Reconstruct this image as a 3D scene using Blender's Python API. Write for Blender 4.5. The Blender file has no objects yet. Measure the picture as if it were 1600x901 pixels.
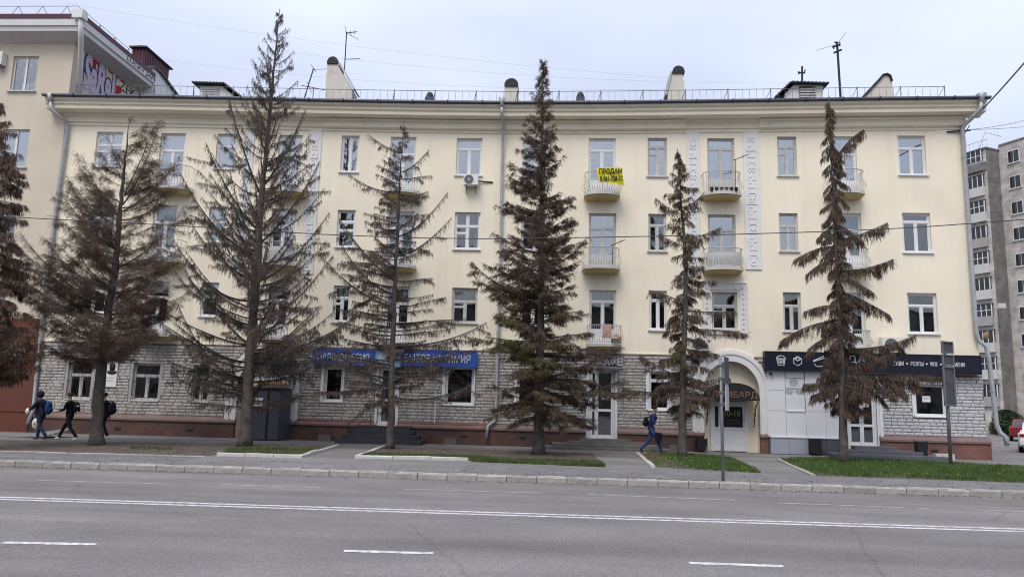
import bpy, math, random
import numpy as np
from mathutils import Matrix, Vector

random.seed(7)
rng = np.random.default_rng(11)
S = bpy.context.scene
COL = S.collection
rad = math.radians

# ---------------------------------------------------------------- camera
FOC, CX, CY = 1160.0, 800.0, 450.5
CAM = np.array([0.0, -31.0, 1.88])
def basis(p, y, r):
    cp, sp, cy, sy, cr, sr = math.cos(p), math.sin(p), math.cos(y), math.sin(y), math.cos(r), math.sin(r)
    f = np.array([sy * cp, cy * cp, sp]); rt = np.array([cy, -sy, 0.0]); up = np.cross(rt, f)
    return cr * rt + sr * up, -sr * rt + cr * up, f
RT, UP, FW = basis(rad(8.5), rad(-3.05), rad(1.47))
cd = bpy.data.cameras.new('camera'); cam = bpy.data.objects.new('camera', cd); COL.objects.link(cam)
cam.matrix_world = Matrix(((RT[0], UP[0], -FW[0], CAM[0]), (RT[1], UP[1], -FW[1], CAM[1]), (RT[2], UP[2], -FW[2], CAM[2]), (0, 0, 0, 1)))
cd.sensor_width = 36; cd.lens = 36 * FOC / 1600; cd.clip_end = 3000; cd.clip_start = 0.1
S.camera = cam

# ---------------------------------------------------------------- world, sun, exposure
SUN_EL, SUN_AZ = rad(57), rad(200)          # azimuth clockwise from +Y: behind the camera
W_ = bpy.data.worlds.new('World'); S.world = W_; W_.use_nodes = True
nt = W_.node_tree; nt.nodes.clear()
N = nt.nodes.new; L = nt.links.new
out = N('ShaderNodeOutputWorld')
sky = N('ShaderNodeTexSky'); sky.sky_type = 'NISHITA'; sky.sun_disc = False
sky.sun_elevation = SUN_EL; sky.sun_rotation = SUN_AZ; sky.dust_density = 4; sky.air_density = 1.5
bg1 = N('ShaderNodeBackground'); bg1.inputs['Strength'].default_value = 0.05
L(sky.outputs[0], bg1.inputs[0])
# the overcast deck: brighter towards the zenith as an overcast sky is, with soft cloud structure
tc = N('ShaderNodeTexCoord'); sep = N('ShaderNodeSeparateXYZ'); L(tc.outputs['Generated'], sep.inputs[0])
mr = N('ShaderNodeMapRange'); mr.inputs['From Min'].default_value = 0.0; mr.inputs['From Max'].default_value = 1.0
mr.inputs['To Min'].default_value = 0.34; mr.inputs['To Max'].default_value = 1.75
L(sep.outputs['Z'], mr.inputs['Value'])
mp = N('ShaderNodeMapping'); mp.inputs['Scale'].default_value = (1.0, 1.0, 2.6); L(tc.outputs['Generated'], mp.inputs[0])
nz = N('ShaderNodeTexNoise'); nz.inputs['Scale'].default_value = 1.5; nz.inputs['Detail'].default_value = 4; nz.inputs['Roughness'].default_value = .45
L(mp.outputs[0], nz.inputs['Vector'])
cr_ = N('ShaderNodeMapRange'); cr_.inputs['From Min'].default_value = .3; cr_.inputs['From Max'].default_value = .7
cr_.inputs['To Min'].default_value = .74; cr_.inputs['To Max'].default_value = 1.2
L(nz.outputs[0], cr_.inputs['Value'])
mu = N('ShaderNodeMath'); mu.operation = 'MULTIPLY'; L(mr.outputs[0], mu.inputs[0]); L(cr_.outputs[0], mu.inputs[1])
bg2 = N('ShaderNodeBackground'); bg2.inputs[0].default_value = (.60, .632, .775, 1)
L(mu.outputs[0], bg2.inputs['Strength'])
add = N('ShaderNodeAddShader'); L(bg1.outputs[0], add.inputs[0]); L(bg2.outputs[0], add.inputs[1]); L(add.outputs[0], out.inputs[0])
sd = bpy.data.lights.new('sun', 'SUN'); so = bpy.data.objects.new('sun', sd); COL.objects.link(so)
sd.energy = 1.5; sd.angle = rad(25); sd.color = (1, .955, .88)
so.rotation_euler = (math.pi / 2 - SUN_EL, 0, -SUN_AZ + math.pi)
so.location = (0, -20, 40)
S.view_settings.view_transform = 'Standard'; S.view_settings.look = 'None'
S.view_settings.exposure = 0.2; S.view_settings.gamma = 1.0; S.view_settings.use_curve_mapping = False
S.render.engine = 'CYCLES'
S.cycles.use_denoising = True; S.cycles.denoiser = 'OPENIMAGEDENOISE'; S.cycles.denoising_prefilter = 'ACCURATE'; S.cycles.use_adaptive_sampling = False; S.cycles.filter_width = 1.1
S.cycles.max_bounces = 5; S.cycles.diffuse_bounces = 3; S.cycles.glossy_bounces = 2
S.cycles.transparent_max_bounces = 12; S.cycles.transmission_bounces = 2
S.cycles.caustics_reflective = False; S.cycles.caustics_refractive = False

# ---------------------------------------------------------------- measuring: where a sight line meets a plane of the place
def ray(px, py):
    return FW * FOC + RT * (px - CX) - UP * (py - CY)
def at(px, py, Y=0.0):
    d = ray(px, py); t = (Y - CAM[1]) / d[1]
    return CAM + d * t
def gd(px, py, z=0.0):
    d = ray(px, py); t = (z - CAM[2]) / d[2]
    return CAM + d * t

# ---------------------------------------------------------------- helpers
class MB:
    def __init__(s, M=None):
        s.v = []; s.f = []; s.m = []; s.M = M
    def add(s, vs, fs, mi=0):
        b = len(s.v)
        if s.M is not None:
            vs = [tuple(s.M @ Vector(v)) for v in vs]
        s.v += [tuple(map(float, v)) for v in vs]
        s.f += [tuple(i + b for i in f) for f in fs]; s.m += [mi] * len(fs)
        return s
    def box(s, x0, x1, y0, y1, z0, z1, mi=0):
        if x0 > x1: x0, x1 = x1, x0
        if y0 > y1: y0, y1 = y1, y0
        if z0 > z1: z0, z1 = z1, z0
        return s.add([(x0, y0, z0), (x1, y0, z0), (x1, y1, z0), (x0, y1, z0), (x0, y0, z1), (x1, y0, z1), (x1, y1, z1), (x0, y1, z1)],
                     [(0, 3, 2, 1), (4, 5, 6, 7), (0, 1, 5, 4), (1, 2, 6, 5), (2, 3, 7, 6), (3, 0, 4, 7)], mi)
    def quad(s, a, b, c, d, mi=0):
        return s.add([a, b, c, d], [(0, 1, 2, 3)], mi)
    def prism(s, poly, y0, y1, mi=0):
        """poly in (x, z), counter-clockwise seen from -Y; extruded from y0 to y1"""
        n = len(poly)
        vs = [(x, y0, z) for x, z in poly] + [(x, y1, z) for x, z in poly]
        return s.add(vs, [tuple(range(n)), tuple(range(2 * n - 1, n - 1, -1))] + [(i, i + n, (i + 1) % n + n, (i + 1) % n) for i in range(n)], mi)
    def slab(s, poly, z0, z1, mi=0):
        n = len(poly)
        vs = [(x, y, z0) for x, y in poly] + [(x, y, z1) for x, y in poly]
        return s.add(vs, [tuple(range(n - 1, -1, -1)), tuple(range(n, 2 * n))] + [(i, (i + 1) % n, (i + 1) % n + n, i + n) for i in range(n)], mi)
    def tube(s, pts, r, n=8, mi=0, cap=True):
        pts = [np.array(p, float) for p in pts]; k = len(pts)
        rs = [r] * k if np.isscalar(r) else list(r)
        vs = []; u0 = None
        for i, p in enumerate(pts):
            t = pts[min(i + 1, k - 1)] - pts[max(i - 1, 0)]
            t = t / (np.linalg.norm(t) + 1e-9)
            if u0 is None:
                a = np.array([0, 0, 1.0]) if abs(t[2]) < .9 else np.array([1.0, 0, 0])
                u = np.cross(t, a)
            else:
                u = u0 - t * (u0 @ t)
            u = u / (np.linalg.norm(u) + 1e-9); u0 = u; w = np.cross(t, u)
            for j in range(n):
                a = 2 * math.pi * j / n
                vs.append(p + rs[i] * (math.cos(a) * u + math.sin(a) * w))
        fs = [(i * n + j, i * n + (j + 1) % n, (i + 1) * n + (j + 1) % n, (i + 1) * n + j) for i in range(k - 1) for j in range(n)]
        if cap:
            fs += [tuple(range(n - 1, -1, -1)), tuple((k - 1) * n + j for j in range(n))]
        return s.add(vs, fs, mi)
    def disc(s, c, r, axis, th, n=20, mi=0):
        a = np.array(axis, float); a /= np.linalg.norm(a); c = np.array(c, float)
        return s.tube([c - a * th / 2, c + a * th / 2], r, n, mi)
    def ell(s, c, r, n=10, k=7, mi=0, zmin=-1.0):
        vs = []; fs = []
        for i in range(k):
            t = zmin + (1 - zmin) * i / (k - 1); ph = math.asin(max(-1, min(1, t)))
            for j in range(n):
                a = 2 * math.pi * j / n
                vs.append((c[0] + r[0] * math.cos(ph) * math.cos(a), c[1] + r[1] * math.cos(ph) * math.sin(a), c[2] + r[2] * math.sin(ph)))
        for i in range(k - 1):
            for j in range(n):
                fs.append((i * n + j, i * n + (j + 1) % n, (i + 1) * n + (j + 1) % n, (i + 1) * n + j))
        return s.add(vs, fs, mi)
    def build(s, name, mat, parent=None, smooth=False, kind=None):
        me = bpy.data.meshes.new(name); me.from_pydata(s.v, [], s.f)
        mats = mat if isinstance(mat, (list, tuple)) else [mat]
        for m in mats: me.materials.append(m)
        if len(mats) > 1: me.polygons.foreach_set('material_index', s.m)
        if smooth: me.polygons.foreach_set('use_smooth', [True] * len(me.polygons))
        me.update()
        return link(name, me, parent, kind)
def link(name, me, parent=None, kind=None):
    o = bpy.data.objects.new(name, me); COL.objects.link(o)
    if parent is not None: adopt(o, parent)
    if kind: o['kind'] = kind
    return o
def world_mat(o):
    m = o.matrix_basis.copy()
    if o.parent is not None: m = world_mat(o.parent) @ o.matrix_parent_inverse @ m
    return m
def adopt(o, parent):
    o.parent = parent; o.matrix_parent_inverse = world_mat(parent).inverted()
def tag(o, label, cat, group=None, kind=None):
    o['label'] = label; o['category'] = cat
    if group: o['group'] = group
    if kind: o['kind'] = kind
    return o
def empty(name, loc, label=None, cat=None, group=None, rz=0.0):
    o = bpy.data.objects.new(name, None); COL.objects.link(o); o.location = [float(c) for c in loc]; o.rotation_euler[2] = rz
    o.empty_display_size = .3
    if label: tag(o, label, cat, group)
    return o
def struct(o):
    o['kind'] = 'structure'; return o

# ---- materials
def mat(name, col, rough=.8, var=.12, scale=3.0, bump=0.0, bscale=40.0, metal=0.0, stain=None, isl=0.0, spec=.3, streak=0.0, detail=6):
    m = bpy.data.materials.new(name); m.use_nodes = True; t = m.node_tree; b = t.nodes['Principled BSDF']
    n = t.nodes.new; l = t.links.new
    tcn = n('ShaderNodeTexCoord')
    def mix(c1, c2, fac):
        mx = n('ShaderNodeMix'); mx.data_type = 'RGBA'
        for sock, val in ((mx.inputs[6], c1), (mx.inputs[7], c2)):
            if isinstance(val, tuple): sock.default_value = (*val[:3], 1)
            else: l(val, sock)
        if isinstance(fac, float): mx.inputs[0].default_value = fac
        else: l(fac, mx.inputs[0])
        return mx.outputs[2]
    c = tuple(col)
    if var > 0:
        no = n('ShaderNodeTexNoise'); no.inputs['Scale'].default_value = scale; no.inputs['Detail'].default_value = detail
        l(tcn.outputs['Object'], no.inputs['Vector'])
        rp = n('ShaderNodeMapRange'); rp.inputs['From Min'].default_value = .25; rp.inputs['From Max'].default_value = .75; l(no.outputs[0], rp.inputs['Value'])
        c = mix(tuple(max(0, x * (1 - var)) for x in col), tuple(min(1, x * (1 + var)) for x in col), rp.outputs[0])
    if stain:
        sc, sscale, thr, amt = stain
        n2 = n('ShaderNodeTexNoise'); n2.inputs['Scale'].default_value = sscale; n2.inputs['Detail'].default_value = 5; n2.inputs['Roughness'].default_value = .62
        l(tcn.outputs['Object'], n2.inputs['Vector'])
        r2 = n('ShaderNodeMapRange'); r2.inputs['From Min'].default_value = thr; r2.inputs['From Max'].default_value = thr + .22; r2.inputs['To Max'].default_value = amt
        l(n2.outputs[0], r2.inputs['Value']); c = mix(c, sc, r2.outputs[0])
    if streak:
        mpn = n('ShaderNodeMapping'); mpn.inputs['Scale'].default_value = (2.2, 2.2, .12); l(tcn.outputs['Object'], mpn.inputs[0])
        n3 = n('ShaderNodeTexNoise'); n3.inputs['Scale'].default_value = 1.6; n3.inputs['Detail'].default_value = 7; l(mpn.outputs[0], n3.inputs['Vector'])
        r3 = n('ShaderNodeMapRange'); r3.inputs['From Min'].default_value = .5; r3.inputs['From Max'].default_value = .8; r3.inputs['To Max'].default_value = streak
        l(n3.outputs[0], r3.inputs['Value']); c = mix(c, tuple(x * .55 for x in col), r3.outputs[0])
    if isl:
        ge = n('ShaderNodeNewGeometry'); oi = n('ShaderNodeObjectInfo')
        ad = n('ShaderNodeMath'); ad.operation = 'ADD'; l(ge.outputs['Random Per Island'], ad.inputs[0]); l(oi.outputs['Random'], ad.inputs[1])
        fr = n('ShaderNodeMath'); fr.operation = 'FRACT'; l(ad.outputs[0], fr.inputs[0])
        r4 = n('ShaderNodeMapRange'); r4.inputs['To Min'].default_value = 1 - isl; r4.inputs['To Max'].default_value = 1 + isl; l(fr.outputs[0], r4.inputs['Value'])
        hs = n('ShaderNodeHueSaturation'); l(r4.outputs[0], hs.inputs['Value'])
        if isinstance(c, tuple): hs.inputs['Color'].default_value = (*c[:3], 1)
        else: l(c, hs.inputs['Color'])
        c = hs.outputs[0]
    if isinstance(c, tuple): b.inputs['Base Color'].default_value = (*c[:3], 1)
    else: l(c, b.inputs['Base Color'])
    b.inputs['Roughness'].default_value = rough; b.inputs['Metallic'].default_value = metal; b.inputs['Specular IOR Level'].default_value = spec
    if bump:
        nb = n('ShaderNodeTexNoise'); nb.inputs['Scale'].default_value = bscale; nb.inputs['Detail'].default_value = 6
        l(tcn.outputs['Object'], nb.inputs['Vector'])
        bn = n('ShaderNodeBump'); bn.inputs['Strength'].default_value = bump; bn.inputs['Distance'].default_value = .02
        l(nb.outputs[0], bn.inputs['Height']); l(bn.outputs[0], b.inputs['Normal'])
    return m
def brickmat(name, c1, c2, mortar, bw, bh, rough=.9, axis='xz'):
    m = bpy.data.materials.new(name); m.use_nodes = True; t = m.node_tree; b = t.nodes['Principled BSDF']; n = t.nodes.new; l = t.links.new
    tcn = n('ShaderNodeTexCoord'); sp = n('ShaderNodeSeparateXYZ'); l(tcn.outputs['Object'], sp.inputs[0])
    cb = n('ShaderNodeCombineXYZ')
    if axis == 'xz': l(sp.outputs[0], cb.inputs[0])
    else: 
        ad = n('ShaderNodeMath'); ad.operation = 'ADD'; l(sp.outputs[0], ad.inputs[0]); l(sp.outputs[1], ad.inputs[1]); l(ad.outputs[0], cb.inputs[0])
    l(sp.outputs[2], cb.inputs[1])
    br = n('ShaderNodeTexBrick'); br.inputs['Color1'].default_value = (*c1, 1); br.inputs['Color2'].default_value = (*c2, 1); br.inputs['Mortar'].default_value = (*mortar, 1)
    br.inputs['Scale'].default_value = 1; br.inputs['Brick Width'].default_value = bw; br.inputs['Row Height'].default_value = bh; br.inputs['Mortar Size'].default_value = .01
    br.inputs['Mortar Smooth'].default_value = .3
    l(cb.outputs[0], br.inputs['Vector'])
    no = n('ShaderNodeTexNoise'); no.inputs['Scale'].default_value = 1.1; no.inputs['Detail'].default_value = 7; l(tcn.outputs['Object'], no.inputs['Vector'])
    rp = n('ShaderNodeMapRange'); rp.inputs['From Min'].default_value = .3; rp.inputs['From Max'].default_value = .7; rp.inputs['To Min'].default_value = .68; rp.inputs['To Max'].default_value = 1.25; l(no.outputs[0], rp.inputs['Value'])
    hs = n('ShaderNodeHueSaturation'); l(br.outputs[0], hs.inputs['Color']); l(rp.outputs[0], hs.inputs['Value']); l(hs.outputs[0], b.inputs['Base Color'])
    bn = n('ShaderNodeBump'); bn.inputs['Strength'].default_value = .5; bn.inputs['Distance'].default_value = .01; bn.invert = True
    l(br.outputs[1], bn.inputs['Height']); l(bn.outputs[0], b.inputs['Normal']); b.inputs['Roughness'].default_value = rough
    return m
def glassmat(name, refl=.14, tint=(.78, .82, .84)):
    m = bpy.data.materials.new(name); m.use_nodes = True; t = m.node_tree; n = t.nodes.new; l = t.links.new
    t.nodes.clear(); o = n('ShaderNodeOutputMaterial'); tr = n('ShaderNodeBsdfTransparent'); gl = n('ShaderNodeBsdfGlossy'); mx = n('ShaderNodeMixShader')
    tr.inputs[0].default_value = (*tint, 1); gl.inputs['Roughness'].default_value = .02; gl.inputs[0].default_value = (.95, .97, 1, 1)
    lw = n('ShaderNodeFresnel'); lw.inputs[0].default_value = 1.5
    ad = n('ShaderNodeMath'); ad.operation = 'ADD'; ad.inputs[1].default_value = refl; ad.use_clamp = True; l(lw.outputs[0], ad.inputs[0])
    tcn = n('ShaderNodeTexCoord'); no = n('ShaderNodeTexNoise'); no.inputs['Scale'].default_value = 1.3; no.inputs['Detail'].default_value = 1; l(tcn.outputs['Object'], no.inputs['Vector'])
    bn = n('ShaderNodeBump'); bn.inputs['Strength'].default_value = .11; bn.inputs['Distance'].default_value = .05; l(no.outputs[0], bn.inputs['Height']); l(bn.outputs[0], gl.inputs['Normal'])
    l(ad.outputs[0], mx.inputs[0]); l(tr.outputs[0], mx.inputs[1]); l(gl.outputs[0], mx.inputs[2]); l(mx.outputs[0], o.inputs[0])
    return m

M = {}
M['stucco'] = mat('cream_stucco', (.86, .79, .635), .92, .05, .55, .10, 60, stain=((.68, .61, .50), .35, .53, .5), streak=.17)
M['stucco_trim'] = mat('cream_trim', (.80, .74, .61), .9, .06, .8, .08, 50, stain=((.42, .39, .34), .9, .60, .45), streak=.10)
M['stucco_old'] = mat('faded_stucco', (.62, .555, .45), .93, .08, .5, .15, 50, stain=((.62, .45, .36), .3, .52, .5), streak=.12)
M['red_paint'] = mat('red_brown_paint', (.135, .050, .035), .85, .12, .7, .1, 40, stain=((.12, .05, .04), .8, .55, .5))
M['white_trim'] = mat('white_relief_paint', (.72, .715, .71), .85, .05, 1.2, .08, 50, stain=((.5, .5, .5), 1.1, .62, .4))
M['white_frame'] = mat('white_window_frame', (.72, .73, .75), .5, .04, 2)
M['old_frame'] = mat('weathered_window_frame', (.50, .50, .49), .75, .15, 6)
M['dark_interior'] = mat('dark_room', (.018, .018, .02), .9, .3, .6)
M['net'] = mat('net_curtain', (.44, .47, .54), .95, .1, 4)
M['drape'] = mat('dim_drape', (.17, .18, .21), .95, .2, 5)
M['glass'] = glassmat('window_glass', .10)
M['glass_sky'] = glassmat('window_glass_sky', .27)
M['gutter'] = mat('grey_sheet_gutter', (.07, .08, .11), .5, .12, 2, metal=.3)
M['roof'] = mat('dark_sheet_roof', (.06, .06, .065), .6, .2, 1.5)
M['maroon'] = mat('maroon_sheet', (.085, .028, .045), .5, .15, 2)
M['pipe'] = mat('galvanised_pipe', (.40, .42, .44), .5, .12, 3, metal=.35)
M['mortar'] = mat('dark_mortar', (.175, .167, .157), .95, .2, 5, .2, 60)
M['stone'] = mat('grey_stone', (.415, .395, .37), .92, .18, 2.6, .4, 45, stain=((.23, .22, .21), .6, .50, .5), isl=.12)
M['stone_white'] = mat('whitish_stone', (.50, .50, .515), .92, .08, 2.2, .3, 45, stain=((.33, .33, .33), 1.0, .58, .5), isl=.07)
M['brick'] = brickmat('plinth_brick', (.125, .062, .05), (.10, .05, .042), (.075, .06, .055), .25, .075)
M['brick_red'] = brickmat('plinth_brick_red', (.205, .088, .068), (.17, .072, .058), (.16, .12, .10), .25, .075)
M['ledge'] = mat('pinkish_ledge', (.19, .135, .124), .9, .2, 3, .2, 30, stain=((.12, .08, .07), 1.5, .52, .6))
M['flash'] = mat('dark_red_flashing', (.13, .022, .025), .5, .15, 2)
M['asphalt'] = mat('road_asphalt', (.205, .20, .205), .9, .12, .35, .35, 90, stain=((.15, .147, .15), .16, .50, .55), detail=12)
M['pave'] = mat('pavement_asphalt', (.19, .185, .185), .93, .14, .7, .4, 70, stain=((.26, .25, .24), .5, .52, .5), detail=12)
M['pave_old'] = mat('worn_pavement', (.155, .152, .15), .95, .22, 2.5, .6, 35, stain=((.24, .235, .23), .9, .5, .6), detail=14)
M['dirt'] = mat('bare_dirt', (.105, .088, .075), .97, .3, 2.2, .7, 18, stain=((.055, .045, .04), 3, .52, .7), detail=12)
M['ground'] = mat('open_ground', (.14, .13, .12), .97, .2, .2)
M['kerb'] = mat('kerb_stone', (.34, .325, .30), .93, .15, 3.0, .5, 30, stain=((.20, .185, .17), 2.2, .52, .7), isl=.12)
M['white_kerb'] = mat('whitewashed_kerb', (.52, .51, .48), .9, .12, 4, .3, 30, stain=((.30, .28, .25), 2.5, .55, .7))
M['drape_b'] = mat('brown_drape', (.15, .11, .08), .95, .25, 5); M['drape_g'] = mat('green_drape', (.10, .13, .12), .95, .25, 5); M['drape_w'] = mat('pale_drape', (.36, .34, .31), .95, .2, 5)
M['grass'] = mat('green_grass', (.065, .118, .028), .8, .35, 1.3, isl=.35)
M['grass_dry'] = mat('sparse_grass', (.075, .108, .032), .85, .35, 1.6, isl=.35)
M['dandelion'] = mat('dandelion_yellow', (.70, .50, .03), .8, .1)
M['bark'] = mat('spruce_bark', (.098, .085, .077), .95, .35, 5, .9, 22, stain=((.035, .03, .028), 4, .5, .7))
M['limb'] = mat('dead_limb', (.040, .034, .031), .95, .3, 6)
M['twig'] = mat('dead_twig', (.085, .072, .065), .95, .25, 2, isl=.25)
M['needle_brown'] = mat('dead_needle_brown', (.094, .070, .055), .95, .3, .9, isl=.35)
M['needle_red'] = mat('dead_needle_red', (.140, .088, .064), .95, .3, .9, isl=.3)
M['needle_grey'] = mat('dead_needle_grey', (.105, .092, .083), .95, .3, .9, isl=.3)
M['needle_green'] = mat('living_needle', (.085, .10, .03), .9, .3, 1.2, isl=.35)
M['leaf'] = mat('shrub_leaf', (.035, .06, .022), .8, .3, 2, isl=.4)
M['white_metal'] = mat('white_enamel', (.72, .72, .70), .45, .04, 3)
M['fan'] = mat('fan_grille', (.07, .07, .075), .6, .1)
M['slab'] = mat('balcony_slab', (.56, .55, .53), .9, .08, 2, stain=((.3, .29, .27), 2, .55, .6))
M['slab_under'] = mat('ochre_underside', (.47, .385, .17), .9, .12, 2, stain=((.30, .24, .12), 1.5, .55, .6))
M['rail'] = mat('pale_rail_paint', (.46, .48, .47), .6, .1, 4)
M['rail_dark'] = mat('roof_rail_metal', (.16, .16, .17), .7, .2, 3)
M['chim'] = mat('chimney_render', (.62, .59, .53), .93, .07, 2, .2, 30, stain=((.32, .28, .25), 1.6, .58, .6))
M['black_metal'] = mat('black_metal', (.022, .022, .025), .55, .2, 3)
M['grey_metal'] = mat('charcoal_sheet', (.075, .078, .10), .55, .15, 1.5)
M['grey_step'] = mat('grey_painted_step', (.115, .118, .14), .75, .12, 2, .1, 30)
M['old_step'] = mat('worn_concrete_step', (.15, .14, .135), .95, .25, 2.5, .5, 25)
M['navy'] = mat('navy_sign_film', (.010, .012, .026), .45, .1, 1)
M['blue'] = mat('blue_sign_film', (.03, .095, .40), .5, .1, 1)
M['pale_blue'] = mat('pale_blue_sign', (.30, .47, .72), .5, .3, 2)
M['letter_white'] = mat('white_lettering', (.72, .73, .75), .6, .03)
M['letter_grey'] = mat('grey_lettering', (.42, .43, .45), .5, .05)
M['gold'] = mat('dull_gold_lettering', (.42, .27, .10), .5, .1)
M['copper'] = mat('copper_lettering', (.26, .16, .10), .6, .15)
M['black_film'] = mat('black_poster_film', (.012, .011, .012), .4, .1)
M['panel_white'] = mat('white_cladding', (.70, .71, .74), .55, .04, 1.2, stain=((.58, .58, .6), .8, .58, .5))
M['panel_grey'] = mat('grey_cladding', (.33, .36, .42), .55, .06, 1.2)
M['panel_dark'] = mat('slate_cladding', (.085, .09, .11), .6, .1, 1.2)
M['yellow'] = mat('yellow_banner', (.72, .66, .03), .7, .06, 3)
M['ink'] = mat('black_ink', (.015, .015, .015), .7, 0)
M['paper'] = mat('white_paper', (.74, .75, .76), .8, .03)
M['orange'] = mat('orange_print', (.60, .24, .08), .8, .05)
M['red'] = mat('red_paint_mark', (.42, .03, .035), .7, .1)
M['teal'] = mat('teal_sign', (.02, .17, .15), .6, .1)
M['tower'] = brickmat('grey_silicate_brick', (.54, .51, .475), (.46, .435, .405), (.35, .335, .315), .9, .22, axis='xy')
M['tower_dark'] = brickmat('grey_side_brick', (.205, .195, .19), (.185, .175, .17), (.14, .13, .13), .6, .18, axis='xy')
M['concrete'] = mat('grey_concrete', (.36, .35, .34), .93, .12, 1.5, .3, 25, stain=((.2, .19, .18), 2, .55, .6))
M['sign_back'] = mat('sign_back_metal', (.075, .075, .085), .6, .2, 2)
M['post'] = mat('grey_post', (.20, .21, .235), .6, .15, 2, metal=.3)
M['wire'] = mat('black_cable', (.05, .05, .055), .7, 0)
M['skin'] = mat('skin', (.50, .31, .23), .6, .05)
M['hair'] = mat('brown_hair', (.045, .026, .018), .8, .2, 20)
M['hair_black'] = mat('dark_hair', (.012, .010, .009), .8, .2, 20)
M['c_black'] = mat('black_cloth', (.008, .008, .010), .95, .2, 8)
M['c_char'] = mat('charcoal_cloth', (.018, .020, .026), .95, .2, 8)
M['c_navy'] = mat('navy_cloth', (.012, .014, .028), .95, .2, 8)
M['c_blue'] = mat('blue_shirt_cloth', (.018, .040, .13), .95, .15, 8)
M['c_jean'] = mat('denim', (.030, .065, .19), .95, .25, 6)
M['c_jean2'] = mat('dark_denim', (.022, .035, .075), .95, .25, 6)
M['c_bag'] = mat('blue_bag_cloth', (.02, .045, .18), .9, .15, 6)
M['c_pink'] = mat('faded_pink_cloth', (.50, .34, .29), .95, .25, 9)
M['shoe_w'] = mat('white_shoe', (.70, .70, .70), .7, .05)
M['shoe_d'] = mat('dark_shoe', (.02, .017, .015), .6, .1)
M['plastic'] = mat('white_plastic_bag', (.68, .68, .66), .5, .12, 6)
M['car_red'] = mat('dark_red_car_paint', (.16, .012, .022), .25, .03, spec=.6)
M['car_white'] = mat('white_car_paint', (.72, .72, .72), .25, .02, spec=.6)
M['tyre'] = mat('tyre_rubber', (.015, .015, .015), .9, .1)
M['car_glass'] = mat('dark_car_glass', (.02, .022, .025), .08, 0, spec=.8)
M['lamp_red'] = mat('red_tail_lamp', (.30, .01, .01), .25, 0)
M['opp'] = mat('opposite_wall', (.16, .145, .13), .9, .15, .4)
M['planter'] = mat('concrete_planter', (.15, .135, .12), .95, .3, 5, .5, 25)
def asphaltmat(name, col):
    m = mat(name, col, .92, .10, .5, .4, 110, detail=12)
    t = m.node_tree; b = t.nodes['Principled BSDF']; n = t.nodes.new; l = t.links.new
    c = b.inputs['Base Color'].links[0].from_socket; tcn = n('ShaderNodeTexCoord')
    def layer(c, scale, nscale, lo, hi, f0, f1, detail=8, rough=.6):
        mpn = n('ShaderNodeMapping'); mpn.inputs['Scale'].default_value = scale; l(tcn.outputs['Object'], mpn.inputs[0])
        no = n('ShaderNodeTexNoise'); no.inputs['Scale'].default_value = nscale; no.inputs['Detail'].default_value = detail; no.inputs['Roughness'].default_value = rough; l(mpn.outputs[0], no.inputs['Vector'])
        r = n('ShaderNodeMapRange'); r.inputs['From Min'].default_value = f0; r.inputs['From Max'].default_value = f1; r.inputs['To Min'].default_value = lo; r.inputs['To Max'].default_value = hi; l(no.outputs[0], r.inputs['Value'])
        hs = n('ShaderNodeHueSaturation'); l(c, hs.inputs['Color']); l(r.outputs[0], hs.inputs['Value']); return hs.outputs[0]
    c = layer(c, (.03, .62, 1), 1.0, .80, 1.16, .35, .65, 4)
    c = layer(c, (.35, .9, 1), .8, .86, 1.1, .35, .65)
    c = layer(c, (1, 1, 1), 38, .72, 1.22, .32, .68, 2, .5)
    c = layer(c, (1, 1, 1), 9, .45, 1.0, .22, .33, 3, .7)
    vo = n('ShaderNodeTexVoronoi'); vo.feature = 'DISTANCE_TO_EDGE'; vo.inputs['Scale'].default_value = .22
    wn = n('ShaderNodeTexNoise'); wn.inputs['Scale'].default_value = 1.2; wn.inputs['Detail'].default_value = 6; l(tcn.outputs['Object'], wn.inputs['Vector'])
    mv = n('ShaderNodeMix'); mv.data_type = 'VECTOR'; mv.inputs[0].default_value = .25; l(tcn.outputs['Object'], mv.inputs[4]); l(wn.outputs[1], mv.inputs[5]); l(mv.outputs[1], vo.inputs['Vector'])
    r = n('ShaderNodeMapRange'); r.inputs['From Min'].default_value = 0; r.inputs['From Max'].default_value = .006; r.inputs['To Min'].default_value = .80; r.inputs['To Max'].default_value = 1; l(vo.outputs['Distance'], r.inputs['Value'])
    hs = n('ShaderNodeHueSaturation'); l(c, hs.inputs['Color']); l(r.outputs[0], hs.inputs['Value']); l(hs.outputs[0], b.inputs['Base Color'])
    return m
M['asphalt'] = asphaltmat('road_asphalt', (.182, .174, .167)); M['pave'] = asphaltmat('pavement_asphalt', (.19, .184, .178))
def wearmat():
    m = mat('worn_road_paint', (.60, .60, .595), .85, .06, 3)
    t = m.node_tree; b = t.nodes['Principled BSDF']; n = t.nodes.new; l = t.links.new
    src = b.inputs['Base Color'].links[0].from_socket
    tcn = n('ShaderNodeTexCoord'); no = n('ShaderNodeTexNoise'); no.inputs['Scale'].default_value = 7; no.inputs['Detail'].default_value = 10; no.inputs['Roughness'].default_value = .7
    l(tcn.outputs['Object'], no.inputs['Vector'])
    rp = n('ShaderNodeMapRange'); rp.inputs['From Min'].default_value = .47; rp.inputs['From Max'].default_value = .62; rp.inputs['To Max'].default_value = .85; l(no.outputs[0], rp.inputs['Value'])
    mx = n('ShaderNodeMix'); mx.data_type = 'RGBA'; l(src, mx.inputs[6]); mx.inputs[7].default_value = (.22, .22, .22, 1); l(rp.outputs[0], mx.inputs[0]); l(mx.outputs[2], b.inputs['Base Color'])
    return m
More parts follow.
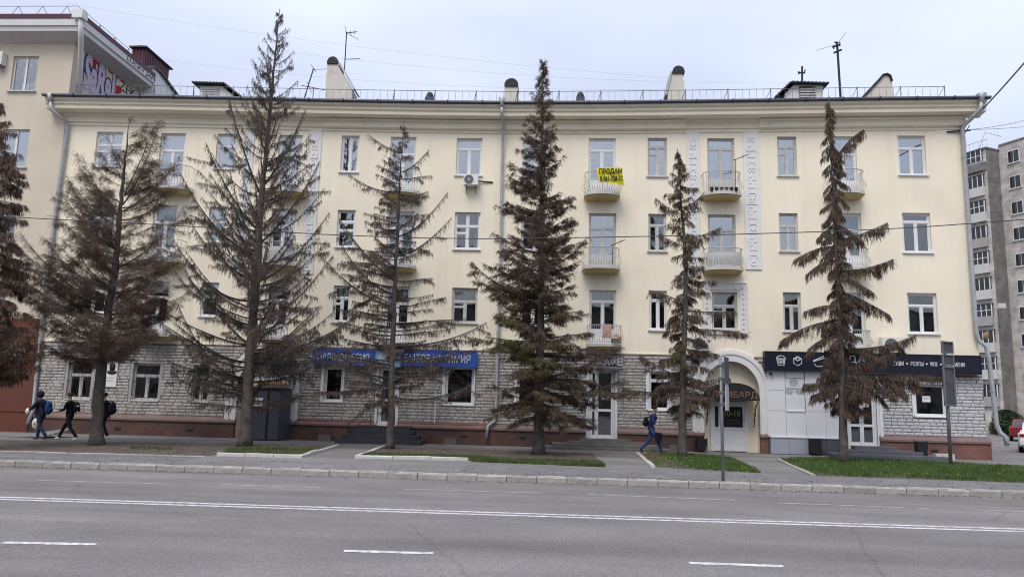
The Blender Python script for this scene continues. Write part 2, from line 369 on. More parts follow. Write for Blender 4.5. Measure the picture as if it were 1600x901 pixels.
M['paint'] = wearmat(); M['paint_faded'] = mat('faded_road_paint', (.34, .34, .335), .9, .2, 6, stain=((.21, .205, .20), 4, .44, .85))

def text_obj(body, name, w, h, material, parent, origin, ux=(1, 0, 0), uz=(0, 0, 1), depth=.01, offset=0.0, bold=False):
    """flat lettering w x h metres, centred on origin, running along ux with letter height along uz"""
    cu = bpy.data.curves.new('tmp', 'FONT'); cu.body = body; cu.extrude = .02; cu.offset = offset; cu.resolution_u = 3
    o = bpy.data.objects.new('tmp', cu); COL.objects.link(o)
    bpy.context.view_layer.update()
    me = bpy.data.meshes.new_from_object(o.evaluated_get(bpy.context.evaluated_depsgraph_get()))
    bpy.data.objects.remove(o); bpy.data.curves.remove(cu)
    co = np.empty(len(me.vertices) * 3, np.float32); me.vertices.foreach_get('co', co); co = co.reshape(-1, 3)
    lo, hi = co.min(0), co.max(0); c = (lo + hi) / 2; sc = np.array([w, h, depth]) / np.maximum(hi - lo, 1e-6)
    q = (co - c) * sc
    ux, uz = np.array(ux, float), np.array(uz, float); un = np.cross(ux, uz)
    P = np.array(origin) + q[:, :1] * ux + q[:, 1:2] * uz + q[:, 2:3] * un
    me.vertices.foreach_set('co', P.astype(np.float32).ravel()); me.materials.clear(); me.materials.append(material); me.update(); me.name = name
    return link(name, me, parent)

# ================================================================ GROUND, ROAD, PAVEMENT
RZ = -0.14
kp = np.array([gd(x, y, 0.0)[:2] for x, y in ((0, 722), (400, 729), (800, 741), (1200, 755), (1600, 771))])
KB, KA = np.polyfit(kp[:, 0], kp[:, 1], 1)          # kerb line y = KA + KB x
KERB = lambda x: KA + KB * x
mb = MB(); mb.quad((-900, -900, -.32), (900, -900, -.32), (900, 900, -.32), (-900, 900, -.32)); struct(mb.build('ground', M['ground']))
mb = MB(); mb.quad((-140, -56, RZ), (140, -56, RZ), (140, KERB(140), RZ), (-140, KERB(-140), RZ))
road = struct(mb.build('road', M['asphalt']))
def lane(p0, p1, wd):
    a, b = gd(*p0, RZ), gd(*p1, RZ); u = b - a; u /= np.linalg.norm(u); n = np.array([-u[1], u[0], 0]) * wd / 2
    b_ = MB(); z = np.array([0, 0, .004])
    k = max(1, int(np.linalg.norm(b - a) / .12)); J = lambda: random.uniform(-.012, .012)
    jj = [(J(), J()) for _ in range(k + 1)]
    for i in range(k):
        q0, q1 = a + (b - a) * i / k, a + (b - a) * (i + 1) / k
        un = n / np.linalg.norm(n); b_.quad(q0 - n + un * jj[i][0] + z, q1 - n + un * jj[i + 1][0] + z, q1 + n + un * jj[i + 1][1] + z, q0 + n + un * jj[i][1] + z)
    return b_.build('lane_marking', M['paint' if wd > .11 else 'paint_faded'], road)
for (a, b, w) in [((5, 847), (150, 850), .13), ((537, 860), (677, 864), .13), ((1077, 879), (1224, 884), .13),
                  ((60, 750), (278, 756), .10), ((345, 756.5), (500, 761), .10), ((632, 763.5), (845, 770), .10), ((920, 772), (1148, 781), .10), ((1215, 785), (1452, 794), .10), ((1525, 796), (1640, 800), .10), ((-120, 745), (2, 748.5), .10)]:
    lane(a, b, w)
# the double centre line, fitted straight through its measured points
dp = np.array([gd(x, y, RZ)[:2] for x, y in ((0, 778), (400, 787.5), (800, 799.5), (1200, 813), (1600, 828))])
d1, d0 = np.polyfit(dp[:, 0], dp[:, 1], 1)
for off in (0.0, -.27):
    b_ = MB()
    for i in range(-30, 30):
        x0, x1 = i * 1.5, i * 1.5 + 1.5
        y0, y1 = d0 + d1 * x0 + off, d0 + d1 * x1 + off
        b_.quad((x0, y0 - .06, RZ + .004), (x1, y1 - .06, RZ + .004), (x1, y1 + .06, RZ + .004), (x0, y0 + .06, RZ + .004))
    b_.build('centre_line', M['paint'], road)
# pavement up to the house fronts, with the yard drive beyond the right corner
mb = MB(); k0 = .18
mb.add([(-140, KERB(-140) + k0, 0), (140, KERB(140) + k0, 0), (140, 60, 0), (-140, 60, 0), (-140, KERB(-140) + k0, -.3), (140, KERB(140) + k0, -.3)], [(0, 1, 2, 3), (4, 5, 1, 0)])
pavement = struct(mb.build('pavement', M['pave']))
mb = MB(); xr = at(1563, 700, 0)[0]
mb.add([(xr + .9, -1.2, .004), (140, -2.5, .004), (140, 59, .004), (xr + .9, 59, .004)], [(0, 1, 2, 3)]); struct(mb.build('yard_road', M['asphalt']))
# worn strip of old asphalt along the kerb, patched
def sheet(name, pts, material, z):
    poly = [tuple(gd(x, y, 0)[:2]) for x, y in pts]
    poly = [(x, max(y, KERB(x) + .19)) for x, y in poly]
    m_ = MB(); m_.add([(x, y, z) for x, y in poly], [tuple(range(len(poly)))]); return struct(m_.build(name, material))
sheet('worn_path', [(-60, 722), (250, 727.5), (318, 713), (0, 706), (-60, 705)], M['pave_old'], .004)
sheet('worn_path', [(715, 736.5), (1000, 746), (1660, 771), (1660, 757), (1265, 745), (1190, 740), (940, 731), (735, 721)], M['pave_old'], .004)
sheet('worn_path', [(-60, 690), (520, 694), (530, 688.5), (300, 683), (-60, 682)], M['pave_old'], .004)
# kerb: individual stones
kerb = struct(MB().box(-60, 60, 0, .001, -.5, -.45).build('kerb', M['kerb']))
def kerb_mesh(seed, l):
    r = random.Random(seed); j = lambda s: r.uniform(-s, s)
    x0, x1 = -l / 2 + .008, l / 2 - .008; w = .18; h = .155; c = .022
    prof = [(0, -.05), (0, h - c * 1.6), (c, h), (w, h), (w, -.05)]
    xs = np.linspace(x0, x1, 6); vs = []
    for i, x in enumerate(xs):
        for (y, z) in prof:
            vs.append((x, y + (j(.008) if y < .1 else 0), z + (j(.010) if z > 0 else 0)))
    n = 5; fs = [(i * n + k, (i + 1) * n + k, (i + 1) * n + k + 1, i * n + k + 1) for i in range(5) for k in range(4)]
    fs += [tuple(range(n)), tuple(25 + k for k in range(n - 1, -1, -1))]
    me = bpy.data.meshes.new('kerb_stone'); me.from_pydata(vs, [], fs); me.materials.append(M['kerb']); me.update(); return me
kms = [kerb_mesh(i, .745) for i in range(6)]
ang = math.atan(KB)
for i in range(-28, 28):
    o = link('kerb_stone', kms[(i * 7) % 6], kerb)
    x = i * .745 * math.cos(ang) + .1
    o.location = (x, KERB(x) + random.uniform(-.008, .008), RZ + random.uniform(-.006, .006)); o.rotation_euler = (random.uniform(-.02, .02), random.uniform(-.006, .006), ang + random.uniform(-.008, .008))
# planting beds: dirt with whitewashed edging
beds = [[(-80, 703), (0, 704.5), (320, 712), (338, 710), (472, 713), (528, 697), (300, 692.5), (0, 687.5), (-80, 687)],
        [(556, 714), (732, 718), (738, 721), (946, 729.5), (926, 709), (760, 702), (600, 698)],
        [(995, 709), (1018, 729), (1190, 738.5), (1140, 716), (1075, 711)],
        [(1219, 718), (1270, 742), (1660, 756), (1660, 734), (1420, 721), (1300, 716)]]
BEDS = []
for b in beds:
    poly = [tuple(gd(x, y, 0)[:2]) for x, y in b]; BEDS.append(poly)
    m_ = MB(); cx = sum(p[0] for p in poly) / len(poly); cy = sum(p[1] for p in poly) / len(poly)
    rim = [(x, y, .004) for x, y in poly]; inn = [(cx + (x - cx) * .97, cy + (y - cy) * .9, .03) for x, y in poly]; n = len(poly)
    m_.add(rim + inn, [(i, (i + 1) % n, (i + 1) % n + n, i + n) for i in range(n)] + [tuple(range(n, 2 * n))])
    struct(m_.build('planting_bed', M['dirt']))
def edging(pts, material, h=.10, w=.12, piece=1.0, gap=.01):
    root = None
    poly = [gd(x, y, 0) for x, y in pts]
    for a, b in zip(poly[:-1], poly[1:]):
        d = b - a; Ln = np.linalg.norm(d); k = max(1, round(Ln / piece)); u = d / Ln; nrm = np.array([-u[1], u[0], 0])
        for i in range(k):
            p, q = a + u * (Ln * i / k + gap), a + u * (Ln * (i + 1) / k - gap)
            hh = h + random.uniform(-.012, .012)
            m_ = MB(); c = .015
            vs = []
            for P in (p, q):
                for (s, z) in ((0, -.02), (0, hh - c), (c, hh), (w - c, hh), (w, hh - c), (w, -.02)):
                    vs.append(P + nrm * s + np.array([0, 0, z + (random.uniform(-.008, .008) if z > 0 else 0)]))
            m_.add(vs, [(k_, 6 + k_, 7 + k_, k_ + 1) for k_ in range(5)] + [tuple(range(5, -1, -1)), tuple(range(6, 12))])
            if root is None:
                root = struct(m_.build('bed_edging', material))
            else:
                m_.build('edging_stone', material, root)
    return root
edging([(338, 712), (472, 715), (530, 698)], M['white_kerb'])
edging([(600, 698), (554, 715.5), (732, 719.5)], M['white_kerb'])
edging([(993, 709), (1017, 730)], M['white_kerb'], .08, .13, .3)
edging([(1213, 718), (1268, 743)], M['kerb'], .05, .12, .8)
edging([(-80, 704.5), (0, 706), (320, 713.5)], M['kerb'], .035, .10, 1.0)
# grass
def inside(p, poly):
    x, y = p; c = False; n = len(poly)
    for i in range(n):
        (x0, y0), (x1, y1) = poly[i], poly[i - 1]
        if (y0 > y) != (y1 > y) and x < (x1 - x0) * (y - y0) / (y1 - y0) + x0: c = not c
    return c
def mesh_quads(name, Q, mats, midx=None, parent=None, kind=None):
    """Q: (n, 4, 3) array of quads"""
    Q = np.asarray(Q, np.float32); n = len(Q); me = bpy.data.meshes.new(name)
    me.vertices.add(4 * n); me.vertices.foreach_set('co', Q.ravel())
    me.loops.add(4 * n); me.loops.foreach_set('vertex_index', np.arange(4 * n, dtype=np.int32))
    me.polygons.add(n); me.polygons.foreach_set('loop_start', np.arange(0, 4 * n, 4, dtype=np.int32))
    for m in mats: me.materials.append(m)
    if midx is not None: me.polygons.foreach_set('material_index', np.asarray(midx, np.int32))
    me.update(calc_edges=True); me.validate()
    return link(name, me, parent, kind)
def grass(poly, n, h, keep, material):
    xs = [p[0] for p in poly]; ys = [p[1] for p in poly]; pts = []
    while len(pts) < n:
        x, y = random.uniform(min(xs), max(xs)), random.uniform(min(ys), max(ys))
        if inside((x, y), poly) and random.random() < keep(x, y): pts.append((x, y))
    P = np.array(pts); a = rng.uniform(0, 6.28, n); w = rng.uniform(.006, .014, n); hh = h * rng.uniform(.5, 1.3, n); l = rng.uniform(0, .6, n) * hh; b = rng.uniform(0, 6.28, n)
    dx, dy = np.cos(a) * w, np.sin(a) * w; Z0 = np.full(n, .005)
    top = np.stack([P[:, 0] + np.cos(b) * l, P[:, 1] + np.sin(b) * l, hh], 1)
    q = np.stack([np.stack([P[:, 0] - dx, P[:, 1] - dy, Z0], 1), np.stack([P[:, 0] + dx, P[:, 1] + dy, Z0], 1),
                  top + np.stack([dx, dy, 0 * dx], 1) * .25, top - np.stack([dx, dy, 0 * dx], 1) * .25], 1)
    return mesh_quads('grass', q, [material], None, None, 'stuff')
def noisy(x, y, f=1.3): return .5 + .5 * math.sin(x * f + 1.7 * math.sin(y * f * 1.9) + 2.1 * math.sin(x * .37 * f))
yb = [gd(x, 715, 0)[1] for x in (430,)][0]
front = lambda px, d: None
def near_front(poly, depth):
    """probability falling with distance from the street-side edge of the bed"""
    def k(x, y):
        lo = [p[1] for p in poly if abs(p[0] - x) < 3.5] or [min(p[1] for p in poly)]
        return max(0.0, 1 - (y - min(lo)) / depth) * (.35 + .65 * noisy(x, y))
    return k
sub = [tuple(gd(x, y, 0)[:2]) for x, y in [(345, 711), (470, 713.5), (505, 703), (400, 700), (355, 702)]]
grass(sub, 5200, .09, lambda x, y: .3 + .7 * noisy(x, y), M['grass_dry'])
sub = [tuple(gd(x, y, 0)[:2]) for x, y in [(200, 703), (270, 705), (270, 700), (205, 699)]]
grass(sub, 700, .07, lambda x, y: .4 + .6 * noisy(x, y, 3), M['grass_dry'])
grass(BEDS[1], 21000, .09, near_front(BEDS[1], 2.0), M['grass_dry'])
grass(BEDS[2], 14000, .10, lambda x, y: .15 + .85 * min(1, max(0, (x - BEDS[2][0][0] - .7) / .5)), M['grass'])
grass(BEDS[3], 34000, .11, lambda x, y: .35 + .65 * noisy(x, y, 2.1), M['grass'])
dq = []
for poly in (BEDS[2], BEDS[3]):
    for _ in range(34):
        while True:
            x, y = random.uniform(min(p[0] for p in poly), min(21, max(p[0] for p in poly))), random.uniform(min(p[1] for p in poly), max(p[1] for p in poly))
            if inside((x, y), poly): break
        z = random.uniform(.07, .12); r = .016
        dq += [[(x - r, y, z), (x + r, y, z), (x + r, y, z + 1.3 * r), (x - r, y, z + 1.3 * r)], [(x, y - r, z), (x, y + r, z), (x, y + r, z + 1.3 * r), (x, y - r, z + 1.3 * r)], [(x - r, y - r, z + r), (x + r, y - r, z + r), (x + r, y + r, z + r), (x - r, y + r, z + r)]]
mesh_quads('dandelions', dq, [M['dandelion']], None, None, 'stuff')
# litter of fallen needles and crumbs on the pavement edge and the dirt
def crumbs(polys, n, material, name):
    q = []
    for poly in polys:
        for _ in range(n):
            x, y = random.uniform(min(p[0] for p in poly), max(p[0] for p in poly)), random.uniform(min(p[1] for p in poly), max(p[1] for p in poly))
            if not inside((x, y), poly): continue
            a = random.uniform(0, 3.14); l, w = random.uniform(.02, .09), random.uniform(.008, .03); c, s = math.cos(a), math.sin(a); z = .036
            q.append([(x - c * l + s * w, y - s * l - c * w, z), (x + c * l + s * w, y + s * l - c * w, z + .01), (x + c * l - s * w, y + s * l + c * w, z + .015), (x - c * l - s * w, y - s * l + c * w, z + .006)])
    mesh_quads(name, q, [material], None, None, 'stuff')
crumbs(BEDS[:2], 900, M['needle_brown'], 'fallen_twigs'); crumbs(BEDS[2:], 260, M['needle_red'], 'fallen_twigs')
gq = []
for _ in range(2600):   # grit swept against the kerb and crumbs on the pavement
    x = random.uniform(-17, 17); road_side = random.random() < .55
    y = KERB(x) - abs(random.gauss(0, .16)) - .01 if road_side else KERB(x) + .2 + abs(random.gauss(0, 1.2)); z = (RZ if road_side else 0) + .006; q = random.uniform(.008, .028); a = random.uniform(0, 3.14); c_, s_ = math.cos(a) * q, math.sin(a) * q
    gq.append([(x - c_, y - s_, z), (x + s_ * .6, y - c_ * .6, z + q * .4), (x + c_, y + s_, z), (x - s_ * .6, y + c_ * .6, z + q * .5)])
mesh_quads('kerb_grit', gq, [M['dirt']], None, None, 'stuff')

# ================================================================ THE APARTMENT HOUSE
XL = at(103, 200, 0)[0]; XR = at(1506, 200, 0)[0]
bld = empty('apartment_building', (0, 0, 0), 'long four storey cream apartment house with grey stone ground floor facing the street', 'apartment building')
def zs(px_list):
    """height of the eave line along the front (the old eave sags a little), from its measured points"""
    return px_list
EAVE = np.array([at(x, y, -.68)[[0, 2]] for x, y in ((86, 150), (250, 152.5), (400, 155.5), (505, 158), (650, 160.5), (800, 162), (950, 161.5), (1072, 160), (1185, 158.5), (1350, 156), (1530, 154))])
def eave(x): return float(np.interp(x, EAVE[:, 0], EAVE[:, 1]))
holes = []            # x0, x1, z0, z1, reveal depth
nocourse = []         # places without stone blocks
ZS = 3.86             # top of the stone storey
def rect(x0, x1, y0, y1, Y=0.0):
    a = at(x0, y0, Y); b = at(x1, y0, Y); c = at((x0 + x1) / 2, y1, Y)
    return a[0], b[0], c[2], (a[2] + b[2]) / 2
NET = [0]
def curtain(x0, x1, z0, z1, y, material, win, folds=None):
    n = max(8, int((x1 - x0) / .035)); m_ = MB(); vs = []
    ph = random.uniform(0, 6)
    for i in range(n + 1):
        x = x0 + (x1 - x0) * i / n; yy = y + .022 * math.sin(i * 1.55 + ph) + .01 * math.sin(i * .7 + ph)
        vs += [(x, yy, z0), (x, yy, z1)]
    m_.add(vs, [(2 * i, 2 * i + 2, 2 * i + 3, 2 * i + 1) for i in range(n)])
    return m_.build('curtain', material, win, True)
def window(px, style='T', frame='white_frame', glass='glass', cur='', split=.30, sill=True, depth=.15, Y=0.0, name='window', extra=None, R=None):
    x0, x1, z0, z1 = R if R else rect(*px, Y)
    holes.append((x0, x1, z0, z1, depth))
    fw = .065; yf = Y + depth - .05; yb_ = Y + depth + .02; m_ = MB(); fm = M[frame]
    W = x1 - x0; H = z1 - z0
    m_.box(x0, x0 + fw, yf, yb_, z0, z1); m_.box(x1 - fw, x1, yf, yb_, z0, z1)
    m_.box(x0 + fw, x1 - fw, yf, yb_, z0, z0 + fw); m_.box(x0 + fw, x1 - fw, yf, yb_, z1 - fw, z1)
    lights = []
    zi0, zi1, xi0, xi1 = z0 + fw, z1 - fw, x0 + fw, x1 - fw
    b = .055
    def hbar(xa, xb, z, t=.07): m_.box(xa, xb, yf + .003, yb_, z - t / 2, z + t / 2)
    def vbar(x, za, zb, t=.08): m_.box(x - t / 2, x + t / 2, yf + .006, yb_, za, zb)
    if style in ('T', 'TV', 'D'):
        zt = zi1 - (zi1 - zi0) * split; hbar(xi0, xi1, zt); lights.append((xi0, xi1, zt + .035, zi1))
        xm = (xi0 + xi1) / 2; vbar(xm, zi0, zt - .035)
        lo = [(xi0, xm - .04), (xm + .04, xi1)]
        for k, (a, c) in enumerate(lo):
            if style == 'TV' and k == 0:
                zv = zt - .035 - (zt - zi0) * .22; hbar(a, c, zv, .05); lights += [(a, c, zv + .025, zt - .035), (a, c, zi0, zv - .025)]
            elif style == 'D':
                zp = zi0 + (zt - zi0) * .30; m_.box(a, c, yf + .02, yb_ - .01, zi0, zp); lights.append((a, c, zp, zt - .035))
            else: lights.append((a, c, zi0, zt - .035))
    elif style == 'S2':
        xm = xi0 + (xi1 - xi0) * .5; vbar(xm, zi0, zi1); lights = [(xi0, xm - .04, zi0, zi1), (xm + .04, xi1, zi0, zi1)]
    elif style == '4':
        zt = zi1 - (zi1 - zi0) * split; xm = (xi0 + xi1) / 2; hbar(xi0, xi1, zt); vbar(xm, zi0, zi1)
        zv = zt - (zt - zi0) * .32; hbar(xi0, xm, zv, .05)
        lights = [(xi0, xm - .04, zt + .035, zi1), (xm + .04, xi1, zt + .035, zi1), (xi0, xm - .04, zv + .025, zt - .035), (xi0, xm - .04, zi0, zv - .025), (xm + .04, xi1, zi0, zt - .035)]
    elif style == 'V3':
        za = zi1 - (zi1 - zi0) * .30; zb = zi1 - (zi1 - zi0) * .55; hbar(xi0, xi1, za, .09); hbar(xi0, xi1, zb, .09)
        lights = [(xi0, xi1, za + .045, zi1), (xi0, xi1, zb + .045, za - .045), (xi0, xi1, zi0, zb - .045)]
    elif style == 'H':
        zt = zi1 - (zi1 - zi0) * split; hbar(xi0, xi1, zt); lights = [(xi0, xi1, zt + .035, zi1), (xi0, xi1, zi0, zt - .035)]
    else:
        lights = [(xi0, xi1, zi0, zi1)]
    w = m_.build(name, fm, bld)
    for k, (a, c, za, zb) in enumerate(lights):
        s_ = MB(); t = .035          # sash border
        s_.box(a, a + t, yf + .02, yb_ - .012, za, zb); s_.box(c - t, c, yf + .02, yb_ - .012, za, zb)
        s_.box(a + t, c - t, yf + .02, yb_ - .012, za, za + t); s_.box(a + t, c - t, yf + .02, yb_ - .012, zb - t, zb); s_.build('sash', fm, w)
        g = MB(); g.box(a + t, c - t, yf + .036, yf + .042, za + t, zb - t); g.build('pane', M[glass], w)
        ck = cur[k] if k < len(cur) else ''
        if ck in 'nd' and ck:
            wd_ = c - a; o1, o2 = (0, 0) if random.random() < .45 else random.choice([(.25, 0), (0, .3), (.12, .0), (0, .4)])
            curtain(a + wd_ * o1, c - wd_ * o2, za, zb, Y + depth + .14, M['net'] if ck == 'n' else M[random.choice(['drape', 'drape', 'drape_b', 'drape_g', 'drape_w'])], w)
        elif ck in 'lr' and ck:
            mid = (a + c) / 2
            curtain(*((a, mid) if ck == 'l' else (mid, c)), za, zb, Y + depth + .14, M['net'], w)
        elif ck == 'h':
            curtain(a, c, za + (zb - za) * .4, zb, Y + depth + .14, M['net'], w)
        elif ck == 'b':
            curtain(a, c, za, za + (zb - za) * .45, Y + depth + .14, M['drape'], w)
    if sill:
        s_ = MB(); s_.box(x0 - .06, x1 + .06, Y - .075, Y + depth - .052, z0 - .045, z0 - .002); s_.build('sill', M['white_frame'] if frame == 'white_frame' else M['slab'], w)
    return w, (x0, x1, z0, z1)
# fourth floor
window((152, 193, 206, 260), '4', 'white_frame', 'glass_sky', 'nn hd', .36)
window((340, 371, 209, 264), 'H', 'white_frame', 'glass_sky', 'nd', .34)
window((534.5, 562, 212, 269), 'S2', 'white_frame', 'glass_sky', 'nn')
window((714, 754, 216, 274), 'T', 'white_frame', 'glass_sky', 'nld', .27)
window((817, 857, 218, 276), 'T', 'white_frame', 'glass_sky', 'ndn', .2)
window((1012, 1042, 215.5, 275.5), 'TV', 'old_frame', 'glass_sky', 'd dn', .22)
window((1214, 1244, 213.5, 275), 'TV', 'old_frame', 'glass_sky', 'd hn', .24)
window((1402, 1445, 212, 273.5), 'T', 'white_frame', 'glass_sky', 'nnn', .30)
# third floor
window((140, 181, 319, 376), 'T', 'white_frame', 'glass', 'd', .36)
window((328, 356, 323, 378), 'H', 'white_frame', 'glass_sky', 'dn', .42)
window((528, 556, 328, 386), 'V3', 'white_frame', 'glass_sky', 'ddd')
window((711, 751, 331.5, 389.5), '4', 'white_frame', 'glass', 'ddb r', .36)
window((815, 855, 333, 391), 'T', 'white_frame', 'glass', 'd', .3)
window((1013, 1041, 334, 392.5), 'T', 'old_frame', 'glass', 'dlr', .29)
window((1217, 1246, 333, 392.5), 'T', 'old_frame', 'glass_sky', 'dbr', .32)
window((1409, 1453, 332.5, 394.5), 'T', 'white_frame', 'glass', 'n', .2)
# second floor
window((126, 168, 434, 489), 'T', 'white_frame', 'glass', '', .36)
window((316, 343, 441, 494), 'H', 'white_frame', 'glass_sky', 'dn', .4)
window((522, 548, 446, 503), 'TV', 'white_frame', 'glass', 'n', .32)
window((707, 747, 449.5, 504.5), 'TV', 'old_frame', 'glass', 'ddd', .38)
window((813, 853, 452, 509), 'T', 'white_frame', 'glass', '', .3)
window((1014.5, 1042, 454, 515.5), 'T', 'white_frame', 'glass', '', .22)
window((1112, 1152, 456, 515), 'TV', 'old_frame', 'glass', '', .36)
window((1223, 1251, 456.5, 518), 'T', 'old_frame', 'glass', 'ddn', .33)
window((1417, 1463, 457.5, 521), 'T', 'white_frame', 'glass', ' d', .30)
# ---- balcony doors and balconies
def balcony(door, slabx, edge, railpx, style='D', frame='white_frame', glass='glass_sky', cur='nnn', split=.3, infill=False):
    xa, xb = slabx; yt, yb2 = edge
    c = at((xa + xb) / 2, yt, -.80); ztop = c[2]; cx = c[0]
    hw = (at(xb, yt, -.35)[0] - at(xa, yt, -.35)[0]) / 2
    th = .12
    zr = at((xa + xb) / 2, railpx, -.80)[2]
    x0, x1, z0, z1 = rect(door[0], door[1], door[2], door[2] + 60)
    window(None, style, frame, glass, cur, split, False, .15, 0.0, 'balcony_door', R=(x0, x1, ztop + .06, z1))
    def plan(k=1.0, n=18, a0=0.0):
        pts = []
        for i in range(n + 1):
            u = -1 + 2 * i / n; pts.append((cx + hw * k * u, -(.28 + .55 * math.sqrt(max(0, 1 - u * u * .92))) * k))
        return pts
    P = plan(); poly = [(cx - hw, .02)] + P + [(cx + hw, .02)]
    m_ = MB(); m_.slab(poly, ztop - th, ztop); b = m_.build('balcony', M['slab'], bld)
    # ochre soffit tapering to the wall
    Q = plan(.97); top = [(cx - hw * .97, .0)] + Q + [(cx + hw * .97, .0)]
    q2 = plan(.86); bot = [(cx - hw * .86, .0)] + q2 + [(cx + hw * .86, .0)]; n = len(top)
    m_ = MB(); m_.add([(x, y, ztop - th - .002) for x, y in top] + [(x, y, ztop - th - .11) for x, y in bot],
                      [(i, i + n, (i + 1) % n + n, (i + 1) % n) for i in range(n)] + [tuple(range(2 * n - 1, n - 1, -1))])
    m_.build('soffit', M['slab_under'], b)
    h = zr - ztop
    prof = [(0, .98), (.08, 1.0), (.2, 1.09), (.34, 1.10), (.5, 1.0), (.66, .955), (.85, .98), (1, 1.0)]
    rp = plan(.96, 30); rr = [(cx - hw * .96, 0.0), (cx - hw * .96, -.12)] + rp + [(cx + hw * .96, -.12), (cx + hw * .96, 0.0)]
    m_ = MB()
    m_.tube([(x, y, zr) for x, y in rr], .017, 6); m_.tube([(x, y, ztop + .05) for x, y in rr], .012, 4)
    rl = m_.build('railing', M['rail'], b)
    m_ = MB(); k = 0
    for i, (x, y) in enumerate(rr[1:-1]):
        dx, dy = (x - cx) , y
        # bellied bar with a curl: alternate bars lean in pairs so that they read as scrolls
        lean = (.028 if i % 2 else -.028)
        pts = [(cx + dx * s + (lean * math.sin(t * math.pi * 2)), dy * s, ztop + .05 + (h - .05) * t) for t, s in prof]
        m_.tube(pts, .0068, 4, 0, False)
        if i % 4 == 1:
            cc = (cx + dx * 1.05, dy * 1.05, ztop + .05 + h * .42)
            m_.tube([(cc[0] + .055 * math.cos(a), cc[1], cc[2] + .075 * math.sin(a)) for a in np.linspace(0, 5.2, 9)], .008, 3, 0, False)
    m_.build('railing_bars', M['rail'], b, kind='stuff')
    if infill:
        m_ = MB(); pr = plan(.93, 24); pts = [(x, y, ztop + .08) for x, y in pr] + [(x, y, ztop + h * .78) for x, y in pr]; n = len(pr)
        m_.add(pts, [(i, i + 1, i + 1 + n, i + n) for i in range(n - 1)]); o = m_.build('screen_sheet', M['slab'], b)
    return b, cx, hw, ztop, zr
B = {}
B['c2_4'] = balcony((252, 291, 208), (234, 289), (289, 296), 256, glass='glass_sky', split=.30)
B['c4_4'] = balcony((437, 473, 211), (418, 474), (294, 300), 262, cur='ddd')
B['c6_4'] = balcony((611, 651, 214), (597, 652), (295, 301), 262, cur='ddd')
B['c9_4'] = balcony((920, 962, 216), (914, 970), (298, 304), 266, cur='ndn', split=.2)
B['c11_4'] = balcony((1105, 1147, 216), (1102, 1162), (298, 304), 266, frame='old_frame', cur='dnn', split=.17)
B['c13_4'] = balcony((1297, 1337, 213), (1298, 1357), (296, 302), 263, cur='nnn')
B['c2_3'] = balcony((241, 278, 321), (222, 276), (403, 409), 372, glass='glass', cur='ddn')
B['c4_3'] = balcony((425, 462, 326), (406, 461), (409, 415), 377, glass='glass_sky', cur='ddd', infill=True)
B['c6_3'] = balcony((607, 648, 330), (590, 645), (412, 418), 380, glass='glass', cur='')
B['c9_3'] = balcony((920.5, 963, 333), (911, 970), (414, 420), 385, frame='old_frame', cur='dnn', split=.27)
B['c11_3'] = balcony((1106, 1149, 335), (1104, 1165), (416, 422), 386, frame='old_frame', cur='dnd', split=.28, infill=True)
B['c13_3'] = balcony((1303, 1345, 333), (1308, 1365), (416, 422), 386, glass='glass', cur='n')
B['c2_2'] = balcony((230, 266, 439), (208, 262), (520, 527), 492, glass='glass', cur='')
B['c4_2'] = balcony((416, 452, 443), (398, 452), (526, 532), 497, glass='glass', cur='d')
B['c6_2'] = balcony((603, 641, 447), (588, 642), (533, 539), 503, glass='glass', cur='')
B['c9_2'] = balcony((921, 963, 453), (918, 973), (536, 542), 507, glass='glass', cur='n', split=.2)
B['c13_2'] = balcony((1308, 1350, 457), (1312, 1368), (541, 547), 515, glass='glass', cur='', split=.3)
# ---- ground floor openings
def opening(px, depth=.15, Y=0.0):
    r = rect(*px, Y); holes.append((*r, depth)); return r
for px, st, fr in (((109, 146, 566, 623), 'T', 'old_frame'), ((210, 252, 567, 625), 'T', 'old_frame'), ((303, 329, 570, 627), 'T', 'old_frame')):
    w, (x0, x1, z0, z1) = window(px, st, fr, 'glass', '', .33)
    nocourse.append((x0 - .12, x1 + .12, z0 - .07, z1 + .08))
    # window bars in a fan pattern
    m_ = MB()
    for k in range(4):
        xa = x0 + (x1 - x0) * (k + .5) / 4
        m_.tube([(xa, .03, z0), (xa + .1 * math.sin(k * 2), .02, (z0 + z1) / 2), (xa, .03, z1)], .012, 4)
    for k in range(3):
        za = z0 + (z1 - z0) * (k + .5) / 3; m_.tube([(x0, .035, za), ((x0 + x1) / 2, .03, za + (.16 if k % 2 else -.16)), (x1, .035, za)], .012, 4)
    m_.build('window_bars', M['black_metal'], w)
    m_ = MB(); m_.box(x0 - .12, x0, -.035, .02, z0, z1 + .08); m_.box(x1, x1 + .12, -.035, .02, z0, z1 + .08); m_.box(x0, x1, -.035, .02, z1 + .001, z1 + .08); m_.build('surround', M['concrete'], w)
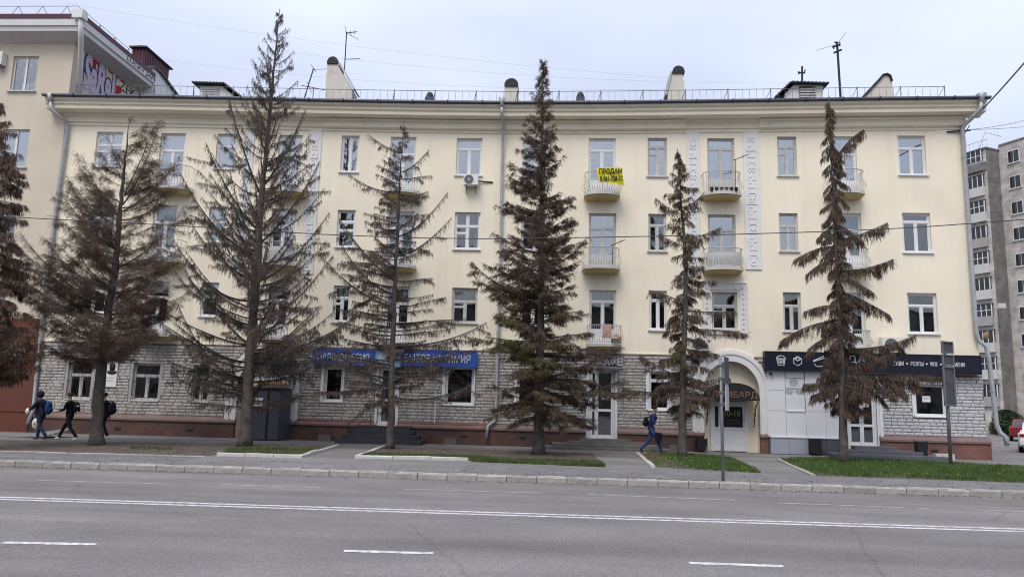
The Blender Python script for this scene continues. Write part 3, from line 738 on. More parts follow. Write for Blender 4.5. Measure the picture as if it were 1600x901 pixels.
for px, st, sp in (((508, 537, 573, 627), 'P', .3), ((697, 741, 573, 632), 'P', .3), ((808, 852, 588, 637), 'P', .3), ((1014, 1046, 580, 640), 'H', .22), ((1428, 1477, 600, 650), 'P', .3)):
    w, (x0, x1, z0, z1) = window(px, st, 'white_frame', 'glass', '', sp, depth=.12)
    m_ = MB(); t = .13
    m_.box(x0 - t, x0, -.06, .03, z0, z1 + .1); m_.box(x1, x1 + t * .5, -.06, .03, z0, z1 + .1); m_.box(x0, x1, -.06, .03, z1 + .001, z1 + .1); m_.build('surround', M['white_frame'], w)
    nocourse.append((x0 - t, x1 + t * .5, z0 - .06, z1 + .1))
    if px[0] == 1428:
        c = at(1449, 623, 0); m2 = MB(); m2.box(c[0] - .16, c[0] + .16, .085, .09, c[2] - .12, c[2] + .12); m2.build('notice_paper', M['paper'], w)
        text_obj('АРЕНДА', 'notice_print', .24, .06, M['blue'], w, (c[0], .083, c[2] + .02), depth=.001)
    if px[0] == 697:
        m2 = MB(); 
        for k in range(4): m2.box(x0 + .1, x1 - .35, .45, .75, z0 + .05 + k * .16, z0 + .07 + k * .16)
        m2.build('shop_shelf', M['paper'], w)
# shop doors
def shop_door(px, leaves, panel, ybase, name='shop_door', split=None):
    x0, x1, z0, z1 = rect(*px); z0 = ybase
    holes.append((x0, x1, z0, z1, .12)); nocourse.append((x0 - .1, x1 + .1, 0, z1 + .12))
    m_ = MB(); f = .085; yf, yb_ = .03, .13
    m_.box(x0, x0 + f, yf, yb_, z0, z1); m_.box(x1 - f, x1, yf, yb_, z0, z1); m_.box(x0 + f, x1 - f, yf, yb_, z1 - f, z1)
    d = m_.build(name, M['white_frame'], bld)
    xs = [x0 + f + (x1 - x0 - 2 * f) * t for t in leaves]
    for a, b in zip(xs[:-1], xs[1:]):
        m_ = MB(); t = .075; zp = z0 + (z1 - z0) * panel
        m_.box(a + .004, a + t, yf + .015, yb_ - .02, z0 + .01, z1 - f - .004); m_.box(b - t, b - .004, yf + .015, yb_ - .02, z0 + .01, z1 - f - .004)
        m_.box(a + t, b - t, yf + .015, yb_ - .02, z0 + .01, z0 + .13); m_.box(a + t, b - t, yf + .015, yb_ - .02, zp - .05, zp + .05); m_.box(a + t, b - t, yf + .015, yb_ - .02, z1 - f - .09, z1 - f - .004)
        lf = m_.build('door_leaf', M['white_frame'], d)
        for za, zb in ((z0 + .13, zp - .05), (zp + .05, z1 - f - .09)):
            m_ = MB(); m_.box(a + t, b - t, yf + .04, yf + .048, za, zb); m_.build('pane', M['glass'], d)
        if b - a > .45:
            m_ = MB(); hx = a + .04 if leaves != (0, .5, 1) or a == xs[1] else b - .04
            m_.tube([(hx, yf, zp + .15), (hx, yf - .06, zp + .18), (hx, yf - .06, zp + .52), (hx, yf, zp + .55)], .018, 6); m_.build('handle', M['pipe'], d)
    m_ = MB(); m_.box(x0 - .1, x0, -.06, .03, z0, z1 + .1); m_.box(x1, x1 + .1, -.06, .03, z0, z1 + .1); m_.box(x0, x1, -.06, .03, z1, z1 + .1); m_.build('door_surround', M['white_frame'], d)
    return d, (x0, x1, z0, z1)
d1_, r1 = shop_door((593, 622, 572, 664), (0, 1), .42, .72)
text_obj('10-19', 'hours_print', .34, .16, M['letter_white'], d1_, ((r1[0] + r1[1]) / 2 - .05, .06, r1[2] + 1.55), depth=.002)
d2_, r2 = shop_door((920, 961, 576, 682), (0, .27, 1), .40, .42)
m_ = MB(); m_.box(r2[0] + .55, r2[0] + .85, .055, .06, r2[2] + 1.55, r2[2] + 1.72); m_.build('door_notice', M['paper'], d2_)
d3_, r3 = shop_door((1322, 1368, 614, 692), (0, .5, 1), .38, .42)
m_ = MB(); m_.box(r3[1] - .62, r3[1] - .28, .055, .06, r3[3] - .55, r3[3] - .28); m_.build('door_notice', M['paper'], d3_)
# ---- arched entrances
def arch(cx_px, half_out, half_in, top_px, spring_px, base_px, shallow=False):
    c = at(cx_px, spring_px, 0); cx, zsn = c[0], c[2]; s = 31.0 / 1160
    ro, ri = half_out * s, half_in * s; zt = at(cx_px, top_px, 0)[2]; ho = zt - zsn; hi = ho - (ro - ri) * 1.0
    zb = at(cx_px, base_px, 0)[2]
    n = 24; A = np.linspace(math.pi, 0, n + 1)
    bands = [(ro, ho, .10), (ro - .09, ho - .09, .14), (ro - .18, ho - .18, .10), (ro - .27, ho - .27, .13), (ri, hi, .10)]
    m_ = MB()
    def curve(r, h): return [(cx - r, zb)] + [(cx + r * math.cos(a), zsn + h * math.sin(a)) for a in A] + [(cx + r, zb)]
    for (r0, h0, p), (r1_, h1, _) in zip(bands[:-1], bands[1:]):
        o_, i_ = curve(r0, h0), curve(r1_, h1); k = len(o_)
        vs = [(x, -p, z) for x, z in o_] + [(x, -p, z) for x, z in i_] + [(x, .02, z) for x, z in o_] + [(x, .02, z) for x, z in i_]
        fs = [(i, i + 1, k + i + 1, k + i) for i in range(k - 1)] + [(i, 2 * k + i, 2 * k + i + 1, i + 1) for i in range(k - 1)] + [(k + i, k + i + 1, 3 * k + i + 1, 3 * k + i) for i in range(k - 1)]
        fs += [(0, k, 3 * k, 2 * k), (k - 1, 3 * k - 1, 4 * k - 1, 2 * k - 1)]
        m_.add(vs, fs)
    ar = m_.build('arch', M['white_trim'], bld)
    zi = zsn + hi; x0, x1 = cx - ri, cx + ri
    holes.append((x0, x1, -.05, zi, 0)); nocourse.append((cx - ro, cx + ro, 0, zsn)); 
    for i in range(n):   # blocks stop along the arch curve
        xa, xb = cx + ro * math.cos(A[i]), cx + ro * math.cos(A[i + 1]); nocourse.append((xa, xb, zsn, zsn + ho * max(math.sin(A[i]), math.sin(A[i + 1]))))
    # spandrels between the arch curve and the square opening
    m_ = MB()
    for i in range(n):
        xa, xb = cx + ri * math.cos(A[i]), cx + ri * math.cos(A[i + 1]); za, zb2 = zsn + hi * math.sin(A[i]), zsn + hi * math.sin(A[i + 1])
        m_.add([(xa, 0, za), (xb, 0, zb2), (xb, 0, zi + .001), (xa, 0, zi + .001), ], [(0, 1, 2, 3)])
    # niche: side walls, back wall, vault
    D = .30; pr = curve(ri, hi); pr[0] = (x0, -.05); pr[-1] = (x1, -.05); k = len(pr)
    m_.add([(x, 0, z) for x, z in pr] + [(x, D, z) for x, z in pr], [(i, i + 1, k + i + 1, k + i) for i in range(k - 1)])
    m_.add([(x, D, z) for x, z in pr], [tuple(range(k))])
    m_.build('niche', M['stucco'], ar)
    return ar, cx, zsn, ro, ri, zi, D
a2, acx, azs, aro, ari, azi, aD = arch(1142, 59, 42, 547, 612, 677)
aL = arch(412, 58, 40, 541, 604, 662)
# door in the right arch
xa, xb, zb_, zt_ = rect(1109, 1166, 627, 706, .30)
m_ = MB(); f = .10; y0, y1 = .18, .28
m_.box(xa, xa + f, y0, y1, .02, zt_); m_.box(xb - f, xb, y0, y1, .02, zt_); m_.box(xa + f, xb - f, y0, y1, zt_ - f, zt_)
pd = m_.build('entrance_door', M['white_frame'], bld)
xm = xa + (xb - xa) * .27; zp = .02 + (zt_ - .02) * .46
for a, b in ((xa + f, xm), (xm, xb - f)):
    m_ = MB(); t = .08
    m_.box(a + .005, a + t, y0 + .02, y1 - .02, .04, zt_ - f - .005); m_.box(b - t, b - .005, y0 + .02, y1 - .02, .04, zt_ - f - .005)
    m_.box(a + t, b - t, y0 + .02, y1 - .02, zt_ - f - .1, zt_ - f - .005); m_.box(a + t, b - t, y0 + .02, y1 - .02, zp - .05, zp + .05); m_.box(a + t, b - t, y0 + .02, y1 - .02, .04, .16)
    m_.box(a + t, b - t, y0 + .04, y1 - .03, .16, zp - .05); m_.build('door_leaf', M['white_frame'], pd)
    m_ = MB(); m_.box(a + t, b - t, y0 + .045, y0 + .055, zp + .05, zt_ - f - .1); m_.build('poster', M['black_film'], pd)
pcx = (xm + xb - f) / 2
text_obj('10-18', 'hours_print', .62, .24, M['gold'], pd, (pcx, y0 + .04, zp + .62), depth=.004)
text_obj('пн-сб', 'days_print', .30, .08, M['gold'], pd, (pcx, y0 + .04, zp + .90), depth=.004)
text_obj('ежедневно', 'note_print', .5, .05, M['copper'], pd, (pcx, y0 + .04, zp + .33), depth=.004)
text_obj('без перерыва', 'note_print', .58, .05, M['copper'], pd, (pcx, y0 + .04, zp + .20), depth=.004)
m_ = MB(); m_.tube([(xb - f - .04, y0 + .02, zp + .3), (xb - f - .04, y0 - .05, zp + .32), (xb - f - .04, y0 - .05, zp + .5), (xb - f - .04, y0 + .02, zp + .52)], .015, 6); m_.build('handle', M['pipe'], pd)
# dark vault-shaped awning with lettering
def awning(cx, z0, z1, hw, proj, letters, material, label):
    r = empty('entrance_awning', (cx, 0, z0), label, 'awning')
    n = 18; vs = []; fs = []
    for j, yy in enumerate((.40, -proj)):
        for i in range(n + 1):
            a = math.pi * (1 - i / n); k = 1.0 if j == 0 else .96
            vs.append((cx + hw * k * math.cos(a), yy, z0 + (z1 - z0) * (k * math.sin(a))))
    fs = [(i, i + 1, n + 2 + i, n + 1 + i) for i in range(n)]
    vs2 = [(x, y, z - .03) for x, y, z in vs]; b = len(vs)
    m_ = MB(); m_.add(vs + vs2, fs + [(b + i, b + n + 1 + i, b + n + 2 + i, b + i + 1) for i in range(n)] + [(n + 1 + i, n + 2 + i, b + n + 2 + i, b + n + 1 + i) for i in range(n)])
    m_.add([vs[n + 1 + i] for i in range(n + 1)], [tuple(range(n + 1))]); m_.box(cx - hw * .97, cx + hw * .97, -proj - .03, -proj + .02, z0 - .10, z0 + .02)
    m_.build('canopy', material, r, False)
    for s in (-1, 1):   # scrolled brackets
        m_ = MB(); x = cx + s * hw * .93
        m_.tube([(x, .0, z0 - 1.15), (x, -.04, z0 - .9), (x, -.3, z0 - .45), (x, -proj + .05, z0 - .08)], .02, 5)
        for q in range(4):
            zc = z0 - .18 - q * .24; rr_ = .11 - q * .012
            m_.tube([(x + (rr_ * .5) * math.cos(t), -.32 + q * .07 + rr_ * .8 * math.cos(t), zc + rr_ * math.sin(t)) for t in np.linspace(0, 5.8, 12)], .014, 4)
        m_.build('bracket', M['black_metal'], r)
    if letters: text_obj(letters, 'lettering', hw * 1.75, .30, M['copper'], r, (cx, -proj - .045, z0 + .10), depth=.02)
    return r
zc = at(1150, 621, -.6)[2]; awx = at(1146, 621, -.6)[0]
awning(awx, zc, at(1150, 597, -.6)[2], 1.02, .75, 'ЛОМБАРД', M['black_metal'], 'dark vaulted awning with copper letters over the white arched door')
zc = at(425, 572, -.6)[2]
awning(at(423, 571, -.6)[0], at(423, 571, -.6)[2], at(423, 548, -.6)[2], 0.98, .75, '', M['c_char'], 'brown vaulted awning above the green sign of the grey metal porch')
# ---- white cladding zone, steps and plinth of the shops
sx0 = at(1198, 640, 0)[0]; sx1 = at(1321, 640, 0)[0]; XRS = XR + .05
nocourse.append((sx0, sx1 + .05, -.2, 3.9))
nocourse.append((at(1321, 600, 0)[0], at(1374, 600, 0)[0], 0, 3.9)); nocourse.append((at(1480, 552, 0)[0] * 0 + sx0, XR + .1, at(1400, 584, 0)[2], 3.9))
# ---- front wall with its openings
def bands(holes, x0, x1, z0, z1):
    zs_ = sorted({z0, z1, *[min(max(h[2], z0), z1) for h in holes], *[min(max(h[3], z0), z1) for h in holes]})
    for a, b in zip(zs_[:-1], zs_[1:]):
        if b - a < 1e-5: continue
        iv = sorted((h[0], h[1]) for h in holes if h[2] < b - 1e-6 and h[3] > a + 1e-6)
        x = x0; res = []
        for p, q in iv:
            if p > x: res.append((x, min(p, x1)))
            x = max(x, q)
        if x < x1: res.append((x, x1))
        yield a, b, res
WT = 13.6
m_ = MB()
for a, b, res in bands(holes, XL, XR, -.3, WT):
    for p, q in res: m_.quad((p, 0, a), (q, 0, a), (q, 0, b), (p, 0, b))
for (a, b, c, d, dp_) in holes:
    if dp_ > 0:
        e = dp_ + .05
        m_.quad((a, 0, c), (a, 0, d), (a, e, d), (a, e, c)); m_.quad((b, 0, d), (b, 0, c), (b, e, c), (b, e, d))
        m_.quad((a, 0, d), (b, 0, d), (b, e, d), (a, e, d)); m_.quad((b, 0, c), (a, 0, c), (a, e, c), (b, e, c))
m_.quad((XL, 0, -.3), (XL, 0, WT), (XL, 13, WT), (XL, 13, -.3)); m_.quad((XR, 0, WT), (XR, 0, -.3), (XR, 13, -.3), (XR, 13, WT)); m_.quad((XL, 13, -.3), (XL, 13, WT), (XR, 13, WT), (XR, 13, -.3))
wall = m_.build('wall', M['stucco'], bld)
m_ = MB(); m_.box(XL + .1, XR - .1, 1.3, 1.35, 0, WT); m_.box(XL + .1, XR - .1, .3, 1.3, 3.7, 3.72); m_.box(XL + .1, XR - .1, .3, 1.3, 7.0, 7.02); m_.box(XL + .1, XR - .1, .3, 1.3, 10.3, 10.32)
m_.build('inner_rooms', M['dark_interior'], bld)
# ---- stone storey: backing and individually laid blocks
PT = .86
m_ = MB()
allh = [(h[0] - .002, h[1] + .002, h[2] - .002, h[3] + .002) for h in holes if h[2] < 4] + [(n_[0], n_[1], n_[2], n_[3]) for n_ in nocourse]
bx0, bx1 = XL + .02, XR + .06
for a, b, res in bands(allh, bx0, bx1, PT, ZS):
    for p, q in res: m_.box(p, q, -.03, -.001, a, b)
facing = m_.build('stone_facing', M['mortar'], bld)
def block_mesh(seed):
    r = random.Random(seed); c = .07; j = lambda: r.uniform(-.25, .25)
    vs = [(0, 0, 0), (1, 0, 0), (1, 0, 1), (0, 0, 1)]
    f = [(c * .5, -.8 + j() * .3, .12), (1 - c * .5, -.8 + j() * .3, .12), (1 - c * .5, -.8 + j() * .3, .88), (c * .5, -.8 + j() * .3, .88)]
    mid = [(.32 + j() * .3, -1.0 + j() * .5, .5 + j() * .4), (.68 + j() * .3, -1.0 + j() * .5, .5 + j() * .4)]
    vs = vs + f + mid
    fs = [(0, 1, 5, 4), (1, 2, 6, 5), (2, 3, 7, 6), (3, 0, 4, 7), (4, 5, 9, 8), (5, 6, 9), (6, 7, 8, 9), (7, 4, 8)]
    return vs, fs
bvar = [block_mesh(i) for i in range(9)]
CH = .133; blocks = []
row = 0; z = PT + .005
xw = at(1376, 620, 0)[0]
while z + CH * .6 < ZS:
    zt_ = min(z + CH - .017, ZS)
    iv = sorted((n_[0], n_[1]) for n_ in allh if n_[2] < zt_ - .02 and n_[3] > z + .02)
    free = []; x = bx0
    for p, q in iv:
        if p > x + .04: free.append((x, min(p, bx1)))
        x = max(x, q)
    if x < bx1: free.append((x, bx1))
    cuts = []; x = bx0 - random.uniform(.0, .4)
    while x < bx1:
        w = random.choice([.24, .28, .31, .35, .40]); cuts.append((x, x + w)); x += w
    for a, b in free:
        for p, q in cuts:
            p2, q2 = max(a, p) + .009, min(b, q) - .009
            if q2 - p2 > .05: blocks.append((p2, q2, z, zt_))
    z += CH; row += 1
def key(b): return -((b[1] - b[0]) * (1.0 - .018 * abs(b[0] - 8)))
blocks.sort(key=key)
bm = []
for vs, fs in bvar:
    for mname in ('stone', 'stone_white'):
        me = bpy.data.meshes.new('stone_block'); me.from_pydata(vs, [], fs); me.materials.append(M[mname]); me.update(); bm.append(me)
for i, (p, q, a, b) in enumerate(blocks[:300]):
    me = bm[(i * 5 % 9) * 2 + (1 if p > xw - .05 else 0)]
    o = link('stone_block', me, facing); o.location = (p, -.031, a); o.scale = (q - p, .022 + .012 * random.random(), b - a)
for nm, white in (('stone_blocks', False), ('white_stone_blocks', True)):
    m_ = MB()
    for i, (p, q, a, b) in enumerate(blocks[300:]):
        if (p > xw - .05) != white: continue
        vs, fs = bvar[i * 5 % 9]; d = .022 + .012 * random.random()
        m_.add([(p + x * (q - p), -.031 + y * d, a + z_ * (b - a)) for x, y, z_ in vs], fs)
    m_.build(nm, M['stone_white' if white else 'stone'], facing, kind='stuff')
# thin rendered band over the stone
m_ = MB(); 
for p, q in ((bx0, acx - aro - .02), (acx + aro + .02, XR)): m_.box(p, q, -.05, -.002, ZS + .002, ZS + .05)
m_.build('stone_band', M['stucco_trim'], bld)
# ---- brick plinth with ledge and flashing, broken at doors and arches
pl = []
brk = sorted([(r1[0] - .11, r1[1] + .11), (r2[0] - .11, r2[1] + .11), (sx0 - .02, at(1374, 690, 0)[0]), (acx - ari - .0, acx + ari + .0), (aL[1] - aL[4], aL[1] + aL[4])])
x = XL + .02
for p, q in brk:
    if p > x: pl.append((x, p))
    x = max(x, q)
pl.append((x, XR + .16))
pd_ = .14
for p, q in pl:
    red = p > 8
    m_ = MB(); m_.box(p, q, -pd_, -.002, -.05, .62)
    po = m_.build('plinth', M['brick_red' if red else 'brick'], bld)
    m_ = MB(); m_.add([(p - .02, -pd_ - .05, .622), (q + .02, -pd_ - .05, .622), (q + .02, -pd_ - .05, .70), (p - .02, -pd_ - .05, .70), (p - .02, -.034, .86), (q + .02, -.034, .86), (p - .02, -.002, .622), (q + .02, -.002, .622)],
                     [(0, 1, 2, 3), (3, 2, 5, 4), (0, 6, 7, 1), (0, 3, 4, 6), (1, 7, 5, 2)]); m_.build('ledge', M['ledge'], po)
    if at(420, 660, 0)[0] < p < at(780, 660, 0)[0]:
        q = min(q, at(760, 660, 0)[0]); m_ = MB(); m_.add([(p - .01, -.11, .80), (q + .01, -.11, .80), (q + .01, -.036, .90), (p - .01, -.036, .90), (p - .01, -.115, .775), (q + .01, -.115, .775)], [(0, 1, 2, 3), (4, 5, 1, 0)]); m_.build('flashing', M['flash'], po)
for px, py in ((184, 669.5), (297, 671), (725, 681), (817, 683.5), (1460, 704)):
    c = at(px, py, -pd_); m_ = MB(); m_.box(c[0] - .13, c[0] + .13, -pd_ - .012, -pd_ - .002, c[2] - .05, c[2] + .05); m_.build('air_vent', M['black_metal'], bld)
# ---- cornice: moulded profile swept along the eave
stations = [XL - .62] + [x for x, _ in EAVE[1:-1]] + [XR + .62]
def sweep(name, prof, xs, material, cap=True, Z=eave, parent=bld):
    k = len(prof); vs = []; m_ = MB()
    for x in xs: vs += [(x, y, Z(x) + z) for y, z in prof]
    fs = [(i * k + j, (i + 1) * k + j, (i + 1) * k + j + 1, i * k + j + 1) for i in range(len(xs) - 1) for j in range(k - 1)]
    if cap: fs += [tuple(range(k)), tuple((len(xs) - 1) * k + j for j in range(k - 1, -1, -1))]
    m_.add(vs, fs); return m_.build(name, material, parent)
fine = sorted(set(list(np.linspace(XL - .62, XR + .62, 40))))
prof = [(-.02, -.02), (-.70, -.02), (-.72, -.07), (-.70, -.15), (-.62, -.20), (-.60, -.245), (-.66, -.26), (-.65, -.32), (-.58, -.36), (-.57, -.40), (-.61, -.41), (-.60, -.52), (-.56, -.53), (-.20, -.56), (-.19, -.60), (-.02, -.60)]
cor = sweep('cornice', prof, fine, M['stucco_trim'])
segs = [(XL - .02, at(505, 200, 0)[0], .10), (at(505, 200, 0)[0], at(1070, 200, 0)[0], .17), (at(1070, 200, 0)[0], at(1185, 200, 0)[0], .09), (at(1185, 200, 0)[0], XR + .02, .17)]
for a, b, p in segs:
    xs = list(np.linspace(a, b, 10)); q = p
    pr2 = [(-.002, -.602), (-q - .08, -.602), (-q - .07, -.66), (-q, -.70), (-q + .03, -.74), (-q + .03, -.88), (-q - .02, -.90), (-q - .01, -.95), (-q + .05, -.97), (-.03, -1.02), (-.06, -1.06), (-.05, -1.10), (-.002, -1.13)]
    sweep('frieze', pr2, xs, M['stucco_trim'], True, eave, cor)
# gutter sheet and roof
sweep('gutter', [(-.02, .11), (-.70, .10), (-.86, .05), (-.88, -.02), (-.74, -.06), (-.72, -.018), (-.02, -.018)], list(np.linspace(XL - .70, XR + .72, 46)), M['gutter'])
m_ = MB()
for i in range(26):   # gutter brackets and seams
    x = XL + (XR - XL) * (i + .5) / 26; MB().box(x - .015, x + .015, -.90, -.70, eave(x) - .075, eave(x) + .065).build('gutter_bracket', M['black_metal'], bld)
EV = 13.0
m_ = MB(); ev = eave
xa_, xb_ = XL - .6, XR + .6
fx = list(np.linspace(xa_, xb_, 40)); vs = []
for x in fx: vs += [(x, -.70, ev(x) + .08), (min(max(x, xa_), xb_ - 2), 6.5, ev(x) + 1.7), (x, 13.6, ev(x) + .08)]
m_.add(vs, [f for i in range(39) for f in ((3 * i, 3 * i + 3, 3 * i + 4, 3 * i + 1), (3 * i + 1, 3 * i + 4, 3 * i + 5, 3 * i + 2))] + [(117, 119, 118)])
roof = m_.build('roof', M['roof'], bld)
ROOFZ = lambda y: 13.25 + (y + .7) * .25
# roof railing in panels
RX0, RX1 = at(118, 150, -.2)[0], at(1476, 150, -.2)[0]
rr_ = struct(MB().tube([(x, -.22, eave(x) + .74) for x in np.linspace(RX0, RX1, 40)], .014, 4).build('roof_railing', M['rail_dark'], bld)); del rr_['kind']
npan = 21
for i in range(npan + 1):
    x = RX0 + (RX1 - RX0) * i / npan; m_ = MB()
    m_.tube([(x, -.22, eave(x) + .10), (x, -.22, eave(x) + .78)], .02, 4); m_.tube([(x, -.22, eave(x) + .74), (x - .18, .25, eave(x) + .22)], .013, 4)
    m_.build('railing_post', M['rail_dark'], rr_)
m_ = MB()
for i in range(npan):
    for k in range(1, 6):
        x = RX0 + (RX1 - RX0) * (i + k / 6) / npan; l = random.uniform(-.015, .015)
        m_.tube([(x + l, -.22, eave(x) + .12), (x, -.22, eave(x) + .74)], .008, 3, 0, False)
m_.build('railing_bars', M['rail_dark'], rr_, kind='stuff')
# ---- chimneys, dormers, vents
def P2(pts, Y): return [tuple(at(x, y, Y)[[0, 2]]) for x, y in pts]
def chimney(pts, Y, d, cap, slope=None, name='chimney'):
    m_ = MB(); m_.prism(P2(pts, Y)[::-1] if False else P2(pts, Y), Y, Y + d); o = m_.build(name, M['chim'], bld)
    if cap:
        (cx, cy), rx, ry = cap
        c = at(cx, cy, Y); s = (Y + 31) / 1160; n = 16
        m_ = MB(); pl_ = [(c[0] + rx * s * math.cos(a), c[2] + ry * s * math.sin(a)) for a in np.linspace(-.25, math.pi + .25, n)]
        m_.prism(pl_, Y - .06, Y + d + .06); m_.build('chimney_cap', M['black_metal'], o)
    if slope:
        a, b = at(*slope[0], Y), at(*slope[1], Y); m_ = MB()
        u = (b - a) / np.linalg.norm(b - a); nn = np.array([-u[2], 0, u[0]]) * (.07 if u[2] * u[0] > 0 else .07)
        if nn[2] < 0: nn = -nn
        m_.add([a + [0, -.05, 0], b + [0, -.05, 0], b + [0, d + .05, 0], a + [0, d + .05, 0], a + nn + [0, -.05, 0], b + nn + [0, -.05, 0], b + nn + [0, d + .05, 0], a + nn + [0, d + .05, 0]],
               [(0, 3, 2, 1), (4, 5, 6, 7), (0, 1, 5, 4), (1, 2, 6, 5), (2, 3, 7, 6), (3, 0, 4, 7)]); m_.build('chimney_flashing', M['pipe'], o)
    return o
chimney([(508, 162), (549, 162), (550, 140), (529, 104), (529, 96), (511, 96), (511, 113), (509.5, 116)], 1.2, .9, ((520, 98), 9.5, 10), ((530, 100), (552, 140)))
chimney([(788, 164), (810, 164), (809, 131), (788, 131)], 1.2, .8, ((799, 133), 11.5, 11), None)
chimney([(1044, 162), (1070, 162), (1069, 126), (1067, 123), (1067, 112), (1051, 112), (1043, 147)], 1.2, .9, ((1060, 113), 10, 10.5), ((1042, 149), (1050, 113)))
chimney([(1350, 158), (1397, 158), (1394, 130), (1391, 119), (1386, 116.5), (1380, 117.5), (1352, 148)], 1.2, .7, None, None)
m_ = MB(); q = [at(x, y, 1.15) for x, y in ((1348, 152), (1375, 123), (1380, 117), (1386, 115.5), (1391, 118), (1394, 127))]
m_.tube(q, .05, 5); m_.build('chimney_edge', M['black_metal'], bld)
for x in (671, 907):
    c = at(x, 152, .8); m_ = MB(); m_.ell((c[0], .9, c[2] - .02), (.18, .2, .33), 12, 5, 0, 0.0); m_.box(c[0] - .19, c[0] + .19, .7, 1.1, c[2] - .3, c[2] - .02, 1); m_.build('roof_vent', [M['black_metal'], M['gutter']], bld)
def dormer(front, roofpts, Y0, Y1, name='dormer'):
    """louvred front in a white box under a corrugated lid: roofpts is the lid's outline in the front plane"""
    m_ = MB(); pf = P2(front, Y0); m_.prism(pf, Y0, Y1); o = m_.build(name, M['white_trim'], bld)
    R = P2(roofpts, Y0 - .25); 
    for (p, q) in zip(R[:-1], R[1:]):
        m_ = MB(); u = np.array(q) - np.array(p); Ln = np.linalg.norm(u); u /= Ln; nn = np.array([-u[1], u[0]]); nn *= (1 if nn[1] > 0 else -1)
        k = max(2, int(Ln / .08)); vs = []
        for i in range(k + 1):
            c = np.array(p) + u * Ln * i / k; hh = .02 + (.025 if i % 2 else 0)
            for yy in (Y0 - .25, Y1 + .2): vs += [(c[0], yy, c[1]), (c[0] + nn[0] * hh * 1.6, yy, c[1] + nn[1] * hh * 1.6)]
        m_.add(vs, [f for i in range(k) for f in ((4 * i, 4 * i + 1, 4 * i + 5, 4 * i + 4), (4 * i + 1, 4 * i + 3, 4 * i + 7, 4 * i + 5), (4 * i, 4 * i + 4, 4 * i + 6, 4 * i + 2))])
        m_.build('corrugated_sheet', M['roof'], o)
    return o
d_ = dormer([(312, 162), (366, 162), (366, 150), (346, 134.5), (312, 134.5)], [(299, 128.5), (349, 130), (378, 153)], 1.2, 2.6)
m_ = MB()
for k in range(4):
    a, b = at(316, 138 + k * 3.6, 1.15), at(341, 138.5 + k * 3.6, 1.15); m_.box(a[0], b[0], 1.14, 1.2, a[2] - .045, a[2] + .01)
m_.build('louvre', M['slab'], d_)
d_ = dormer([(1226, 160), (1286, 160), (1286, 133), (1240, 133), (1226, 147)], [(1212, 152), (1237, 128), (1296, 130)], 1.2, 2.6)
m_ = MB(); a, b = at(1249, 135, 1.15), at(1275, 158, 1.15); m_.box(a[0], b[0], 1.16, 1.2, b[2], a[2]); m_.build('louvre_back', M['black_metal'], d_)
for k in range(4):
    a, b = at(1250, 139 + k * 4, 1.15), at(1274, 139 + k * 4, 1.15); m_ = MB(); m_.box(a[0], b[0], 1.11, 1.155, a[2] - .05, a[2] + .015); m_.build('louvre_slat', M['slab'], d_)
# ---- rainwater pipes
def downpipe(pts, Y, r=.07):
    P = [at(x, y, yy) for (x, y), yy in zip(pts, Y)]
    m_ = MB(); m_.tube(P, r, 10); o = m_.build('downpipe', M['pipe'], bld, True)
    f = P[0]; m_ = MB(); m_.tube([f + [0, 0, -.12], f + [0, 0, .12], f + [0, 0, .30]], [r * 1.05, r * 1.25, r * 2.4], 10); m_.build('rain_head', M['pipe'], o, True)
    for p, q in zip(P[1:-1], P[2:]):
        n = int(np.linalg.norm(q - p) / 1.6)
        for i in range(n):
            c = p + (q - p) * (i + .5) / n; m_ = MB(); u = (q - p) / np.linalg.norm(q - p); m_.tube([c - u * .035, c + u * .035], r * 1.16, 10); m_.box(c[0] - .01, c[0] + .01, c[1], max(c[1], -.01), c[2] - .02, c[2] + .02); m_.build('pipe_clamp', M['pipe'], o)
    return o
downpipe([(78, 158), (80, 170), (90, 180), (104, 190), (105, 200), (85, 340), (61, 545), (52, 640), (43, 662)], [-.75, -.75, -.6, -.22, -.15, -.15, -.15, -.15, -.35], .075)
downpipe([(784, 164), (784, 178), (787, 196), (785, 230), (782, 400), (777, 560), (775, 645), (773, 657), (763, 664), (759.5, 684)], [-.84, -.84, -.30, -.15, -.15, -.15, -.15, -.15, -.28, -.32], .065)
downpipe([(1534, 158), (1532, 170), (1519, 184), (1506, 196), (1504, 204), (1515, 370), (1525, 518), (1529, 532), (1541, 541), (1545, 560), (1557, 662), (1562, 675), (1570, 681), (1574, 696)], [-.80, -.8, -.5, -.2, -.14, -.14, -.14, -.16, -.24, -.24, -.26, -.3, -.36, -.38], .088)
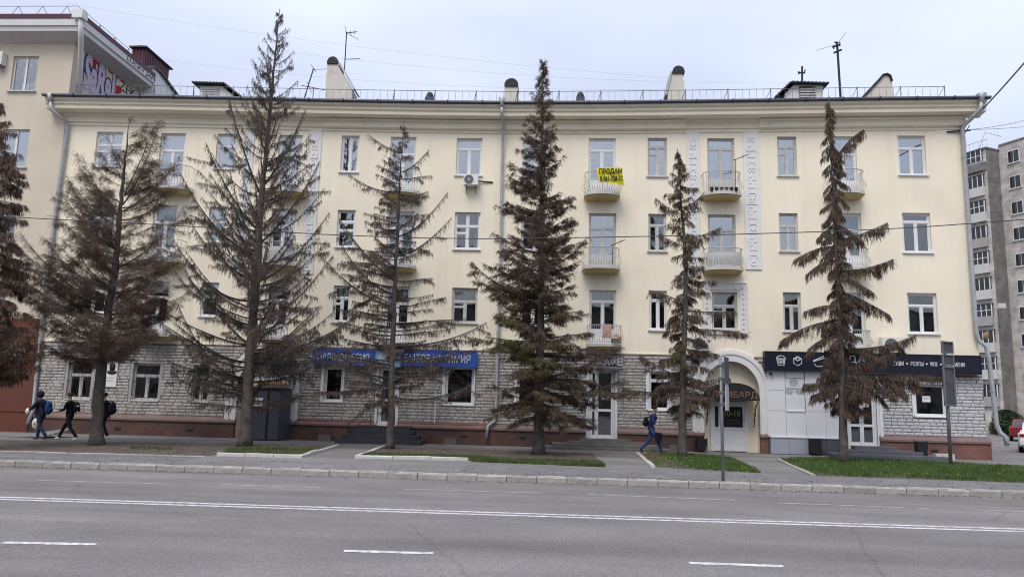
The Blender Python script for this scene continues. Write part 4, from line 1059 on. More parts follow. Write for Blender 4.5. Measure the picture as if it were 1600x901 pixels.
# ---- ornamental strips beside the end bays
def ornament(x0, x1, xb0, y0, y1):
    a, b = at(x0, y0, 0), at(x1, y0, 0); zb = at((x0 + xb0) / 2, y1, 0)[2]; X0, X1, Z1 = a[0], b[0], a[2]
    m_ = MB(); m_.box(X0, X1, -.045, -.002, zb, Z1); o = m_.build('pilaster', M['white_trim'], bld)
    m_ = MB(); w = X1 - X0; z = zb + .12; k = 0; cx = (X0 + X1) / 2
    m_.tube([(cx + .09 * math.cos(t), -.05, z + .12 + .09 * math.sin(t)) for t in np.linspace(.8, 5.6, 10)], .022, 4)
    z += .36
    while z < Z1 - .3:
        l, r_, h = X0 + w * .26, X1 - w * .26, .24; y0_, y1_ = -.066, -.046
        pat = k % 4
        bx = lambda xa, xb, za, zb_: m_.box(xa, xb, y0_, y1_, za, zb_)
        if pat == 0:
            bx(l, l + .045, z, z + h); bx(r_ - .045, r_, z, z + h); bx(l + .045, r_ - .045, z + h / 2 - .02, z + h / 2 + .02); bx(cx - .02, cx + .02, z + h / 2 + .02, z + h)
        elif pat == 1:
            bx(l, r_, z, z + .04); bx(l, l + .045, z + .04, z + h); bx(cx - .02, cx + .02, z + .04, z + h * .6); bx(r_ - .045, r_, z + .04, z + h); bx(l + .06, cx - .03, z + h - .04, z + h)
        elif pat == 2:
            bx(l, l + .05, z, z + h * .6); bx(l, cx, z + h * .6, z + h); bx(cx + .03, r_, z, z + .05); bx(r_ - .05, r_, z + .05, z + h)
        else:
            for q in (-1, 1): m_.tube([(cx + q * .075 + .06 * math.cos(t), -.055, z + h / 2 + .1 * math.sin(t)) for t in np.linspace(0, 5.5, 9)], .018, 4)
        if k % 7 == 6: m_.box(X0 + w * .18, X1 - w * .18, -.07, -.046, z + h + .05, z + h + .075)
        z += .335; k += 1
    m_.build('relief', M['white_trim'], o, kind='stuff')
ornament(1072, 1092, 1085, 207, 432); ornament(1160, 1185, 1177, 206, 421); ornament(485, 504, 478, 203, 428); ornament(383, 399, 376, 205, 428)
# moulded surround of the second floor window over the arch
x0, x1, z0, z1 = rect(1112, 1152, 456, 515)
m_ = MB(); t = .36
for (a, b, c, d) in ((x0 - t, x0 - .08, z0 - .1, z1 + t), (x1 + .08, x1 + t, z0 - .1, z1 + t), (x0 - .08, x1 + .08, z1 + .08, z1 + t)): m_.box(a, b, -.05, -.002, c, d)
m_.box(x0 - t - .03, x1 + t + .03, -.09, -.002, z0 - .19, z0 - .102); m_.box(x0 - t - .03, x0 - t, -.08, -.002, z0 - .1, z1 + t + .03); m_.box(x1 + t, x1 + t + .03, -.08, -.002, z0 - .1, z1 + t + .03); m_.box(x0 - t, x1 + t, -.08, -.002, z1 + t + .001, z1 + t + .03)
su = m_.build('ornate_surround', M['white_trim'], bld); m_ = MB()
for k in range(9):
    z = z0 + .02 + k * .21
    for xx in (x0 - t * .6, x1 + t * .6): m_.box(xx - .05, xx + .05, -.075, -.051, z, z + .09); m_.box(xx - .02, xx + .02, -.085, -.076, z + .02, z + .16)
for k in range(6):
    x = x0 - .1 + k * .25; m_.box(x, x + .1, -.075, -.051, z1 + .14, z1 + .26)
m_.build('relief', M['white_trim'], su, kind='stuff')
# ---- shop cladding on the right: panels in rows
pz = [at(1250, y, -.14)[2] for y in (579, 610, 642, 683)]
px_ = [at(x, 640, -.14)[0] for x in (1199, 1228, 1259, 1290, 1321)]
m_ = MB(); m_.box(sx0, at(1321, 640, 0)[0], -.11, -.002, -.02, pz[0]); clad = m_.build('cladding', M['panel_dark'], bld)
for i in range(4):
    for j in range(3):
        if i == 1 and j < 2: continue
        m_ = MB(); g = .006; y = -.14 - random.uniform(0, .004)
        m_.box(px_[i] + g, px_[i + 1] - g, y, -.112, pz[j + 1] + g, pz[j] - g); m_.build('cladding_panel', M['panel_white'], clad)
# blind window with vents in the cladding
m_ = MB(); m_.box(px_[1] + .02, px_[2] - .02, -.12, -.1, pz[2], pz[0]); bw = m_.build('blind_window', M['panel_white'], clad)
m_ = MB(); m_.box(px_[1] + .01, px_[2] - .01, -.17, -.121, pz[2] - .03, pz[2] + .03); m_.box(px_[1] + .03, px_[2] - .03, -.15, -.121, pz[1] + .1, pz[1] + .16); m_.box(px_[1] + .05, px_[2] - .05, -.16, -.121, pz[0] - .28, pz[0] - .05); m_.build('sill', M['white_frame'], clad)
for (x, y) in ((1240, 592), (1233, 604), (1249, 604)):
    c = at(x, y, -.12); m_ = MB(); m_.disc((c[0], -.128, c[2] - .12), .17, (0, 1, 0), .014, 20); m_.build('round_vent', M['letter_grey'], clad)
gz = [at(1250, 684, -.16)[2], .02]
gx = [at(x, 695, -.16)[0] for x in (1204, 1233, 1264, 1291, 1321)]
for i in range(4):
    m_ = MB(); m_.box(gx[i] + .006, gx[i + 1] - .006, -.17, -.112, gz[1], gz[0]); m_.build('base_panel', M['panel_grey' if i < 2 else 'panel_dark'], clad)
m_ = MB(); m_.box(gx[0], gx[4], -.20, -.112, gz[0] + .003, gz[0] + .05); m_.build('base_trim', M['white_frame'], clad)
c = at(1205, 584, -.16); m_ = MB(); m_.tube([(c[0], -.14, c[2]), (c[0], -.28, c[2] - .02)], .045, 8); m_.box(c[0] - .08, c[0] + .04, -.16, -.12, c[2], c[2] + .07); m_.build('camera_dome', M['grey_metal'], clad)
m_ = MB(); a = at(1374, 600, -.05); m_.box(a[0] - .06, a[0] + .06, -.10, -.032, .42, 2.95); m_.build('door_jamb', M['white_frame'], bld)
m_ = MB(); a, b = at(1322, 584, -.1), at(1372, 584, -.1); m_.box(a[0], b[0], -.14, -.002, a[2] - .28, a[2] - .02); m_.build('door_lintel', M['white_frame'], bld)
# white cable duct by the perfume shop
m_ = MB(); a, b = at(681, 612, -.05), at(679, 660, -.05); m_.tube([(a[0], -.06, a[2]), (a[0], -.06, b[2])], .025, 5); m_.build('cable_duct', M['white_frame'], bld)
# plaque with a relief portrait on the left
a, b, c_, d = rect(163, 186, 562, 604, -.06); m_ = MB(); m_.box(a, b, -.11, -.032, c_, d); pq = tag(m_.build('memorial_plaque', M['paper']), 'white memorial plaque with dark portrait relief on the stone wall behind the leftmost whole trunk', 'plaque')
m_ = MB(); m_.ell(((a + b) / 2 + .1, -.12, d - .30), (.13, .06, .20), 10, 7); m_.ell(((a + b) / 2 + .1, -.115, d - .52), (.22, .04, .10), 10, 5); m_.build('portrait', M['black_metal'], pq, True)
text_obj('ЗДЕСЬ ЖИЛ', 'plaque_lettering', .4, .05, M['letter_grey'], pq, ((a + b) / 2, -.114, c_ + .38), depth=.004); text_obj('И РАБОТАЛ', 'plaque_lettering', .36, .05, M['letter_grey'], pq, ((a + b) / 2, -.114, c_ + .26), depth=.004)
# ---- steps
def steps(x0, x1, spread, n, h, d, material, label, parentless=True, wear=0.0, side=None):
    r = empty('entrance_steps', ((x0 + x1) / 2, -.5, 0), label, 'steps')
    for i in range(n):
        k = n - i; m_ = MB(); jx = random.uniform(-wear, wear)
        e = spread * (k - 1) / max(1, n - 1) ; el = e if side is None else e * side[0]; er = e if side is None else e * side[1]
        m_.box(x0 - el + jx, x1 + er + jx, -.20 - d * k, -.185 if i == n - 1 else -.16 - .002 * i, i * h + (.001 if i else 0), (i + 1) * h + random.uniform(-wear, wear) * .2)
        m_.build('step', material, r)
    return r
M['dark_step'] = mat('dark_painted_step', (.052, .054, .064), .75, .15, 2, .1, 30)
steps(r1[0] - .7, r1[1] + .7, .62, 4, .17, .30, M['dark_step'], 'dark grey painted steps of the perfume shop beneath the blue signs')
steps(r2[0] - .35, r2[1] + .6, 1.6, 4, .105, .28, M['old_step'], 'worn cracked concrete steps below the cafe door', wear=.06)
steps(at(1322, 690, 0)[0] + .1, at(1392, 690, 0)[0], 1.35, 3, .14, .42, M['grey_step'], 'smooth blue grey steps below the white double doors of the sushi shop', side=(.75, 1.1))
m_ = MB(); c = at(545, 660, -1.0)
a, b = at(543, 690, -.9), at(577, 676, -.6)
m_.tube([(a[0], -.9, .02), (a[0], -.9, .75), (b[0], -.55, 1.55), (b[0], -.5, .6)], .02, 5); m_.tube([(a[0], -.9, .40), (b[0], -.55, 1.1)], .014, 5)
tag(m_.build('handrail', M['black_metal']), 'thin black handrail slanting beside the dark perfume shop steps', 'handrail')
# ---- signs
def board(name, label, p0, p1, Y, th, material, cat='sign'):
    a, b = at(*p0, Y), at(p1[0], p0[1], Y); zb = at((p0[0] + p1[0]) / 2, p1[1], Y)[2]; zt = at((p0[0] + p1[0]) / 2, (p0[1]), Y)[2]
    r = tag(MB().box(a[0], b[0], Y, Y + th, zb, zt).build(name, material), label, cat)
    m_ = MB(); e = .035
    m_.box(a[0] - e, b[0] + e, Y - .012, Y + th, zb - e, zb - .001); m_.box(a[0] - e, a[0] - .001, Y - .012, Y + th, zb, zt); m_.box(b[0] + .001, b[0] + e, Y - .012, Y + th, zb, zt); m_.box(a[0] - e, b[0] + e, Y - .012, Y + th, zt + .001, zt + e)
    m_.build('sign_frame', material, r)
    return r, a[0], b[0], zb, zt
r, a, b, c, d = board('shop_sign', 'blue sign board with white perfumery lettering, left of the pale logo panel', (490, 547), (586, 569), -.30, .25, M['blue'])
text_obj('ПАРФЮМЕРИЯ', 'lettering', (b - a) * .84, .36, M['letter_white'], r, ((a + b) / 2 - .02, -.315, (c + d) / 2), depth=.02)
r, a, b, c, d = board('shop_sign', 'pale blue logo panel between the two blue sign boards', (588, 549), (626, 571), -.30, .25, M['pale_blue'])
text_obj('П', 'lettering', .3, .36, M['letter_white'], r, ((a + b) / 2 - .2, -.315, (c + d) / 2), depth=.02)
r, a, b, c, d = board('shop_sign', 'long blue sign board with white household goods lettering, right of the logo panel', (628, 549), (744, 571), -.30, .25, M['blue'])
text_obj('БЫТОВАЯ ХИМИЯ', 'lettering', (b - a) * .88, .34, M['letter_white'], r, ((a + b) / 2 - .05, -.315, (c + d) / 2), depth=.02)
# small box canopy above the logo
a, b, c_, d = rect(584, 640, 536, 548, -.4); m_ = MB(); m_.box(a, b, -.55, -.06, d - .05, d + .03); m_.box(a + .25, b - .5, -.4, -.06, c_, d - .051); tag(m_.build('box_canopy', M['grey_metal']), 'dark flat box canopy above the pale blue logo panel', 'canopy')
r, a, b, c, d = board('shop_sign', 'long dark navy sign board with white sushi menu lettering over the right shop', (1196, 553), (1531, 580), -.34, .28, M['navy'])
W_s = at(1531, 566, -.34)[0] - at(1196, 566, -.34)[0]; zc = (c + d) / 2
def sgx(px): return at(px, 566, -.36)[0]
drop = lambda px: at(px, 566 + (px - 1363) * .012, -.36)[2] * 0 + zc
text_obj('СУШИ', 'lettering', sgx(1412) - sgx(1395), .17, M['letter_white'], r, (sgx(1403.5), -.352, zc), depth=.01)
text_obj('РОЛЛЫ', 'lettering', sgx(1443) - sgx(1423), .17, M['letter_white'], r, (sgx(1433), -.352, zc), depth=.01)
text_obj('WOK', 'lettering', sgx(1465) - sgx(1453), .17, M['letter_white'], r, (sgx(1459), -.352, zc), depth=.01)
text_obj('ПЕЛЬМЕНИ', 'lettering', sgx(1507) - sgx(1475), .17, M['letter_white'], r, (sgx(1491), -.352, zc), depth=.01)
for q in (1417.5, 1448, 1470): text_obj('•', 'lettering', .07, .07, M['letter_white'], r, (sgx(q), -.352, zc), depth=.01)
text_obj('ЕДА', 'lettering', sgx(1352) - sgx(1312), .34, M['letter_white'], r, (sgx(1333), -.352, zc + .10), depth=.01)
text_obj('НА ДОМ', 'lettering', sgx(1356) - sgx(1322), .12, M['red'], r, (sgx(1340), -.352, zc - .22), depth=.01)
# line icons: a noodle box, a roll in a hexagon and a pair of chopsticks over a bowl
m_ = MB(); yy = -.352
def line(pts, t=.016): m_.tube([(x, yy, z) for x, z in pts], t, 4)
cx = sgx(1220.5); line([(cx - .17, zc + .08), (cx - .11, zc - .19), (cx + .11, zc - .19), (cx + .17, zc + .08)]); line([(cx - .19, zc + .08), (cx + .19, zc + .08)])
for q in (-.10, -.03, .04, .11): line([(cx + q, zc + .08), (cx + q * .75, zc - .12)])
line([(cx + .17 * math.cos(t), zc + .08 + .12 * abs(math.sin(t))) for t in np.linspace(0, math.pi, 9)])
cx = sgx(1246.5); hexa = [(cx + .18 * math.cos(t), zc + .19 * math.sin(t)) for t in np.linspace(math.pi / 2, math.pi / 2 + 2 * math.pi, 7)]; line(hexa)
line([(cx - .15, zc + .09), (cx, zc), (cx + .15, zc + .09)]); line([(cx + .09 * math.cos(t), zc + .07 + .05 * math.sin(t)) for t in np.linspace(0, 6.28, 10)])
cx = sgx(1280); line([(cx - .22, zc + .03), (cx + .20, zc + .22)]); line([(cx - .24, zc - .01), (cx + .22, zc + .14)]); line([(cx - .2, zc - .08), (cx - .12, zc - .2), (cx + .1, zc - .2), (cx + .2, zc - .06)])
m_.build('sign_icons', M['letter_white'], r)
# free-standing CAFE letters
kr = empty('cafe_letters', (at(954, 565, -.15)[0], -.15, at(954, 565, -.15)[2]), 'pale metal cafe letters on the stone wall above the cafe door', 'sign')
for ch, px in zip('КАФЕ', (938, 948.5, 959, 968.5)):
    c = at(px, 565, -.16); text_obj(ch, 'letter', .245, .29, M['letter_white'], kr, c, depth=.05, offset=.02)
m_ = MB(); a, b = at(932, 573, -.1), at(974, 573, -.1); m_.box(a[0], b[0], -.12, -.06, a[2] - .03, a[2]); m_.build('mounting_rail', M['slab'], kr)
m_ = MB(); a, b, c_, d = rect(936, 962, 577, 588, -.06); m_.box(a - .1, b + .1, -.6, -.06, d - .05, d); tag(m_.build('door_canopy', M['grey_metal']), 'thin dark canopy right above the cafe door', 'canopy')
# ---- grey metal porch in the left arch, its green sign and notice
pr_ = empty('metal_porch', (aL[1], -.6, 0), 'charcoal sheet metal porch box standing in the left arched entrance', 'porch')
Yp = -1.15
xa, xb, zb_, zt_ = rect(390, 440, 607, 690, Yp); zb_ = .03; xc = at(455, 640, -.1)[0]
m_ = MB(); m_.box(xa, xb, Yp, -.02, zb_, zt_); m_.add([(xb, Yp, zb_), (xc, -.02, zb_), (xc, -.02, zt_), (xb, Yp, zt_), (xb, -.02, zb_), (xb, -.02, zt_)], [(0, 1, 2, 3), (3, 2, 5), (0, 4, 1)]); m_.build('porch_box', M['grey_metal'], pr_)
xm = at(419, 640, Yp)[0]
for p, q in ((xa + .02, xm - .05), (xm + .05, xb - .02)): m_ = MB(); m_.box(p, q, Yp - .03, Yp - .002, zb_ + .02, zt_ - .08); m_.build('porch_panel', M['grey_metal'], pr_)
m_ = MB(); m_.box(xm - .05, xm + .05, Yp - .006, Yp - .002, zb_ + .02, zt_ - .08); m_.build('door_gap', M['black_metal'], pr_)
m_ = MB(); m_.box(xa - .05, xb + .05, Yp - .08, -.02, zt_ + .002, zt_ + .05); m_.build('porch_roof', M['black_metal'], pr_)
c = at(403, 629, Yp - .04); m_ = MB(); m_.box(c[0] - .2, c[0] + .2, Yp - .045, Yp - .032, c[2] - .2, c[2] + .2); nt_ = m_.build('notice_sheet', M['paper'], pr_)
m_ = MB(); m_.box(c[0] - .2, c[0] - .14, Yp - .048, Yp - .0455, c[2] - .2, c[2] + .19); m_.box(c[0] - .14, c[0] + .2, Yp - .048, Yp - .0455, c[2] - .2, c[2] - .13); m_.build('notice_stripe', M['orange'], nt_)
text_obj('АТЕЛЬЕ', 'notice_print', .26, .07, M['ink'], nt_, (c[0] + .02, Yp - .049, c[2] + .04), depth=.002)
a, b = at(400, 581, -.9), at(448, 592, -.9)
r = tag(MB().box(a[0], b[0] + .05, -.92, -.85, b[2] - .20, a[2] + .05).build('porch_sign', M['paper']), 'white sign with dark lettering and a green top band over the metal porch', 'sign')
MB().box(a[0], b[0] + .05, -.925, -.921, a[2] - .1, a[2] + .05).build('green_band', M['teal'], r)
text_obj('АТЕЛЬЕ', 'lettering', 1.0, .24, M['ink'], r, ((a[0] + b[0]) / 2, -.925, b[2] - .03), depth=.004)
MB().box(a[0], b[0] + .05, -.925, -.921, b[2] - .20, b[2] - .155).build('orange_band', M['orange'], r)
# ---- air conditioners
def aircon(px, label, Y=-.1, w=.80, h=.58, bracket=True, logo=False, group='air conditioners on the walls'):
    c = at(*px, Y - .2); r = empty('air_conditioner', (c[0], c[1], c[2] - h / 2), label, 'air conditioner', group)
    y0, y1 = Y - .32, Y - .02
    m_ = MB(); m_.box(c[0] - w / 2, c[0] + w / 2, y0, y1, c[2] - h / 2, c[2] + h / 2); m_.build('casing', M['white_metal'], r)
    fx = c[0] - w * .13
    m_ = MB(); m_.disc((fx, y0 - .008, c[2]), h * .43, (0, 1, 0), .014, 24); m_.build('fan_grille', M['fan'], r)
    m_ = MB()
    for q in (.16, .27, .38): m_.tube([(fx + h * q * math.cos(t), y0 - .02, c[2] + h * q * math.sin(t)) for t in np.linspace(0, 2 * math.pi, 19)], .006, 3)
    m_.disc((fx, y0 - .02, c[2]), .05, (0, 1, 0), .02, 10); m_.build('grille_wire', M['letter_grey'], r)
    if bracket:
        m_ = MB()
        for s in (-.32, .32): m_.box(c[0] + s * w - .02, c[0] + s * w + .02, y0 + .03, Y + .1, c[2] - h / 2 - .05, c[2] - h / 2 - .002); m_.tube([(c[0] + s * w, y0 + .05, c[2] - h / 2 - .03), (c[0] + s * w, Y + .05, c[2] - h / 2 - .3)], .015, 4)
        m_.build('bracket', M['post'], r)
    if logo:
        m_ = MB(); m_.disc((c[0] + w * .36, y0 - .004, c[2] + h * .2), .05, (0, 1, 0), .006, 12); m_.build('badge', M['red'], r)
    return r
aircon((736, 281.5), 'white air conditioner below the fourth floor window left of the middle drainpipe', w=.62, h=.46)
m_ = MB(); a, b = at(747, 283, -.05), at(770, 284.5, -.05); m_.tube([(a[0], -.08, a[2]), ((a[0] + b[0]) / 2, -.05, a[2] - .03), (b[0], -.03, b[2])], .03, 6); tag(m_.build('coolant_hose', M['c_char']), 'dark lagged hose running right from the fourth floor air conditioner', 'hose')
aircon((1095, 537), 'white air conditioner with red badge beside the top of the right arch', w=.86, h=.56, logo=True)
aircon((1396, 539), 'white air conditioner on the wall above the navy sushi sign', w=1.0, h=.60)
# ---- things on balconies
b_, cx, hw, zt, zr = B['c9_4']
br = empty('banner', (cx + .25, -.95, zr), 'yellow for sale banner with black phone number hung over a balcony rail', 'banner')
p0, p1, p2, p3 = at(932, 262.5, -.92), at(971, 262, -.80), at(976, 290, -.80), at(936, 285, -.95)
nx, nz_ = 14, 6; vs = []
for j in range(nz_ + 1):
    for i in range(nx + 1):
        u, v = i / nx, j / nz_
        p = (p0 * (1 - u) + p1 * u) * (1 - v) + (p3 * (1 - u) + p2 * u) * v
        vs.append(p + [0, -.09 * math.sin(u * math.pi) - .012 * math.sin(u * 17 + v * 3), -.04 * math.sin(u * math.pi) * (1 - v) * 0])
m_ = MB(); m_.add(vs, [(j * (nx + 1) + i, (j + 1) * (nx + 1) + i, (j + 1) * (nx + 1) + i + 1, j * (nx + 1) + i + 1) for j in range(nz_) for i in range(nx)]); m_.build('banner_cloth', M['yellow'], br, True)
ux = (p1 - p0) / np.linalg.norm(p1 - p0); uz = np.array([0, 0, 1.0]); cc = (p0 + p1 + p2 + p3) / 4 + [0, -.13, 0]
wd = np.linalg.norm(p1 - p0)
text_obj('ПРОДАМ', 'lettering', wd * .92, .27, M['ink'], br, cc + uz * .15, ux, uz, .012, .035)
text_obj('8-961-728-32', 'lettering', wd * .90, .23, M['ink'], br, cc - uz * .15 + ux * .03, ux, uz, .012, .03)
b_, cx, hw, zt, zr = B['c9_2']
m_ = MB(); vs = []
for i in range(9):
    x = cx - .12 + i * .045; y = -.86 + .02 * math.sin(i * 1.9); vs += [(x, y, zr + .02), (x + .01, y - .03, zr - .25), (x, y - .01, zr - .55)]
m_.add(vs, [(3 * i + k, 3 * i + 3 + k, 3 * i + 4 + k, 3 * i + 1 + k) for i in range(8) for k in range(2)]); tag(m_.build('laundry_cloth', M['c_pink']), 'faded pink cloth hung over the second floor balcony rail above the cafe', 'cloth')
fp = empty('flower_box', (cx + .45, -.75, zt + .1), 'orange flowers in a box on the second floor balcony above the cafe', 'flower box'); m_ = MB(); m_.box(cx + .25, cx + .65, -.80, -.64, zt + .02, zt + .2); m_.build('box', M['planter'], fp); m_ = MB()
for _ in range(40): q = (cx + random.uniform(.25, .65), -.72 + random.uniform(-.1, .08), zt + random.uniform(.2, .36)); m_.ell(q, (.03, .03, .025), 5, 3)
m_.build('blossoms', M['orange'], fp, kind='stuff')
b_, cx, hw, zt, zr = B['c11_4']
w6 = ('first', 'second', 'third', 'fourth', 'fifth', 'sixth')
for k in range(6):
    x = cx - .5 + k * .2; m_ = MB(); m_.tube([(x, -.72, zt + .004), (x, -.72, zt + .16)], [.06, .08], 8); o = m_.build('flower_pot', M['black_metal'])
    tag(o, f'black pot, {w6[k]} from the left on the top balcony over the arch', 'flower pot', 'flower pots on the top balcony')
for (k, px) in (('c11_4', (1150, 249)), ('c9_3', (958, 382))):
    b_, cx, hw, zt, zr = B[k]; c = at(*px, -.9); m_ = MB(); m_.tube([(c[0] - .02, -.82, zt + .05), (c[0], -.85, c[2])], .014, 4); m_.tube([(c[0] - .1, -.85, c[2] - .03), (c[0] + .48, -1.0, c[2] + .18)], .016, 4); m_.tube([(c[0] + .25, -.9, c[2] + .0), (c[0] + .3, -.98, c[2] + .18)], .008, 3)
    tag(m_.build('balcony_aerial', M['black_metal']), 'thin dark aerial rod on the ' + ('top balcony over the arch' if k == 'c11_4' else 'third floor balcony under the yellow banner'), 'aerial')
# ================================================================ THE TALLER HOUSE ON THE LEFT
nb = empty('neighbour_building', (XL - 8, 0, 0), 'taller faded house at the left edge, red brown below and with graffiti on its gable', 'apartment building')
NY = -.12; NX1 = at(107, 150, NY)[0]; NX0 = NX1 - 30; NZ = at(100, 66, NY)[2]; NZB = at(30, 497, NY)[2]
nh = []
def nwin(px, style='S2', glass='glass_sky', cur='nn'):
    x0, x1, z0, z1 = rect(*px, NY); nh.append((x0, x1, z0, z1, .15)); y = NY
    m_ = MB(); f = .07; m_.box(x0, x0 + f, y + .1, y + .17, z0, z1); m_.box(x1 - f, x1, y + .1, y + .17, z0, z1); m_.box(x0 + f, x1 - f, y + .1, y + .17, z0, z0 + f); m_.box(x0 + f, x1 - f, y + .1, y + .17, z1 - f, z1)
    xm = (x0 + x1) / 2; m_.box(xm - .05, xm + .05, y + .095, y + .17, z0 + f, z1 - f); w = m_.build('window', M['white_frame'], nb)
    for a, b in ((x0 + f, xm - .05), (xm + .05, x1 - f)):
        MB().box(a, b, y + .125, y + .133, z0 + f, z1 - f).build('pane', M[glass], w)
        if cur: curtain(a, b, z0 + f, z1 - f, y + .3, M['net' if cur[0] == 'n' else 'drape'], w)
    MB().box(x0 - .1, x1 + .08, y - .1, y + .098, z0 - .06, z0 - .002).build('sill', M['slab'], w)
nwin((22, 61, 88, 142), cur='d'); nwin((5, 47, 202, 261), cur='n'); nwin((-14, 27, 325, 373), glass='glass', cur='d'); nwin((-30, 12, 440, 508), glass='glass', cur='')
nwin((-75, -35, 84, 138), cur='n'); nwin((-95, -52, 200, 259), cur='n')
m_ = MB()
for a, b, res in bands(nh, NX0, NX1, NZB, NZ):
    for p, q in res: m_.quad((p, NY, a), (q, NY, a), (q, NY, b), (p, NY, b))
for (a, b, c, d, e) in nh:
    e = NY + .2; m_.quad((a, NY, c), (a, NY, d), (a, e, d), (a, e, c)); m_.quad((b, NY, d), (b, NY, c), (b, e, c), (b, e, d)); m_.quad((a, NY, d), (b, NY, d), (b, e, d), (a, e, d)); m_.quad((b, NY, c), (a, NY, c), (a, e, c), (b, e, c))
GD = 5.3
m_.quad((NX1, NY, 0), (NX1, GD, 0), (NX1, GD, NZ + .3), (NX1, NY, NZ + .3)); m_.quad((NX0, GD, 0), (NX0, NY, 0), (NX0, NY, NZ), (NX0, GD, NZ))
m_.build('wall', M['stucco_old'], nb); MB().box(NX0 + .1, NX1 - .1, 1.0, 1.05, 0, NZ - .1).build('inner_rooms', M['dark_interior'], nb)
NXB = at(47, 640, NY)[0]
m_ = MB(); 
for a, b, res in bands([h for h in nh], NX0, NX1, -.2, NZB):
    for p, q in res: m_.quad((p, NY - .002, a), (q, NY - .002, a), (q, NY - .002, b), (p, NY - .002, b))
m_.build('red_wall', M['red_paint'], nb)
zl = at(20, 637, NY)[2]; MB().box(NX0, NX1 - .02, NY - .10, NY - .003, zl - .14, zl).build('ledge', M['red_paint'], nb); MB().box(NX0, NX1 - .02, NY - .07, NY - .003, -.1, zl - .141).build('plinth', M['red_paint'], nb)
# cornice and roof edge in front and along the gable side
ztop = at(110, 31, -.8)[2]; ov = .75
def ring(zl, o):  # outline front and right side at overhang o
    return [(NX0, NY - o, zl), (NX1 + o, NY - o, zl), (NX1 + o, GD, zl)]
def band2(zlo, zhi, o0, o1, name, material):
    m_ = MB(); a, b = ring(zlo, o0), ring(zhi, o1); m_.add(a + b, [(i, i + 1, i + 4, i + 3) for i in range(2)]); return m_.build(name, material, nb)
band2(ztop - .30, ztop, ov, ov + .03, 'cornice', M['white_trim']); band2(ztop - .52, ztop - .30, ov - .10, ov - .06, 'cornice', M['white_trim'])
m_ = MB(); a, b = ring(ztop - .30, ov), ring(ztop - .30, ov - .06); m_.add(a + b, [(i, i + 1, i + 4, i + 3) for i in range(2)])
a, b = ring(ztop - .52, ov - .10), ring(ztop - .80, .08); m_.add(a + b, [(i, i + 1, i + 4, i + 3) for i in range(2)]); a, b = ring(ztop - .80, .08), ring(ztop - .84, 0.001); m_.add(a + b, [(i, i + 1, i + 4, i + 3) for i in range(2)])
m_.build('soffit', M['slab'], nb)
band2(ztop, ztop + .22, ov + .05, ov + .05, 'roof_edge', M['maroon'])
m_ = MB(); m_.add([(NX0, NY - ov - .05, ztop + .22), (NX1 + ov + .05, NY - ov - .05, ztop + .22), (NX1 + ov + .05, GD, ztop + .22), (NX1 - 3, GD, ztop + .9), (NX0, GD, ztop + .9), (NX1 + ov + .05, GD, ztop - 1)], [(0, 1, 2, 3, 4)]); m_.build('roof', M['maroon'], nb)
m_ = MB(); m_.quad((NX1 + ov + .05, GD, ztop - .9), (NX1 + ov + .05, GD, ztop + .22), (NX1, GD, ztop + .22), (NX1, GD, ztop - .9)); m_.build('eave_end', M['white_trim'], nb)
# lower wing behind with curved parapet and the big maroon vent housing
m_ = MB(); zz = at(262, 136, 9.0)
wpoly = [(5.35, 12.0), (5.35, ztop + .55), (6.0, ztop + .95), (6.6, ztop + .92), (8.6, ztop + .42), (8.6, 12.0)]
xw_ = NX1 + .25
m_.add([(xw_, y, z) for y, z in wpoly] + [(xw_ - 4, y, z) for y, z in wpoly], [tuple(range(6))] + [(i, (i + 1) % 6, (i + 1) % 6 + 6, i + 6) for i in range(6)]); m_.build('rear_wing', M['white_trim'], nb)
m_ = MB(); m_.add([(xw_ + .12, y, z + .05) for y, z in wpoly[1:5]] + [(xw_ - 4, y, z + .05) for y, z in wpoly[1:5]] + [(xw_ + .12, y, z - .08) for y, z in wpoly[1:5]], [(i, i + 1, i + 5, i + 4) for i in range(3)] + [(i, i + 1, i + 9, i + 8) for i in range(3)]); m_.build('wing_roof', M['roof'], nb)
# maroon housing: a long box receding from the street
hz = at(212, 80, 6.0); hx0, hx1 = -22.95, -22.2; hzt = 20.25
m_ = MB(); m_.box(hx0, hx1, 5.9, 8.4, ztop - .6, hzt); vh = m_.build('vent_housing', M['maroon'], nb)
m_ = MB()
for k in range(11): y = 5.95 + k * .225; m_.box(hx1 + .001, hx1 + .025, y, y + .1, ztop - .6, hzt - .02)
for k in range(4): x = hx0 + .05 + k * (hx1 - hx0) / 4; m_.box(x, x + .06, 5.87, 5.899, ztop - .6, hzt - .02)
m_.build('sheet_rib', M['maroon'], vh)
m_ = MB(); xm = (hx0 + hx1) / 2
m_.add([(hx0 - .12, 5.75, hzt - .03), (hx1 + .12, 5.75, hzt - .03), (hx1 + .12, 8.6, hzt - .03), (hx0 - .12, 8.6, hzt - .03), (hx0 - .12, 5.75, hzt + .04), (hx1 + .12, 5.75, hzt + .04), (hx1 + .12, 8.6, hzt + .04), (hx0 - .12, 8.6, hzt + .04), (xm, 6.0, hzt + .2), (xm, 8.4, hzt + .2)], [(0, 1, 5, 4), (1, 2, 6, 5), (2, 3, 7, 6), (3, 0, 4, 7), (4, 5, 8), (5, 6, 9, 8), (6, 7, 9), (7, 4, 8, 9), (0, 3, 2, 1)]); m_.build('housing_roof', M['roof'], vh)
